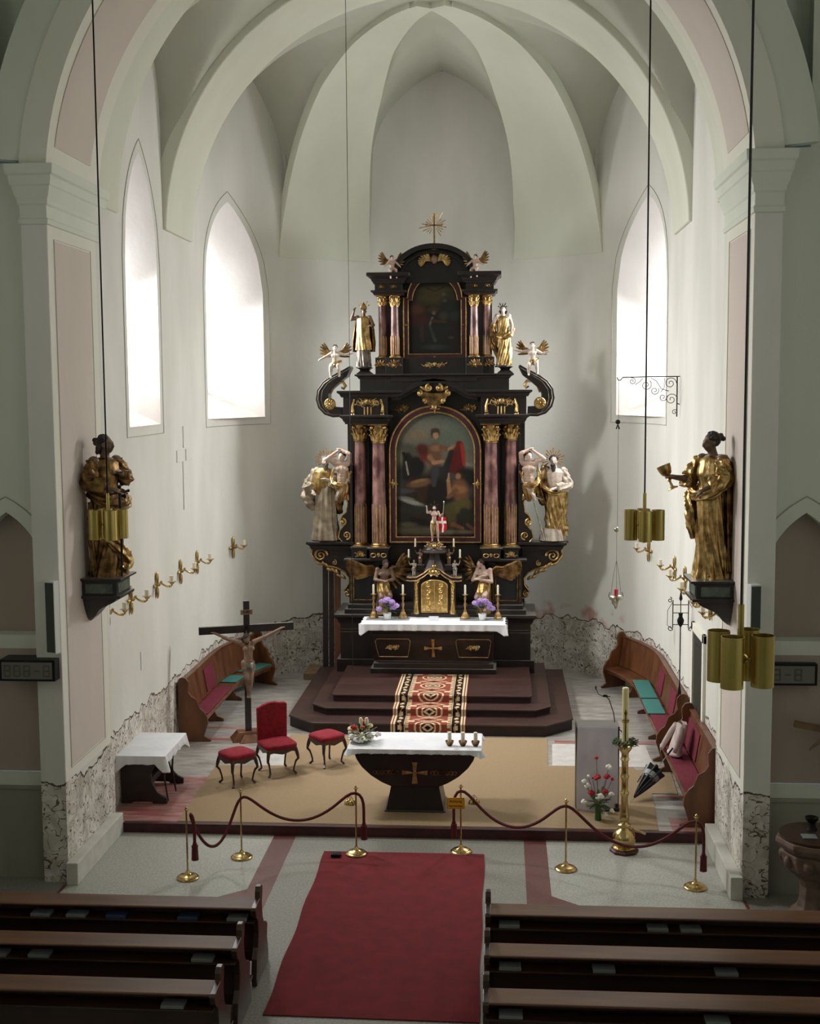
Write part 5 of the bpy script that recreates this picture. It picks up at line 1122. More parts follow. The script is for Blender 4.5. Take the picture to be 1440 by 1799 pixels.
mb = MB(); mb.tube([(-.31*H+.1, -.12, .52*H), (-.12*H, -.16, .02)], .018, 8); mb.tube([(-.2*H-.06, -.12, .5*H), (-.2*H+.12, -.14, .47*H)], .014, 8); mb.ell(-.31*H+.09, -.12, .54*H, .03); mb.build('sword', 'silvermetal', t)

# --- upper storey saints
t = thing('bishop_statue', 'gilt bishop saint with raised arm and mitre on the upper left of the altar', 'statue', (-1.56, 26.35, 6.99), math.radians(-6)); H = 1.28
J = dict(elL=(-.2, -.02, .77), haL=(-.15, -.05, .9), elR=(.17, -.02, .67), haR=(.14, -.12, .66), head=(.005, -.015, .895))
body(t, H, J, 'skindark', look=.15); base_block(t, H, .26, h=.03)
robe(t, H, [(.82, 0, 0, .06, .05), (.78, 0, 0, .115, .075), (.66, 0, 0, .12, .09), (.5, 0, 0, .13, .1), (.36, .0, 0, .15, .115), (.27, 0, 0, .155, .12)], 'gold', 'chasuble', amp=.15, k=7, seed=30)
robe(t, H, [(.34, 0, 0, .12, .09), (.2, 0, 0, .115, .09), (.0, 0, 0, .13, .1)], 'silver', 'alb', amp=.2, k=9, seed=31)
robe(t, H, [(.8, 0, .02, .13, .08), (.6, 0, .02, .17, .1), (.4, 0, .02, .19, .11), (.24, 0, .02, .19, .11)], 'goldold', 'cope', amp=.1, k=6, seed=32, ang=(-.5, PI+.5), solid=.012, closed=False)
mb = MB(); mb.prism([(-.045*H, .93*H), (.05*H, .93*H), (.052*H, .98*H), (.005*H, 1.045*H), (-.042*H, .98*H)], -.05, .035, 'y'); mb.build('mitre', 'goldold', t, bev=.01); halo(t, H, (0, 0, .93), n=5, r0=.09, r1=.15, a0=40, a1=140)
t = thing('saint_statue', 'gilt female saint holding drapery on the upper right of the altar', 'statue', (1.37, 26.35, 6.99), math.radians(8)); H = 1.28
J = dict(elL=(-.17, -.05, .68), haL=(-.13, -.13, .75), elR=(.15, 0, .66), haR=(.13, -.09, .56), head=(.0, -.015, .9))
body(t, H, J, 'skinpale', look=-.3); hair(t, H, J['head'], 'hair', -.3, 7, long=.05, bun=1); halo(t, H, (0, 0, .92), 'iron', n=5, r0=.05, r1=.1, a0=30, a1=150); base_block(t, H, .26, h=.03)
robe(t, H, [(.8, 0, 0, .06, .05), (.76, 0, 0, .11, .075), (.66, 0, 0, .105, .08), (.58, 0, 0, .09, .07), (.45, .01, 0, .125, .095), (.2, .02, 0, .13, .1), (.0, .02, 0, .12, .1)], 'gold', amp=.2, k=8, seed=40, slant=4)
roll(t, H, [(-.14, -.04, .72), (-.17, -.02, .6), (-.16, .0, .45), (-.13, 0, .3), (-.08, -.02, .12)], [.03, .055, .065, .06, .02], 'goldold', seed=41); roll(t, H, [(.16, .0, .6), (.1, -.1, .5), (-.02, -.11, .46), (-.12, -.05, .5)], [.035, .045, .04, .03], 'gold', seed=42)

# --- winged putti
def putto(label, loc, H, J, rz=0, look=0, wings=(1, 1), sash=True, m='skinpale', wl=.34):
    t = thing('putto', label, 'putto', loc, rz, 'carved putti on the high altar'); D = dict(head=(0, -.015, .93), neck=(0, 0, .84)); D.update(J)
    body(t, H, D, m, look=look, chubby=1, vox=.012); hair(t, H, D['head'], 'hair', look, 3, hs=1.42, curls=30)
    if wings[0]: wing(t, H, (-.06, .05, .74), -1, 'goldold', 6, wl, a0=75, a1=-5)
    if wings[1]: wing(t, H, (.06, .05, .74), 1, 'goldold', 6, wl, a0=75, a1=-5)
    if sash: roll(t, H, [(-.12, .0, .5), (-.02, -.12, .52), (.1, -.09, .55), (.15, .04, .6)], [.035, .05, .05, .025], 'gold', seed=2)
    return t
SIT = dict(pelvis=(0, 0, .52), hpL=(-.07, -.01, .5), knL=(-.1, -.2, .44), anL=(-.1, -.2, .2), ftL=(-.1, -.27, .17), hpR=(.07, -.01, .5), knR=(.1, -.2, .48), anR=(.12, -.17, .22), ftR=(.13, -.24, .2))
putto('winged putto with outstretched arms sitting on the left scroll of the altar', (-2.13, 26.05, 6.62), .8, dict(SIT, elL=(-.24, -.02, .72), haL=(-.4, -.05, .64), elR=(.26, -.02, .76), haR=(.44, -.03, .8)), 0, .3)
putto('winged putto with outstretched arms sitting on the right scroll of the altar', (1.98, 26.05, 6.64), .8, dict(SIT, elL=(-.26, -.02, .78), haL=(-.44, -.03, .82), elR=(.26, -.02, .72), haR=(.42, -.05, .78)), 0, -.3)
putto('small winged putto perched left of the topmost curved gable', (-.93, 26.15, 8.7), .56, dict(SIT, elL=(-.2, -.02, .7), haL=(-.32, -.05, .6), elR=(.18, -.1, .72), haR=(.26, -.16, .62)), .3, .3, (1, 1), False, 'skin', .42)
putto('small winged putto perched right of the topmost curved gable', (.8, 26.15, 8.7), .56, dict(SIT, elL=(-.18, -.1, .72), haL=(-.26, -.16, .62), elR=(.2, -.02, .7), haR=(.34, -.05, .64)), -.3, -.3, (1, 1), False, 'skin', .42)
# --- atlas figures beside the columns
for s_, lab in ((-1, 'left'), (1, 'right')):
    t = thing('atlas_figure', 'bare chested carved figure carrying the cornice with raised arms, %s of the columns' % lab, 'statue', (GX+s_*1.98, 26.2, 4.42-.48*1.62), -s_*.15); H = 1.62
    a, b = ('L', 'R') if s_ < 0 else ('R', 'L')
    J = {'el'+a: (s_*.2, -.02, .86), 'ha'+a: (s_*.06, .0, .96), 'el'+b: (-s_*.1, -.08, .93), 'ha'+b: (-s_*.0, -.04, .98), 'sh'+a: (s_*.1, 0, .83), 'sh'+b: (-s_*.09, 0, .83), 'head': (s_*.0, -.03, .89)}
    body(t, H, J, 'skin', look=s_*.5, parts='top', muscle=1); hair(t, H, J['head'], 'hair', s_*.5, 2, curls=30)
    robe(t, H, [(.56, 0, 0, .085, .07), (.5, 0, 0, .1, .085), (.42, 0, 0, .09, .075), (.34, 0, .01, .05, .05), (.3, 0, .01, .02, .02)], 'gold', 'loincloth', amp=.2, k=7, seed=50+s_)
    roll(t, H, [(s_*.11, .02, .72), (s_*.13, -.0, .6), (s_*.07, -.07, .52), (-s_*.06, -.08, .52)], [.015, .025, .035, .02], 'gold', seed=51)
    roll(t, H, [(-s_*.08, -.02, .6), (-s_*.02, -.06, .5), (s_*.06, -.06, .4), (s_*.08, -.03, .32)], [.012, .022, .024, .016], 'skinpale', 'scarf', seed=52)
# --- adoring angels beside the tabernacle
KN = dict(pelvis=(0, .02, .42), hpL=(-.05, .02, .42), knL=(-.07, -.16, .3), anL=(-.06, .04, .2), ftL=(-.06, .1, .17), hpR=(.05, .02, .42), knR=(.07, -.18, .33), anR=(.07, -.12, .12), ftR=(.07, -.18, .1), chest=(0, -.01, .63), neck=(0, -.02, .74), shL=(-.1, -.005, .71), shR=(.1, -.005, .71))
t = thing('angel_statue', 'kneeling winged angel with gilt skirt left of the golden tabernacle', 'statue', (-1.14, 25.98, 1.74), .25, 'kneeling angels by the tabernacle'); H = 1.36
J = dict(KN, elL=(-.15, -.05, .56), haL=(-.03, -.14, .55), elR=(.15, -.05, .56), haR=(.03, -.14, .55), head=(.02, -.06, .8)); body(t, H, J, 'flesh2', look=.2, gaze=.4); hair(t, H, J['head'], 'hair', .2, 8, gaze=.4)
robe(t, H, [(.56, 0, 0, .08, .07), (.48, 0, -.01, .12, .1), (.38, 0, -.04, .13, .13), (.25, 0, -.03, .12, .12), (.1, 0, -.01, .13, .12), (.0, 0, 0, .12, .1)], 'gold', 'skirt', amp=.2, k=7, seed=60, slant=4)
wing(t, H, (-.06, .05, .68), -1, 'goldold', 10, .42, a0=32, a1=-18, y=.06); wing(t, H, (.06, .05, .66), 1, 'goldold', 9, .34, a0=75, a1=-60, y=.06)
t = thing('angel_statue', 'kneeling winged angel with crossed arms right of the golden tabernacle', 'statue', (.98, 25.98, 1.74), -.35, 'kneeling angels by the tabernacle')
J = dict(KN, elL=(-.16, -.07, .55), haL=(.03, -.14, .63), elR=(.15, -.07, .54), haR=(-.04, -.16, .58), head=(-.045, -.05, .81), neck=(-.01, -.02, .755)); body(t, H, J, 'skin', look=-.6, gaze=.2); hair(t, H, J['head'], 'hair', -.6, 8, gaze=.2)
robe(t, H, [(.56, 0, 0, .08, .07), (.48, 0, -.01, .12, .1), (.38, 0, -.04, .13, .13), (.25, 0, -.03, .12, .12), (.1, 0, -.01, .13, .12), (.0, 0, 0, .12, .1)], 'gold', 'skirt', amp=.2, k=7, seed=63, slant=4)
wing(t, H, (-.06, .05, .66), -1, 'goldold', 9, .3, a0=75, a1=-60, y=.06); wing(t, H, (.06, .05, .68), 1, 'goldold', 10, .42, a0=32, a1=-18, y=.06)

# --- the two gilt women on the arch piers
def console(name, label, s_):
    t = thing(name, label, 'console', (s_*4.4, 16.75, 3.96), 0, 'statue consoles on the arch piers')
    X = lambda a: -s_*a
    def bx(x0, x1, y0, y1, z0, z1): mb.box(min(X(x0), X(x1)), max(X(x0), X(x1)), y0, y1, z0, z1)
    mb = MB(); bx(0, .58, -.36, .36, -.03, 0); bx(0, .54, -.33, .33, -.05, -.03); bx(0, .5, -.3, .3, -.24, -.05); bx(0, .55, -.34, .34, -.28, -.24); mb.build('shelf', 'black', t, smooth=False, bev=.006)
    mb = MB(); mb.box(X(.08) if s_ > 0 and False else min(X(.06), X(.44)), max(X(.06), X(.44)), -.31, -.3, -.21, -.08); mb.box(min(X(.5), X(.51)), max(X(.5), X(.51)), -.26, .26, -.21, -.08); mb.build('marbled_panel', 'greenpanel', t, smooth=False, bev=.003)
    mb = MB(); rings = []
    for i in range(13):
        u = i/12; z = -.28-.36*u; w = .27*(1-u)**.6+.02; d = (.44*(1-u)**1.1+.03)*(1+.12*math.sin(u*9)); rings.append([(X(0), -w, z), (X(d), -w*.9, z), (X(d), w*.9, z), (X(0), w, z)])
    mb.loft(rings); mb.build('bracket', 'black', t, ang=40); return t
console('statue_console', 'black wooden console with green panels on the left arch pier', -1)
console('statue_console', 'black wooden console with green panels on the right arch pier', 1)
t = thing('gilt_statue', 'gilt woman with dark hair resting on a sword hilt on the left pier', 'statue', (-4.12, 16.78, 3.96), math.radians(58)); H = 1.98
J = dict(elL=(-.16, -.02, .66), haL=(-.07, -.16, .61), elR=(.14, -.05, .67), haR=(.02, -.13, .72), head=(0, -.015, .915), neck=(0, 0, .84))
body(t, H, J, 'skindark', look=.35); hair(t, H, J['head'], 'hair', .35, 4, bun=1, long=.05, curls=60)
robe(t, H, [(.825, 0, 0, .05, .045), (.79, 0, 0, .108, .072), (.7, 0, -.005, .112, .088), (.63, 0, 0, .092, .075), (.55, 0, 0, .118, .095), (.4, 0, 0, .12, .1), (.2, .0, 0, .118, .1), (.05, 0, 0, .14, .12), (.0, 0, 0, .145, .125)], 'goldold', amp=.17, k=9, seed=70, slant=3)
sleeve(t, H, J, 'L', 'goldold', (.052, .06, .055), .7, seed=71); sleeve(t, H, J, 'R', 'goldold', (.05, .055, .05), .6, seed=72)
roll(t, H, [(-.13, .04, .58), (-.09, -.1, .52), (.05, -.13, .5), (.13, -.05, .54), (.13, .05, .6)], [.02, .034, .038, .03, .02], 'goldold', seed=73, k=6)
roll(t, H, [(-.1, -.06, .3), (0, -.12, .2), (.08, -.1, .1), (.02, -.13, .04)], [.02, .04, .045, .03], 'gold', seed=74); roll(t, H, [(-.12, .02, .52), (-.13, -.0, .35), (-.12, .0, .15), (-.12, -.0, .02)], [.02, .026, .03, .02], 'goldold', seed=75)
mb = MB(); mb.tube([(-.05*H, -.2*H, .6*H), (-.06*H, -.22*H, .3*H), (-.05*H, -.2*H, .02)], [.02, .018, .012], 8); mb.tube([(-.12*H, -.19*H, .585*H), (.02*H, -.21*H, .6*H)], .016, 8); mb.ell(-.05*H, -.2*H, .63*H, .028); mb.ell(-.12*H, -.19*H, .585*H, .022); mb.ell(.02*H, -.21*H, .6*H, .022); mb.build('sword', 'iron', t)
t = thing('gilt_statue', 'gilt woman with dark hair holding out a chalice on the right pier', 'statue', (4.14, 16.8, 3.96), math.radians(-58)); H = 1.98
J = dict(elL=(-.15, -.08, .66), haL=(-.15, -.2, .68), elR=(.13, -.02, .67), haR=(.06, -.12, .6), head=(0, -.015, .915), neck=(0, 0, .84))
body(t, H, J, 'skindark', look=-.35, gaze=.2, fing='curl'); hair(t, H, J['head'], 'hair', -.35, 6, bun=1, curls=60, gaze=.2)
robe(t, H, [(.825, 0, 0, .05, .045), (.79, 0, 0, .108, .072), (.7, 0, -.005, .115, .09), (.64, 0, 0, .095, .08), (.55, 0, 0, .12, .1), (.4, 0, .0, .12, .105), (.2, .0, .01, .118, .11), (.05, 0, .02, .13, .12), (.0, 0, .02, .14, .13)], 'gold', amp=.19, k=9, seed=80, slant=3)
sleeve(t, H, J, 'L', 'gold', (.055, .06, .045), .25, seed=81); sleeve(t, H, J, 'R', 'gold', (.055, .065, .06), .7, seed=82)
robe(t, H, [(.83, 0, .02, .09, .06), (.76, 0, .03, .135, .09), (.5, 0, .04, .14, .1), (.2, 0, .05, .14, .1), (.04, 0, .05, .15, .11)], 'goldold', 'mantle', amp=.14, k=8, seed=83, ang=(-.25, PI+.25), solid=.012, closed=False)
roll(t, H, [(-.12, -.03, .64), (-.14, -.07, .55), (-.1, -.1, .46), (-.09, -.1, .36), (-.08, -.09, .26)], [.024, .034, .036, .03, .015], 'gold', seed=84); roll(t, H, [(.14, .02, .66), (.1, -.09, .58), (-.02, -.12, .56), (-.12, -.07, .6)], [.028, .034, .034, .028], 'gold', seed=85)
t2 = MB(); cx_, cy_, cz_ = -.165*H, -.235*H, .67*H; t2.X = Matrix.Translation((cx_, cy_, cz_)) @ Matrix.Rotation(.25, 4, 'X') @ Matrix.Rotation(-.35, 4, 'Y')
t2.lathe([(0, -.15), (.075, -.15), (.07, -.135), (.02, -.11), (.014, -.05), (.03, -.02), (.014, .01), (.03, .035), (.07, .07), (.088, .13), (.096, .19), (.088, .19), (.06, .09), (0, .07)], n=24); t2.build('chalice', 'gold', t, ang=50)

# --- crucifix standing on the floor at the left
t = thing('standing_crucifix', 'tall black processional cross with carved corpus standing behind the red chair', 'crucifix', (-3.27, 21.95, .153), math.radians(20))
mb = MB(); mb.box(-.055, .055, -.035, .035, .1, 2.56); mb.box(-.86, .86, -.035, .035, 1.98, 2.12); mb.build('cross', 'black', t, smooth=False, bev=.006)
mb = MB(); mb.frus((-.32, .32, -.2, .2, .0), (-.2, .2, -.12, .12, .16)); mb.frus((-.2, .2, -.3, .3, 0), (-.1, .1, -.18, .18, .12)); mb.build('foot', 'oak', t, smooth=False, bev=.01)
mb = MB(); mb.box(-.11, .11, -.045, -.035, 2.31, 2.4); tb = mb.build('title_board', 'pinewood', t, smooth=False, bev=.003)
me = text_mesh('INRI', .075); o = link('lettering', me, 'iron', tb, False); o.rotation_euler = (PI/2, 0, 0); o.location = (0, -.047, 2.357)
H = 1.28; Z0 = .78/H
J = {k: (v[0], v[1], v[2]+Z0) for k, v in BASEJ.items()}
z = Z0
J.update(pelvis=(.01, 0, .5+z), chest=(.01, -.01, .71+z), neck=(.0, -.02, .82+z), head=(-.015, -.055, .865+z), shL=(-.09, -.005, .805+z), elL=(-.26, 0, .86+z), haL=(-.44, .0, .95+z), shR=(.09, -.005, .805+z), elR=(.28, 0, .88+z), haR=(.47, .0, .97+z),
         hpL=(-.04, 0, .5+z), knL=(-.02, -.07, .29+z), anL=(-.0, -.02, .08+z), hpR=(.045, 0, .5+z), knR=(.03, -.06, .28+z), anR=(.01, -.03, .08+z), ftL=(-.012, -.045, .02+z), ftR=(.015, -.055, .02+z))
b = body(t, H, J, 'flesh2', look=.25, gaze=.7, muscle=1, vox=.0065, name='corpus'); b.location = (0, -.07, 0)
for o in (hair(t, H, J['head'], 'hair', .25, 9, long=.06, beard=.03, gaze=.7),): o.location = (0, -.07, 0)
for o in t.children:
    if o.name.startswith('beard'): o.location = (0, -.07, 0)
o = robe(t, H, [(.54+z, .01, 0, .07, .055), (.5+z, .01, -.01, .088, .07), (.45+z, .015, -.02, .09, .075), (.4+z, .015, -.03, .075, .07)], 'silver', 'loincloth', amp=.2, k=6, seed=90, slant=5); o.location = (0, -.07, 0)
mb = MB()
for i in range(3):
    a = math.radians(30+60*i); mb.tube([(-.015*H, -.11, (.9+z)*H), (-.015*H+.11*math.cos(a), -.1, (.9+z)*H+.11*math.sin(a))], [.012, .003], 5)
mb.tube([(-.02+.06*math.cos(q), -.13+.06*math.sin(q), (.895+z)*H) for q in np.linspace(0, 2*PI, 13)], .008, 5); mb.build('crown_of_thorns', 'goldwood', t)

# --- small carved crucifix on the wall above the font
t = thing('wall_crucifix', 'carved wooden crucifix at the right edge above the baptismal font', 'crucifix', (5.62, 15.6, 1.55)); H = .95
mb = MB(); mb.box(-.045, .045, -.03, .03, .0, 1.15); mb.X = Matrix.Translation((0, 0, .62)) @ Matrix.Rotation(.18, 4, 'Y'); mb.box(-.62, .62, -.03, .03, -.04, .04); mb.build('cross', 'pinewood', t, smooth=False, bev=.005)
J = dict(elL=(-.24, -.0, .7), haL=(-.42, -.02, .55), elR=(.24, 0, .84), haR=(.42, 0, .95)); b = body(t, H, J, 'skindark', gaze=.6, vox=.01, name='corpus'); b.location = (0, -.09, -.05)
# ================================================================== HIGH ALTAR
AX = -0.06
def orn(mb, cx, cz, w, h, y, seed=0, dens=1.0):
    """symmetrical acanthus and scroll ornament, centre (cx,cz)"""
    rd = random.Random(seed)
    for s_ in (-1, 1):
        scroll(mb, cx+s_*w*.3, cz+h*.05, min(w*.17, h*.38), y, s_, 1, min(w, h)*.055); scroll(mb, cx+s_*w*.14, cz-h*.1, min(w*.12, h*.28), y, -s_, -1, min(w, h)*.05)
        for i in range(int(5*dens)): 
            u = (i+1)/(5*dens); leaf(mb, (cx+s_*w*.5*u*.8, y, cz+rd.uniform(-.15, .15)*h), math.radians(90-s_*rd.uniform(20, 120)), h*rd.uniform(.25, .5), h*.16)
    mb.ell(cx, y-.01, cz, min(w, h)*.16, .025, min(w, h)*.2)
    for k in range(5): leaf(mb, (cx, y, cz), math.radians(30+30*k), h*.5, h*.15)
A = thing('high_altar', 'towering black and gold baroque altarpiece with marbled columns and two arched paintings', 'altarpiece', (AX, 0, 0))
def part(mb, name, m, p=None, **k): return mb.build(name, m, p or A, **k)
def corn(x0, x1, y0, y1, z0, z1, proj=.1, name='cornice', m='black', p=None, bev=.004):
    h = z1-z0; mb = MB(); mb.mould(x0, x1, y0, y1, [(z0, 0), (z0, proj*.2), (z0+h*.14, proj*.22), (z0+h*.2, proj*.35), (z0+h*.42, proj*.45), (z0+h*.6, proj*.75), (z0+h*.68, proj), (z0+h*.92, proj), (z1, proj*.92)]); return part(mb, name, m, p, ang=30, bev=bev)
# base
mb = MB(); mb.box(-2.02, 2.02, 25.95, 27.3, .5, 1.6); mb.box(-2.1, 2.1, 25.9, 27.3, .5, .78); part(mb, 'base', 'black', smooth=False, bev=.008)
corn(-2.02, 2.02, 25.95, 27.3, 1.55, 1.76, .12); 
mb = MB(); mb.box(-1.92, 1.92, 25.9, 27.2, 1.76, 1.86); mb.box(-1.86, 1.86, 25.98, 27.2, 1.86, 1.95); part(mb, 'base_step', 'black', smooth=False, bev=.006)
for s_ in (-1, 1):
    for z in (1.36, 1.42): mb = MB(); mb.box(min(s_*1.5, s_*2.03), max(s_*1.5, s_*2.03), 25.935, 25.96, z, z+.012); part(mb, 'trim_line', 'silver', smooth=False)
    # predella side pedestals with framed dark panels
    x0, x1 = sorted((s_*1.2, s_*1.84)); mb = MB(); mb.box(x0, x1, 26.1, 27.1, 1.95, 2.8); pd = part(mb, 'pedestal', 'black', smooth=False, bev=.006)
    x0, x1 = sorted((s_*1.28, s_*1.74)); fr = [(x0, 2.03), (x1, 2.03), (x1, 2.66), (x1-.04, 2.74), (x0+.04, 2.74), (x0, 2.66), (x0, 2.03)]
    mb = MB(); mb.tube([(x, 26.09, z) for x, z in fr], .014, 6); mb.tube([(x0-.055, 26.09, 2.0), (x0-.055, 26.09, 2.78)], .009, 6); mb.tube([(x1+.055, 26.09, 2.0), (x1+.055, 26.09, 2.78)], .009, 6); part(mb, 'gilt_frame', 'goldold', pd)
    mb = MB(); mb.box(x0+.03, x1-.03, 26.085, 26.1, 2.07, 2.7); part(mb, 'glass_panel', 'umb', pd, smooth=False)
    x0, x1 = sorted((s_*1.12, s_*1.86)); corn(x0, x1, 26.1, 27.1, 2.78, 2.92, .08)
    # scrolled side consoles carrying the ledge
    pts = [(1.84, 2.02), (1.96, 2.06), (1.99, 2.18), (1.9, 2.3), (1.88, 2.45), (1.98, 2.58), (2.15, 2.66), (2.4, 2.72), (2.6, 2.8), (2.7, 2.95), (2.68, 3.1), (1.84, 3.1)]
    mb = MB(); mb.prism([(s_*x, z) for x, z in pts], 26.5, 27.0, 'y'); cs = part(mb, 'side_console', 'black', bev=.008)
    mb = MB(); mb.tube([(s_*x, 26.49, z) for x, z in pts[:-1]], .022, 8); scroll(mb, s_*2.5, 2.94, .15, 26.47, -s_, 1, .028, 1.7, 0); scroll(mb, s_*1.93, 2.12, .07, 26.47, s_, 1, .02)
    for k in range(8): u = k/7; leaf(mb, (s_*(1.95+.5*u), 26.46, 2.42+.32*u), math.radians(90-s_*(50+22*math.sin(k*2))), .15, .07)
    scroll(mb, s_*2.2, 2.78, .06, 26.46, s_, 1, .016); part(mb, 'gilt_scrollwork', 'gold', cs)
    x0, x1 = sorted((s_*1.86, s_*2.66)); corn(x0, x1, 26.35, 27.1, 3.08, 3.26, .12, 'ledge')
    # column pedestals
    x0, x1 = sorted((s_*1.0, s_*1.38)); mb = MB(); mb.box(x0, x1, 25.95, 26.8, 2.9, 3.12); p1 = part(mb, 'column_pedestal', 'black', smooth=False, bev=.01); corn(x0, x1, 25.95, 26.8, 3.1, 3.17, .05, p=p1)
    mb = MB(); [mb.tube([(s_*1.19+q*.11+.055*math.cos(a), 25.94, 3.01+.04*math.sin(a)) for a in np.linspace(0, 2*PI, 13)], .012, 6) for q in (-1, 1)]; leaf(mb, (s_*1.19, 25.93, 2.97), PI/2, .1, .07); part(mb, 'gilt_ornament', 'gold', p1)
    x0, x1 = sorted((s_*1.45, s_*1.76)); mb = MB(); mb.box(x0, x1, 26.1, 26.8, 2.9, 3.12); p1 = part(mb, 'column_pedestal', 'black', smooth=False, bev=.01); corn(x0, x1, 26.1, 26.8, 3.1, 3.17, .04, p=p1)
    mb = MB(); orn(mb, s_*1.6, 3.0, .14, .18, 26.09, 3); part(mb, 'gilt_ornament', 'gold', p1)
# main body wall
mb = MB(); mb.box(-1.9, 1.9, 26.62, 27.1, 1.9, 6.4); part(mb, 'back_wall', 'black', smooth=False)
mb = MB(); mb.box(-1.0, 1.0, 26.4, 26.7, 1.95, 3.2); part(mb, 'predella', 'black', smooth=False, bev=.008)
def column(x, y, z0, z1, r, flz, seed, capm='gold'):
    """entasis shaft with gilt flutes below, moulded base, leafy capital"""
    hc = r*2.8; zc = z1-hc; mb = MB(); mb.lathe([(r*.96, z0+r*.55), (r*1.0, z0+(z1-z0)*.2), (r*.99, z0+(z1-z0)*.4), (r*.86, zc)], x, y, 0, n=32); sh = part(mb, 'column', 'marble', ang=60)
    mb = MB(); mb.lathe([(0, z0), (r*1.5, z0), (r*1.52, z0+r*.15), (r*1.35, z0+r*.28), (r*1.15, z0+r*.34), (r*1.22, z0+r*.45), (r*1.05, z0+r*.62), (r*.9, z0+r*.65)], x, y, 0, n=32); part(mb, 'column_base', 'gold', sh, ang=45)
    mb = MB()
    for k in range(14):
        a = 2*PI*k/14; zt = flz-(0 if k % 2 else r*.45); mb.tube([(x+r*1.0*math.cos(a), y+r*1.0*math.sin(a), z0+r*.65), (x+r*1.015*math.cos(a), y+r*1.015*math.sin(a), zt)], r*.075, 6)
    part(mb, 'gilt_fluting', 'goldwood', sh)
    mb = MB(); mb.lathe([(r*.8, zc-.01), (r*1.02, zc-.005), (r*1.04, zc+r*.12), (r*.88, zc+r*.18), (r*.86, zc+hc*.4), (r*1.05, zc+hc*.85), (r*1.1, z1-r*.2)], x, y, 0, n=24)
    for row, (zz, n_, rr_, l_) in enumerate(((zc+r*.3, 8, .9, .95), (zc+r*1.1, 8, .95, .95))):
        for k in range(n_):
            a = 2*PI*(k+row*.5)/n_; d = Vector((math.cos(a), math.sin(a), 0)); p = Vector((x, y, zz))+d*r*rr_
            mb.tube([tuple(p), tuple(p+Vector((0, 0, r*l_*.6))+d*r*.1), tuple(p+Vector((0, 0, r*l_))+d*r*.4), tuple(p+Vector((0, 0, r*l_*.8))+d*r*.55)], [r*.2, r*.2, r*.17, r*.08], 6)
    for k in range(4):
        a = PI/4+k*PI/2; d = Vector((math.cos(a), math.sin(a), 0)); p = Vector((x, y, z1-r*.55))+d*r*1.3; mb.ell(*p, r*.3, r*.3, r*.3, n=10, m=6)
    part(mb, 'capital', capm, sh, ang=50)
    mb = MB(); w = r*1.45; mb.box(x-w, x+w, y-w, y+w, z1-r*.22, z1); part(mb, 'abacus', 'goldold', sh, smooth=False, bev=.006)
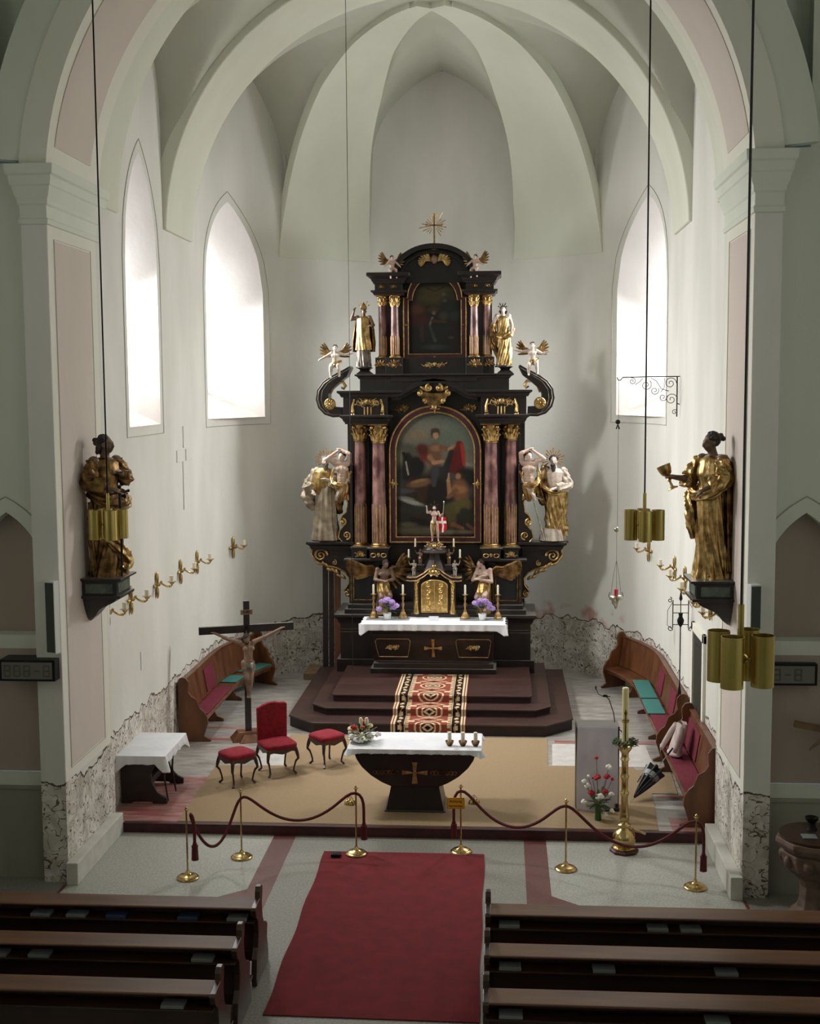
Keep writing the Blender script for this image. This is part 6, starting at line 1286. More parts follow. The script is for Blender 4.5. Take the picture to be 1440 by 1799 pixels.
for s_ in (-1, 1):
    column(s_*1.185, 26.12, 3.17, 5.78, .142, 4.08, 1); column(s_*1.6, 26.32, 3.17, 5.78, .128, 4.08, 2)
    # pilaster backs, outer scroll consoles below the atlas figures
    mb = MB(); mb.box(*sorted((s_*1.0, s_*1.36)), 26.45, 26.65, 3.2, 5.8); mb.box(*sorted((s_*1.42, s_*1.8)), 26.5, 26.65, 3.2, 5.8); part(mb, 'pilaster', 'black', smooth=False, bev=.005)
    pts = [(1.76, 3.27), (2.0, 3.27), (2.08, 3.36), (2.05, 3.5), (1.96, 3.6), (2.04, 3.72), (1.98, 3.84), (1.9, 3.9), (1.88, 4.1), (1.95, 4.35), (2.06, 4.6), (2.08, 4.8), (2.0, 4.94), (1.86, 4.96), (1.76, 4.9)]
    mb = MB(); mb.prism([(s_*x, z) for x, z in pts], 26.25, 26.62, 'y'); cs = part(mb, 'scroll_console', 'black', bev=.01)
    mb = MB(); mb.tube([(s_*x, 26.245, z) for x, z in pts[1:-1]], .014, 6); scroll(mb, s_*1.9, 4.78, .11, 26.23, s_, 1, .03, 1.3, PI); scroll(mb, s_*1.98, 3.68, .08, 26.23, s_, 1, .024); scroll(mb, s_*1.9, 3.4, .09, 26.23, s_, -1, .02)
    for k in range(6): leaf(mb, (s_*(1.85+.03*math.sin(k)), 26.23, 4.15+.09*k), math.radians(90-s_*18), .24, .09)
    part(mb, 'gilt_scrollwork', 'gold', cs)
    # entablature above the columns
    x0, x1 = sorted((s_*.96, s_*1.88)); mb = MB(); mb.box(x0, x1, 26.0, 26.9, 5.78, 5.84); part(mb, 'architrave', 'black', smooth=False, bev=.005)
    corn(x0, x1, 26.0, 26.9, 5.82, 5.97, .1); mb = MB(); mb.box(*sorted((s_*.98, s_*1.92)), 26.08, 26.9, 5.95, 6.36); fz = part(mb, 'frieze', 'black', smooth=False, bev=.005)
    corn(*sorted((s_*.76, s_*1.94)), 26.05, 26.95, 6.34, 6.48, .1)
    mb = MB(); orn(mb, s_*1.4, 6.22, .62, .22, 26.06, 5, 1.6); mb.ell(s_*1.4, 26.05, 6.25, .07, .04, .07)
    for q in (-1, 1):
        mb.tube([(s_*1.4+q*.28, 26.07, 6.3), (s_*1.4+q*.32, 26.06, 6.15), (s_*1.4+q*.31, 26.06, 6.02)], [.02, .03, .045], 8)
        for k in range(4): mb.ell(s_*1.4+q*.31+.03*math.sin(k*2), 26.04, 6.0+.04*math.cos(k*2), .028, n=8, m=6)
    for q in (-.07, 0, .07): mb.tube([(s_*1.4+q, 26.07, 5.98), (s_*1.4+q, 26.07, 6.14)], .016, 6)
    part(mb, 'gilt_garland', 'gold', fz)
    # big C scrolls on the shoulders
    P_ = [(1.95, 5.93), (2.15, 5.92), (2.33, 5.98), (2.46, 6.12), (2.51, 6.3), (2.48, 6.5), (2.36, 6.67), (2.2, 6.78), (2.05, 6.86), (1.92, 6.92), (1.78, 7.0)]
    W_ = [.2, .22, .25, .27, .27, .26, .24, .22, .19, .16, .05]; P3 = [Vector(p) for p in P_]; rings = []; lines = []
    for i, p in enumerate(P3):
        tt = (P3[min(i+1, 10)]-P3[max(i-1, 0)]).normalized(); nn = Vector((-tt.y, tt.x)); q = p+nn*W_[i]; rings.append([(s_*p.x, 26.12, p.y), (s_*q.x, 26.12, q.y), (s_*q.x, 26.62, q.y), (s_*p.x, 26.62, p.y)]); lines.append((s_*(p+nn*.05).x, 26.115, (p+nn*.05).y))
    mb = MB(); mb.loft(rings); vo = part(mb, 'volute', 'black', ang=40, bev=.008)
    mb = MB(); mb.tube(lines, .012, 6); mb.tube([(a+s_*.0-s_*.07, b, c_) for a, b, c_ in lines[2:-2]], .008, 6); part(mb, 'moulding', 'silver', vo)
    mb = MB(); mb.X = Matrix.Translation((s_*2.2, 26.09, 6.2)) @ Matrix.Rotation(PI/2, 4, 'X'); mb.lathe([(0, -.02), (.12, -.02), (.125, 0), (.11, .02), (0, .01)], n=28)
    for k in range(12): a = k*PI/6; mb.ell(.06*math.cos(a), .06*math.sin(a), .02, .045, .014, .015, n=8, m=5, R=Matrix.Rotation(a, 3, 'Z'))
    mb.ell(0, 0, .03, .025, .025, .02); part(mb, 'rosette', 'gold', vo)
    mb = MB(); mb.tube([(s_*2.2, 26.2, 6.42), (s_*2.16, 26.2, 6.55), (s_*2.05, 26.2, 6.66), (s_*1.93, 26.2, 6.66), (s_*1.88, 26.2, 6.58), (s_*1.92, 26.2, 6.52), (s_*1.97, 26.2, 6.55)], [.02, .028, .03, .032, .034, .03, .02], 8); part(mb, 'gilt_curl', 'gold', vo)
    # upper storey
    for xa, xb, yy in ((.66, 1.02, 26.1), (1.02, 1.25, 26.25)):
        x0, x1 = sorted((s_*xa, s_*xb)); mb = MB(); mb.box(x0, x1, yy, 26.9, 6.82, 7.17); pp_ = part(mb, 'pedestal', 'black', smooth=False, bev=.006); mb = MB(); orn(mb, (x0+x1)/2, 7.0, (xb-xa)*.5, .26, yy-.01, 4); part(mb, 'gilt_ornament', 'goldold', pp_)
    column(s_*.83, 26.25, 7.17, 8.47, .088, 7.62, 3); column(s_*1.1, 26.38, 7.17, 8.47, .08, 7.62, 4)
    x0, x1 = sorted((s_*.66, s_*1.24)); corn(x0, x1, 26.15, 26.9, 8.46, 8.56, .08); mb = MB(); mb.box(x0, x1, 26.18, 26.9, 8.55, 8.72); e_ = part(mb, 'frieze', 'black', smooth=False); 
    mb = MB(); orn(mb, s_*.84, 8.63, .12, .1, 26.17, 2); orn(mb, s_*1.1, 8.63, .1, .1, 26.17, 3); part(mb, 'gilt_ornament', 'goldold', e_)
    corn(x0, x1, 26.15, 26.9, 8.7, 8.92, .16)
# arched centre of the main cornice
mb = MB(); mb.band([(-.86, 6.43), (-.72, 6.43), (-.5, 6.56), (-.25, 6.66), (0, 6.7), (.25, 6.66), (.5, 6.56), (.72, 6.43), (.86, 6.43)], (-.07, .03), 26.0, 26.9); part(mb, 'arched_cornice', 'black', ang=30, bev=.006)
mb = MB(); mb.band([(-.9, 6.3), (-.72, 6.32), (-.5, 6.44), (-.25, 6.54), (0, 6.58), (.25, 6.54), (.5, 6.44), (.72, 6.32), (.9, 6.3)], (-.03, .03), 26.12, 26.9); part(mb, 'arched_cornice', 'black', ang=30)
mb = MB(); mb.prism([(-.98, 5.3), (.98, 5.3), (.98, 6.4), (.7, 6.42), (.3, 6.6), (0, 6.68), (-.3, 6.6), (-.7, 6.42), (-.98, 6.4)], 26.42, 26.7, 'y'); part(mb, 'spandrel', 'black', smooth=False)
for s_ in (-1, 1):
    mb = MB(); orn(mb, s_*.72, 6.08, .3, .26, 26.4, 7, 1.2); part(mb, 'gilt_ornament', 'goldold')
# cartouche
mb = MB(); mb.prism([(-.3, 6.42), (-.25, 6.3), (-.15, 6.2), (-.06, 6.12), (.06, 6.12), (.15, 6.2), (.25, 6.3), (.3, 6.42), (.2, 6.45), (0, 6.42), (-.2, 6.45)], 25.96, 26.1, 'y'); ca = part(mb, 'cartouche', 'goldold', bev=.02)
mb = MB()
for s_ in (-1, 1): scroll(mb, s_*.1, 6.53, .075, 25.95, -s_, 1, .028); scroll(mb, s_*.3, 6.42, .06, 25.95, s_, 1, .024); scroll(mb, s_*.2, 6.26, .05, 25.95, s_, -1, .02); leaf(mb, (s_*.12, 25.95, 6.46), math.radians(90-s_*60), .2, .07); leaf(mb, (s_*.05, 25.95, 6.1), math.radians(90+s_*60), .12, .06)
part(mb, 'gilt_scrollwork', 'gold', ca)
# attic
mb = MB(); mb.box(-1.56, 1.56, 26.05, 27.0, 6.45, 6.74); mb.box(-.9, .9, 26.0, 26.4, 6.66, 6.74); part(mb, 'attic', 'black', smooth=False, bev=.006); corn(-1.56, 1.56, 26.05, 27.0, 6.72, 6.82, .1)
for s_ in (-1, 1):
    mb = MB(); mb.mould(*sorted((s_*1.37, s_*1.59)), 26.22, 26.5, [(6.82, .05), (6.84, .05), (6.87, .01), (6.9, -.02), (6.93, .0), (6.95, .04), (6.965, .04)]); part(mb, 'statue_pedestal', 'black', ang=30)
mb = MB(); mb.box(-1.2, 1.2, 26.55, 26.95, 6.8, 8.9); part(mb, 'upper_wall', 'black', smooth=False)
mb = MB(); mb.box(-.66, .66, 26.3, 26.6, 6.82, 7.16); pc_ = part(mb, 'pedestal', 'black', smooth=False, bev=.005); mb = MB(); orn(mb, 0, 7.0, .58, .14, 26.28, 8, 1.6); part(mb, 'gilt_ornament', 'gold', pc_)
gable = arc(0, 8.86, .78, 0, 180, 24, .55)
mb = MB(); mb.prism([(.84, 8.72)]+gable+[(-.84, 8.72)], 26.36, 26.85, 'y'); part(mb, 'gable', 'black', smooth=False)
mb = MB(); mb.band([(.92, 8.92), (.86, 8.92)]+arc(0, 8.9, .82, 4, 176, 26, .57)+[(-.86, 8.92), (-.92, 8.92)], (-.05, .05), 26.18, 26.9); part(mb, 'arched_cornice', 'black', ang=30, bev=.008)
mb = MB(); mb.band([(.7, 8.86)]+arc(0, 8.84, .7, 4, 176, 26, .5)+[(-.7, 8.86)], (-.02, .02), 26.28, 26.5); part(mb, 'arched_cornice', 'black', ang=30)
# cherub head with wings below the gable
ch = MB(); ch.ell(0, 26.3, 9.19, .075, .07, .085); ch.ell(0, 26.24, 9.17, .015, .02, .02); ch.ell(-.03, 26.26, 9.16, .025, .02, .02); ch.ell(.03, 26.26, 9.16, .025, .02, .02); ch.ell(0, 26.26, 9.13, .03, .025, .02); cb = part(ch, 'cherub_head', 'flesh2')
mb = MB()
for k in range(14): a = random.Random(k).uniform(0, PI); mb.ell(.065*math.cos(a), 26.3, 9.2+.075*math.sin(a), .025, n=8, m=6)
part(mb, 'hair', 'goldold', cb)
for s_ in (-1, 1):
    mb = MB()
    for k in range(8): leaf(mb, (s_*(.08+.015*k), 26.3, 9.15+.008*k), math.radians(90-s_*(20+18*k)), .24-.008*k, .07)
    part(mb, 'cherub_wing', 'gold', cb)
# crowning cross with rays
mb = MB(); mb.box(-.018, .018, 26.35, 26.38, 9.42, 10.1); mb.box(-.16, .0, 26.35, 26.38, 9.89, 9.925); mb.box(0, .16, 26.35, 26.38, 9.89, 9.925)
for x, z in ((-.16, 9.907), (.16, 9.907), (0, 10.12)): mb.ell(x, 26.365, z, .035, .018, .035)
mb.frus((-.05, .05, 26.33, 26.4, 9.4), (-.02, .02, 26.35, 26.38, 9.5)); cr = part(mb, 'crowning_cross', 'goldwood')
mb = MB(); rd = random.Random(4)
for k in range(22):
    a = 2*PI*(k+.5)/22; L_ = rd.choice((.2, .26, .32)); 
    if abs(math.sin(a)+1) < .15: continue
    mb.tube([(.07*math.cos(a), 26.37, 9.9+.07*math.sin(a)), (L_*math.cos(a), 26.37, 9.9+L_*math.sin(a))], [.005, .009], 4)
part(mb, 'rays', 'goldwood', cr)
# --- picture frames and paintings
def frame(path_o, y, wo, name='picture_frame'):
    mb = MB(); mb.band(path_o+path_o[:1], wo, y-.07, y+.05); return part(mb, name, 'riser', ang=30)
def closed(hw, z0, zs, r, n=30, step=0):
    p = [(-hw, z0), (hw, z0), (hw, zs)]
    if step: p += [(r+.0, zs)]
    return p+arc(0, zs, r, 0, 180, n)[(0 if step else 1):(None if step else -1)]+([] if step else [])+[(-hw, zs)]
def gild(path, y, r, p): mb = MB(); q = path+path[:1]; mb.tube([(x, y, z) for x, z in q], r, 6); return part(mb, 'gilt_moulding', 'goldwood', p)
o1 = closed(.97, 3.25, 5.18, .97); i1 = closed(.84, 3.36, 5.18, .84)
def ringframe(o_, i_, y0, y1):
    n = len(o_); assert n == len(i_); vs = [(x, y0, z) for x, z in o_]+[(x, y0, z) for x, z in i_]+[(x, y1, z) for x, z in o_]+[(x, y1, z) for x, z in i_]; fs = []
    for k in range(n):
        j = (k+1) % n; fs += [(k, j, n+j, n+k), (2*n+j, 2*n+k, 3*n+k, 3*n+j), (k, 2*n+k, 2*n+j, j), (n+j, 3*n+j, 3*n+k, n+k)]
    mb = MB(); mb.add(vs, fs); return part(mb, 'picture_frame', 'riser', smooth=False)
f1 = ringframe(o1, i1, 26.28, 26.45); gild(o1, 26.28, .022, f1); gild(i1, 26.285, .018, f1)
o2 = closed(.66, 7.13, 8.42, .575, step=1); i2 = closed(.56, 7.24, 8.37, .475, step=1); f2 = ringframe(o2, i2, 26.42, 26.58); gild(o2, 26.42, .016, f2); gild(i2, 26.425, .013, f2)
for x, z, p in ((0, 6.09, f1), (-.905, 4.5, f1), (.905, 4.5, f1)):
    mb = MB(); mb.ell(x, 26.27, z, .045, .02, .06 if x else .03); [leaf(mb, (x, 26.27, z), k*PI/2, .11, .04) for k in range(4)]; part(mb, 'gilt_ornament', 'gold', p)
for x, z in ((0, 8.93), (0, 7.18), (-.61, 7.85), (.61, 7.85)): mb = MB(); mb.ell(x, 26.41, z, .04, .016, .025); part(mb, 'gilt_ornament', 'goldold', f2)
# rider, beggar and horse in a dusky landscape: soft brushed shapes in old oil colours
w_, h_ = 190, 310; img = raster(w_, h_, c(88, 86, 76)); yy, xx = np.mgrid[0:h_, 0:w_]; V = yy/(h_-1)
for a_, b_, col in ((0, .25, c(100, 108, 98)), (.25, .42, c(112, 108, 94)), (.42, .6, c(70, 66, 62)), (.6, 1, c(42, 40, 36))):
    blend(img, np.clip((V-a_)/.1, 0, 1)*np.clip((b_+.1-V)/.1, 0, 1), col)
G = lambda x, y, rx, ry, col, so=.25, an=0, op=1: g_ell(img, x, y, rx, ry, col, so, math.radians(an), op)
Ln = lambda *a, **k: g_line(img, *a, **k)
G(.3, .17, .22, .1, c(140, 120, 96), .6, -15, .8); G(.45, .12, .3, .08, c(120, 124, 112), .6, 10, .7); G(.75, .2, .25, .14, c(104, 116, 100), .6, 0, .7); G(.2, .3, .2, .06, c(78, 76, 70), .5, 20, .8); G(.85, .42, .16, .03, c(150, 146, 136), .7, 8, .6); G(.1, .5, .14, .12, c(52, 52, 54), .5)
G(.42, .62, .3, .2, c(30, 27, 25), .2, 0); G(.24, .44, .13, .15, c(26, 23, 22), .2, 25); Ln(.15, .36, .13, .52, .06, .045, c(32, 27, 25)); Ln(.13, .4, .16, .5, .012, .01, c(150, 146, 138)); Ln(.1, .33, .13, .36, .02, .02, c(22, 20, 18))
Ln(.2, .57, .2, .8, .05, .03, c(52, 34, 26)); Ln(.34, .6, .28, .84, .07, .04, c(58, 38, 30)); Ln(.6, .6, .56, .88, .06, .03, c(34, 28, 26)); Ln(.2, .86, .42, .9, .03, .05, c(26, 24, 22)); G(.3, .57, .15, .05, c(120, 92, 62), .3, -12, .8); G(.3, .55, .1, .02, c(150, 116, 70), .4, -12, .7)
G(.2, .72, .16, .03, c(150, 152, 144), .3, 18); G(.14, .69, .1, .02, c(120, 124, 120), .3, 10, .8); G(.1, .63, .14, .03, c(74, 78, 84), .4, 0, .8); G(.25, .78, .2, .05, c(48, 48, 44), .4)
G(.4, .34, .09, .1, c(110, 42, 34), .3, 30); G(.34, .3, .08, .07, c(88, 34, 30), .3, 30); Ln(.5, .3, .49, .42, .085, .075, c(112, 82, 60)); G(.51, .29, .08, .04, c(140, 104, 78), .35); G(.48, .4, .08, .035, c(90, 70, 52), .3)
Ln(.58, .285, .68, .3, .035, .028, c(118, 84, 60)); Ln(.68, .3, .78, .265, .026, .02, c(168, 128, 96)); Ln(.43, .36, .48, .405, .032, .026, c(150, 108, 78)); Ln(.48, .405, .6, .395, .026, .02, c(170, 128, 96))
G(.5, .175, .058, .068, c(60, 50, 40), .2); G(.505, .19, .036, .046, c(178, 140, 108), .3); G(.5, .15, .055, .03, c(70, 56, 44), .3)
Ln(.8, .26, .78, .34, .045, .075, c(104, 32, 28)); Ln(.78, .34, .8, .48, .085, .07, c(92, 28, 26)); Ln(.72, .34, .7, .46, .04, .05, c(92, 22, 22)); Ln(.83, .26, .86, .42, .02, .02, c(160, 48, 38)); Ln(.7, .32, .6, .52, .03, .05, c(40, 36, 36))
G(.55, .48, .12, .08, c(44, 44, 48), .3); Ln(.5, .46, .48, .58, .05, .03, c(62, 62, 66)); G(.9, .52, .14, .12, c(26, 28, 26), .3, 30)
G(.82, .52, .05, .05, c(54, 38, 28), .25); G(.785, .515, .034, .04, c(160, 118, 86), .35); Ln(.8, .6, .84, .74, .1, .075, c(118, 80, 54)); G(.82, .62, .07, .05, c(150, 106, 74), .4); Ln(.76, .6, .68, .66, .035, .03, c(140, 98, 68)); Ln(.68, .66, .66, .55, .03, .022, c(162, 118, 84)); Ln(.66, .55, .67, .49, .02, .008, c(170, 130, 100)); Ln(.76, .63, .66, .68, .03, .025, c(120, 82, 56))
Ln(.86, .74, .68, .78, .085, .075, c(92, 84, 46)); Ln(.68, .78, .72, .9, .07, .05, c(80, 74, 42)); Ln(.72, .9, .84, .93, .03, .02, c(130, 88, 64)); Ln(.86, .8, .98, .92, .06, .05, c(40, 44, 34)); Ln(.9, .9, .98, .94, .02, .02, c(110, 66, 52))
G(.3, .95, .4, .05, c(92, 84, 66), .5); G(.75, .96, .25, .025, c(120, 110, 86), .5); G(.15, .9, .1, .03, c(104, 98, 80), .5, 0, .6)
rs = np.random.RandomState(3); ns = sum(np.kron(rs.uniform(-1, 1, (h_//k+2, w_//k+2)), np.ones((k, k)))[:h_, :w_]*a_ for k, a_ in ((2, .03), (5, .05), (13, .05))); img = np.clip(img*(1+ns[..., None]), 0, 1)
def canvas(hw, z0, zs, r, y, img, nm, lab=None):
    def P(u, v):
        x = -hw+2*hw*u; zt = zs+(math.sqrt(max(r*r-x*x, 0)) if abs(x) < r else 0); return (x, y, z0+(zt-z0)*v)
    # sample colours by true height so the picture is not stretched under the arch
    h, w = img.shape[:2]; top = zs+r; mb = MB(); nu, nv = 170, 270; mb.grid(P, nu, nv); me = mb.mesh(nm); at = me.color_attributes.new('Col', 'FLOAT_COLOR', 'POINT'); vs = np.array(mb.v); d = np.ones((len(vs), 4))
    ix = np.clip(((vs[:, 0]+hw)/(2*hw)*(w-1)).round().astype(int), 0, w-1); iz = np.clip(((top-vs[:, 2])/(top-z0)*(h-1)).round().astype(int), 0, h-1); d[:, :3] = img[iz, ix]; at.data.foreach_set('color', d.ravel())
    return link(nm, me, 'paint', A, smooth=False)
canvas(.85, 3.35, 5.18, .85, 26.4, img, 'painting')
img = raster(120, 190, c(28, 28, 28)); G(.5, .25, .36, .16, c(72, 64, 38), .5); G(.5, .16, .3, .06, c(84, 74, 44), .6, 0, .7); G(.17, .42, .13, .12, c(84, 52, 40), .5); G(.22, .55, .16, .12, c(66, 28, 30), .5); Ln(.24, .6, .26, .82, .05, .03, c(58, 36, 34)); G(.47, .42, .1, .07, c(66, 50, 38), .5); G(.48, .46, .03, .035, c(110, 92, 72), .5)
Ln(.45, .52, .4, .62, .02, .02, c(92, 96, 88)); Ln(.4, .62, .5, .82, .02, .03, c(62, 68, 66)); G(.72, .36, .13, .14, c(34, 40, 38), .5); G(.66, .22, .03, .03, c(96, 92, 74), .5); G(.68, .3, .04, .03, c(72, 82, 72), .5); G(.66, .5, .08, .08, c(62, 58, 44), .5); G(.86, .5, .1, .1, c(44, 50, 46), .5); Ln(.45, .56, .7, .58, .03, .02, c(70, 46, 34)); G(.8, .78, .05, .03, c(72, 62, 56), .5); G(.5, .9, .2, .05, c(50, 54, 56), .5)
Ln(.35, .14, .5, .18, .02, .01, c(50, 44, 26)); Ln(.5, .18, .66, .13, .01, .02, c(50, 44, 26)); G(.6, .7, .25, .12, c(34, 38, 38), .6, 0, .7)
img = np.clip(img*(1+rs.uniform(-.08, .08, img.shape[:2])[..., None]), 0, 1); canvas(.57, 7.23, 8.37, .48, 26.53, img, 'painting')

# --- mensa in front of the altarpiece
t = thing('altar_mensa', 'dark curved altar table with gilt cross and two framed panels below the white cloth', 'altar', (AX, 0, .65))
mb = MB(); mb.prism([(25.2, 0), (25.2, .06), (25.24, .08), (25.24, .2), (25.3, .24), (25.27, .4), (25.18, .58), (25.12, .74), (25.14, .84), (25.1, .88), (25.1, .94), (25.95, .94), (25.95, 0)], -1.24, 1.24, 'x'); mb.build('mensa_body', 'black2', t, bev=.008)
mb = MB(); mb.box(-1.3, 1.3, 25.16, 25.95, 0, .1); mb.box(-1.3, 1.3, 25.08, 25.95, .9, .95); mb.box(-1.45, 1.45, 25.0, 25.95, .98, 1.06); mb.frus((-1.32, 1.32, 25.07, 25.95, .94), (-1.42, 1.42, 25.02, 25.95, .99)); mb.build('mensa_slab', 'black', t, smooth=False, bev=.006)
yz = lambda z: float(np.interp(z, [.24, .4, .58, .74], [25.3, 25.27, 25.18, 25.12]))-.012
mb = MB(); zz = np.linspace(.33, .74, 12); mb.loft([[(-.02-.012*abs(z-.53)*6, yz(z)-.015, z), (.02+.012*abs(z-.53)*6, yz(z)-.015, z), (.02+.012*abs(z-.53)*6, yz(z)+.01, z), (-.02-.012*abs(z-.53)*6, yz(z)+.01, z)] for z in zz])
for q in (-1, 1): mb.prism([(0, .55), (q*.08, .55), (q*.17, .575), (q*.185, .565), (q*.185, .505), (q*.17, .495), (q*.08, .52), (0, .52)], yz(.53)-.025, yz(.53)-.003, 'y')
mb.build('gilt_cross', 'goldwood', t, bev=.003)
for q in (-1, 1):
    cx_ = q*.83; pl = [(-.3, .33), (.3, .33), (.335, .5), (.36, .69), (.32, .74), (-.32, .74), (-.36, .69), (-.335, .5), (-.3, .33)]
    mb = MB(); mb.tube([(cx_+x, yz(z)-.004, z) for x, z in pl], .011, 6); mb.build('panel_frame', 'goldwood', t)
    mb = MB(); orn(mb, cx_, .54, .28, .14, yz(.54)-.012, 9, 1.4); mb.build('gilt_ornament', 'gold', t)
tablecloth('altar_cloth', AX-1.47, AX+1.47, 24.98, 25.93, 1.722, .13, 'long white linen cloth on the mensa of the high altar', 'altar cloth', seed=8, corner=.13, sides='f')
# --- tabernacle
t = thing('tabernacle', 'black and gold tabernacle with golden double door between two angels', 'tabernacle', (AX, 25.95, 1.727))
mb = MB(); mb.box(-.5, .5, -.16, .4, 0, .07); mb.box(-.45, .45, -.12, .4, .07, .87); mb.build('body', 'black', t, smooth=False, bev=.01)
for q in (-1, 1):
    mb = MB(); mb.lathe([(0, .07), (.07, .07), (.075, .12), (.055, .17), (.06, .22), (.045, .26)], q*.385, -.16, 0, n=14); mb.tube([(q*.385, -.16, .24), (q*.375, -.15, .5), (q*.385, -.15, .72)], [.05, .042, .05], 10); mb.ell(q*.385, -.18, .62, .045, .04, .07)
    for k in range(6): leaf(mb, (q*.385, -.2, .3+k*.07), PI/2, .1, .06)
    scroll(mb, q*.38, .78, .06, -.18, q, 1, .022); mb.build('side_pilaster', 'goldbright', t)
dp = [(-.27, .1), (.27, .1), (.27, .66)]+arc(0, .66, .27, 6, 174, 16, .13)+[(-.27, .66)]
mb = MB(); mb.prism(dp, -.16, -.12, 'y'); dd = mb.build('door', 'goldbright', t, bev=.01)
mb = MB(); [mb.tube([(x, -.168, z) for x, z in dp+dp[:1]], .014, 6)]; mb.tube([(0, -.165, .1), (0, -.165, .78)], .01, 6)
for q in (-1, 1):
    for k in range(5): scroll(mb, q*.13, .18+.125*k, .055, -.165, q*(1 if k % 2 else -1), 1, .012); leaf(mb, (q*.13, -.165, .14+.125*k), math.radians(90+q*40*(1 if k % 2 else -1)), .09, .035)
mb.build('door_relief', 'goldbright', dd)
cp = [(-.58, .84), (-.5, .83), (-.36, .84), (-.22, .92), (-.12, 1.0), (0, 1.02), (.12, 1.0), (.22, .92), (.36, .84), (.5, .83), (.58, .84)]
mb = MB(); mb.band(cp, (-.05, .02), -.26, .4); co_ = mb.build('cornice', 'black', t, bev=.008); mb = MB(); mb.tube([(x, -.265, z+.02) for x, z in cp], .014, 6); mb.tube([(x, -.265, z-.05) for x, z in cp], .012, 6)
mb.build('gilt_moulding', 'goldwood', co_)
mb = MB(); mb.ell(0, -.28, .96, .07, .04, .06); scroll(mb, -.08, .95, .06, -.28, -1, -1, .022); scroll(mb, .08, .95, .06, -.28, 1, -1, .022); mb.box(-.05, .05, -.28, -.2, 1.02, 1.13); mb.ell(0, -.28, 1.08, .05, .03, .05); mb.build('gilt_keystone', 'gold', t)
mb = MB(); mb.lathe([(0, .9), (.3, .95), (.24, 1.05), (.17, 1.2), (.14, 1.34), (.0, 1.36)], 0, .02, 0, n=8); mb.lathe([(0, 1.33), (.3, 1.35), (.31, 1.39), (.24, 1.42), (.16, 1.5), (.14, 1.56), (0, 1.58)], 0, .0, 0, n=8); mb.build('canopy', 'black2', t, smooth=False, bev=.012)
mb = MB(); orn(mb, 0, 1.52, .42, .16, -.2, 12, 1.6); mb.ell(0, -.2, 1.5, .05, .05, .05); mb.build('gilt_scrollwork', 'gold', t)
# risen Christ on top
t = thing('risen_christ_statue', 'small risen Christ with raised hand and red banner on top of the tabernacle', 'statue', (AX, 25.9, 3.31)); H = .78
J = dict(elL=(-.19, -.0, .78), haL=(-.2, -.05, .93), elR=(.16, -.02, .68), haR=(.2, -.08, .74), head=(0, -.015, .91), knL=(-.06, -.04, .29), anR=(.1, .0, .05), knR=(.09, -.06, .3), ftR=(.12, -.07, .02))
body(t, H, J, 'skin', vox=.011, muscle=1); hair(t, H, J['head'], 'hair', 0, 3, long=.03, beard=.02); halo(t, H, (0, 0, .95), 'goldold', n=3, r0=.06, r1=.15, a0=30, a1=150)
robe(t, H, [(.56, 0, 0, .08, .065), (.5, 0, 0, .11, .085), (.4, -.01, 0, .105, .09), (.28, -.03, 0, .09, .08), (.2, -.05, .01, .06, .06)], 'gold', 'loincloth', amp=.22, k=6, seed=99)
mb = MB(); mb.tube([(.2*H, -.09*H, .3*H), (.26*H, -.09*H, 1.05*H)], .007, 6); mb.ell(.26*H, -.09*H, 1.07*H, .015, .015, .035); mb.build('staff', 'silvermetal', t)
bw, bh = .16, .26
def BP(u, v): return (.1+bw*u+.01*math.sin(v*6), -.11+.012*math.sin(u*8), .27+bh*v-(.06*math.sin(u*PI) if v < .02 else 0))
im = raster(60, 90, c(190, 40, 48)); im[:, 23:37] = c(228, 222, 216)[:3]; im[28:46, :] = c(228, 222, 216)[:3]
b = sheet('banner', 'weave', BP, 50, 60, im, t); sd_ = b.modifiers.new('s', 'SOLIDIFY'); sd_.thickness = .006
# putti carrying candles on the tabernacle
for x, z, sz, lab in ((-.43, 2.62, .36, 'left outer'), (-.3, 2.86, .34, 'left inner'), (.3, 2.86, .34, 'right inner'), (.43, 2.62, .36, 'right outer')):
    q = 1 if x > 0 else -1; outer = abs(x) > .4
    t = thing('candle_putto', 'small carved putto carrying a white candle on the tabernacle, %s one' % lab, 'putto', (AX+x, 25.84 if outer else 25.92, z-.06), 0, 'candle bearing putti on the tabernacle')
    a, b = ('R', 'L') if q > 0 else ('L', 'R')
    J = {'el'+a: (q*.2, -.04, .74), 'ha'+a: (q*.3, -.06, .92), 'el'+b: (-q*.12, -.1, .66), 'ha'+b: (q*.06, -.14, .74), 'head': (0, -.01, .93)}
    body(t, sz, J, 'skinpale' if outer else 'flesh2', chubby=1, vox=.02); hair(t, sz, (0, -.01, .93), 'hairgrey', 0, 2, hs=1.4, curls=20)
    roll(t, sz, [(-.12, .0, .5), (0, -.12, .5), (.12, 0, .52)], [.05, .06, .04], 'gold' if not outer else 'silver', seed=1)
    mb = MB(); mb.lathe([(0, -.02), (.02, -.01), (.012, .02), (.02, .05), (.045, .07), (.045, .08), (0, .075)], q*.3*sz, -.07*sz, .97*sz, n=14); mb.build('candle_holder', 'goldold', t)
    mb = MB(); mb.lathe([(0, .075), (.018, .075), (.018, .24), (.01, .25), (0, .25)], q*.3*sz, -.07*sz, .97*sz, n=12); mb.build('candle', 'candle', t)
    mb = MB(); mb.box(-.09, .09, -.07, .07, -.1, 0.02); mb.build('plinth', 'black', t, smooth=False, bev=.005)
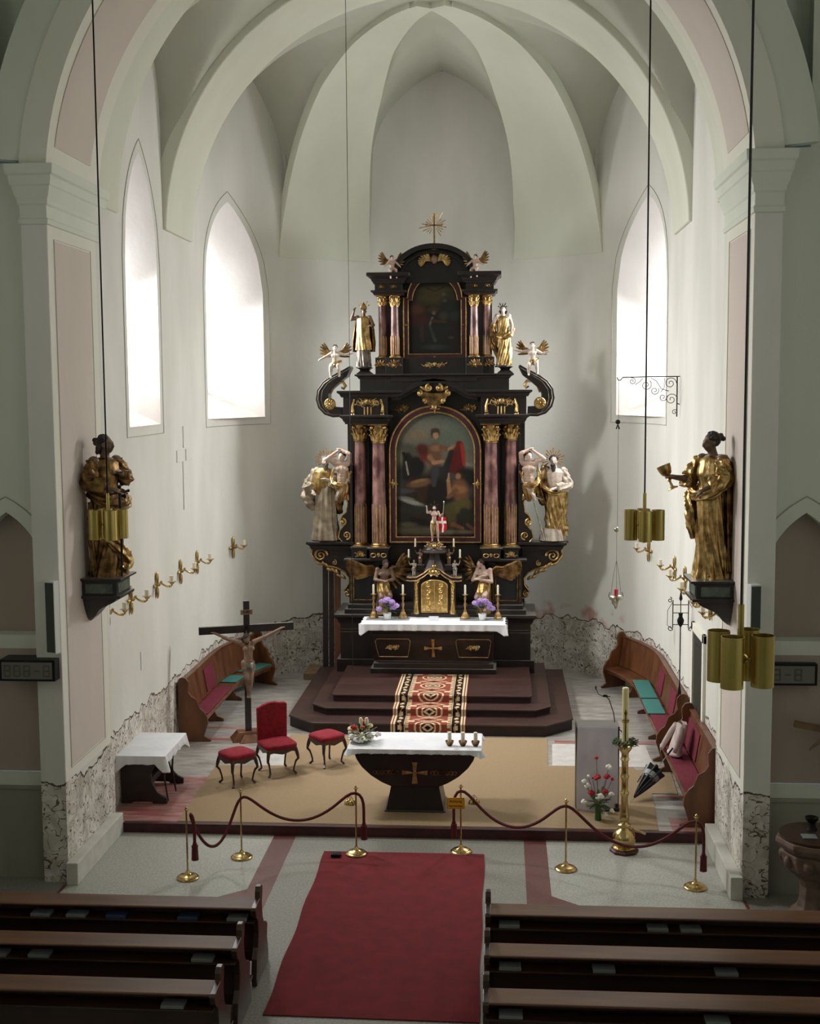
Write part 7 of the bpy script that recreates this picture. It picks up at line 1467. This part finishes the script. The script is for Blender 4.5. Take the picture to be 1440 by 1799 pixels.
# --- candlesticks, hydrangeas, card on the mensa
def cstick():
    t = thing('candlestick', '', 'candlestick', (0, 0, 0), 0, 'gilt candlesticks on the high altar')
    mb = MB(); mb.lathe([(0, 0), (.1, 0), (.105, .02), (.08, .05), (.065, .1), (.04, .14), (.0, .14)], n=6); mb.build('foot', 'goldwood', t, smooth=False, bev=.008)
    mb = MB(); mb.lathe([(.0, .13), (.028, .14), (.034, .165), (.02, .19), (.016, .24), (.03, .27), (.034, .3), (.02, .33), (.015, .37), (.026, .4), (.028, .43), (.014, .46), (.02, .48), (.06, .5), (.065, .51), (0, .51)], n=18); mb.build('shaft', 'goldwood', t, ang=50)
    mb = MB(); mb.lathe([(0, .51), (.021, .51), (.021, .7), (.012, .715), (0, .715)], n=12); mb.build('candle', 'candle', t); return t
cs0 = cstick()
for i, (x, lab) in enumerate(((-1.33, 'gilt candlestick with white candle at the left end of the white altar cloth'), (-.71, 'gilt candlestick with white candle between the left hydrangea and the tabernacle'), (.59, 'gilt candlestick with white candle between the tabernacle and the right hydrangea'), (1.27, 'gilt candlestick with white candle at the right end of the white altar cloth'))):
    if i: dup(cs0, (x, 25.62, 1.728), .1*i, lab)
    else: cs0.location = (x, 25.62, 1.728); cs0['label'] = lab
for x, lab, sd_ in ((-1.03, 'lilac hydrangea in a white pot on the left of the high altar', 1), (.95, 'lilac hydrangea in a white pot on the right of the high altar', 2)):
    t = thing('potted_hydrangea', lab, 'plant', (x, 25.5, 1.728), 0, 'hydrangeas on the high altar')
    mb = MB(); mb.lathe([(0, 0), (.06, 0), (.07, .02), (.085, .13), (.08, .135), (.065, .03), (0, .03)], n=24); mb.build('pot', 'porc', t, ang=50)
    mb = MB(); leaves(mb, (0, 0, .2), 46, .15, .11, sd_, .4); mb.build('foliage', 'leaf', t); rd = random.Random(sd_*5)
    for k, (bx_, bz_) in enumerate(((-.11, .37), (.0, .42), (.1, .38), (.19, .3), (.12, .25), (-.16, .23), (.02, .33), (-.04, .4)) if sd_ == 1 else ((-.14, .36), (-.04, .41), (.06, .4), (-.08, .32), (.12, .34), (.2, .24), (.02, .36), (.15, .27))):
        mb = MB(); cx_, cy_, cz_ = bx_, rd.uniform(-.1, .02), bz_
        for j in range(60):
            v_ = Vector((rd.gauss(0, 1), rd.gauss(0, 1), rd.gauss(0, 1))).normalized()*.055; mb.ell(cx_+v_.x*1.15, cy_+v_.y, cz_+v_.z*.8, .015, .015, .012, n=6, m=4)
        mb.ell(cx_, cy_, cz_, .055, .05, .042); mb.build('flower_head', 'petalL', t)
for x, lab in ((-1.02, 'grey glass tray under the left candlesticks and hydrangea'), (.93, 'grey glass tray under the right candlesticks and hydrangea')):
    mb = MB(); mb.box(x-.45, x+.45, 25.4, 25.74, 1.723, 1.727); tag(mb.build('glass_tray', 'umbgrey', None, smooth=False), lab, 'tray')
t = thing('altar_card', 'small white card standing in front of the tabernacle door', 'card', (AX, 25.45, 1.727))
mb = MB(); mb.box(-.1, .1, -.01, .01, 0, .075); mb.box(-.1, .1, -.03, .05, 0, .012); mb.build('card', 'white', t, smooth=False, bev=.003)
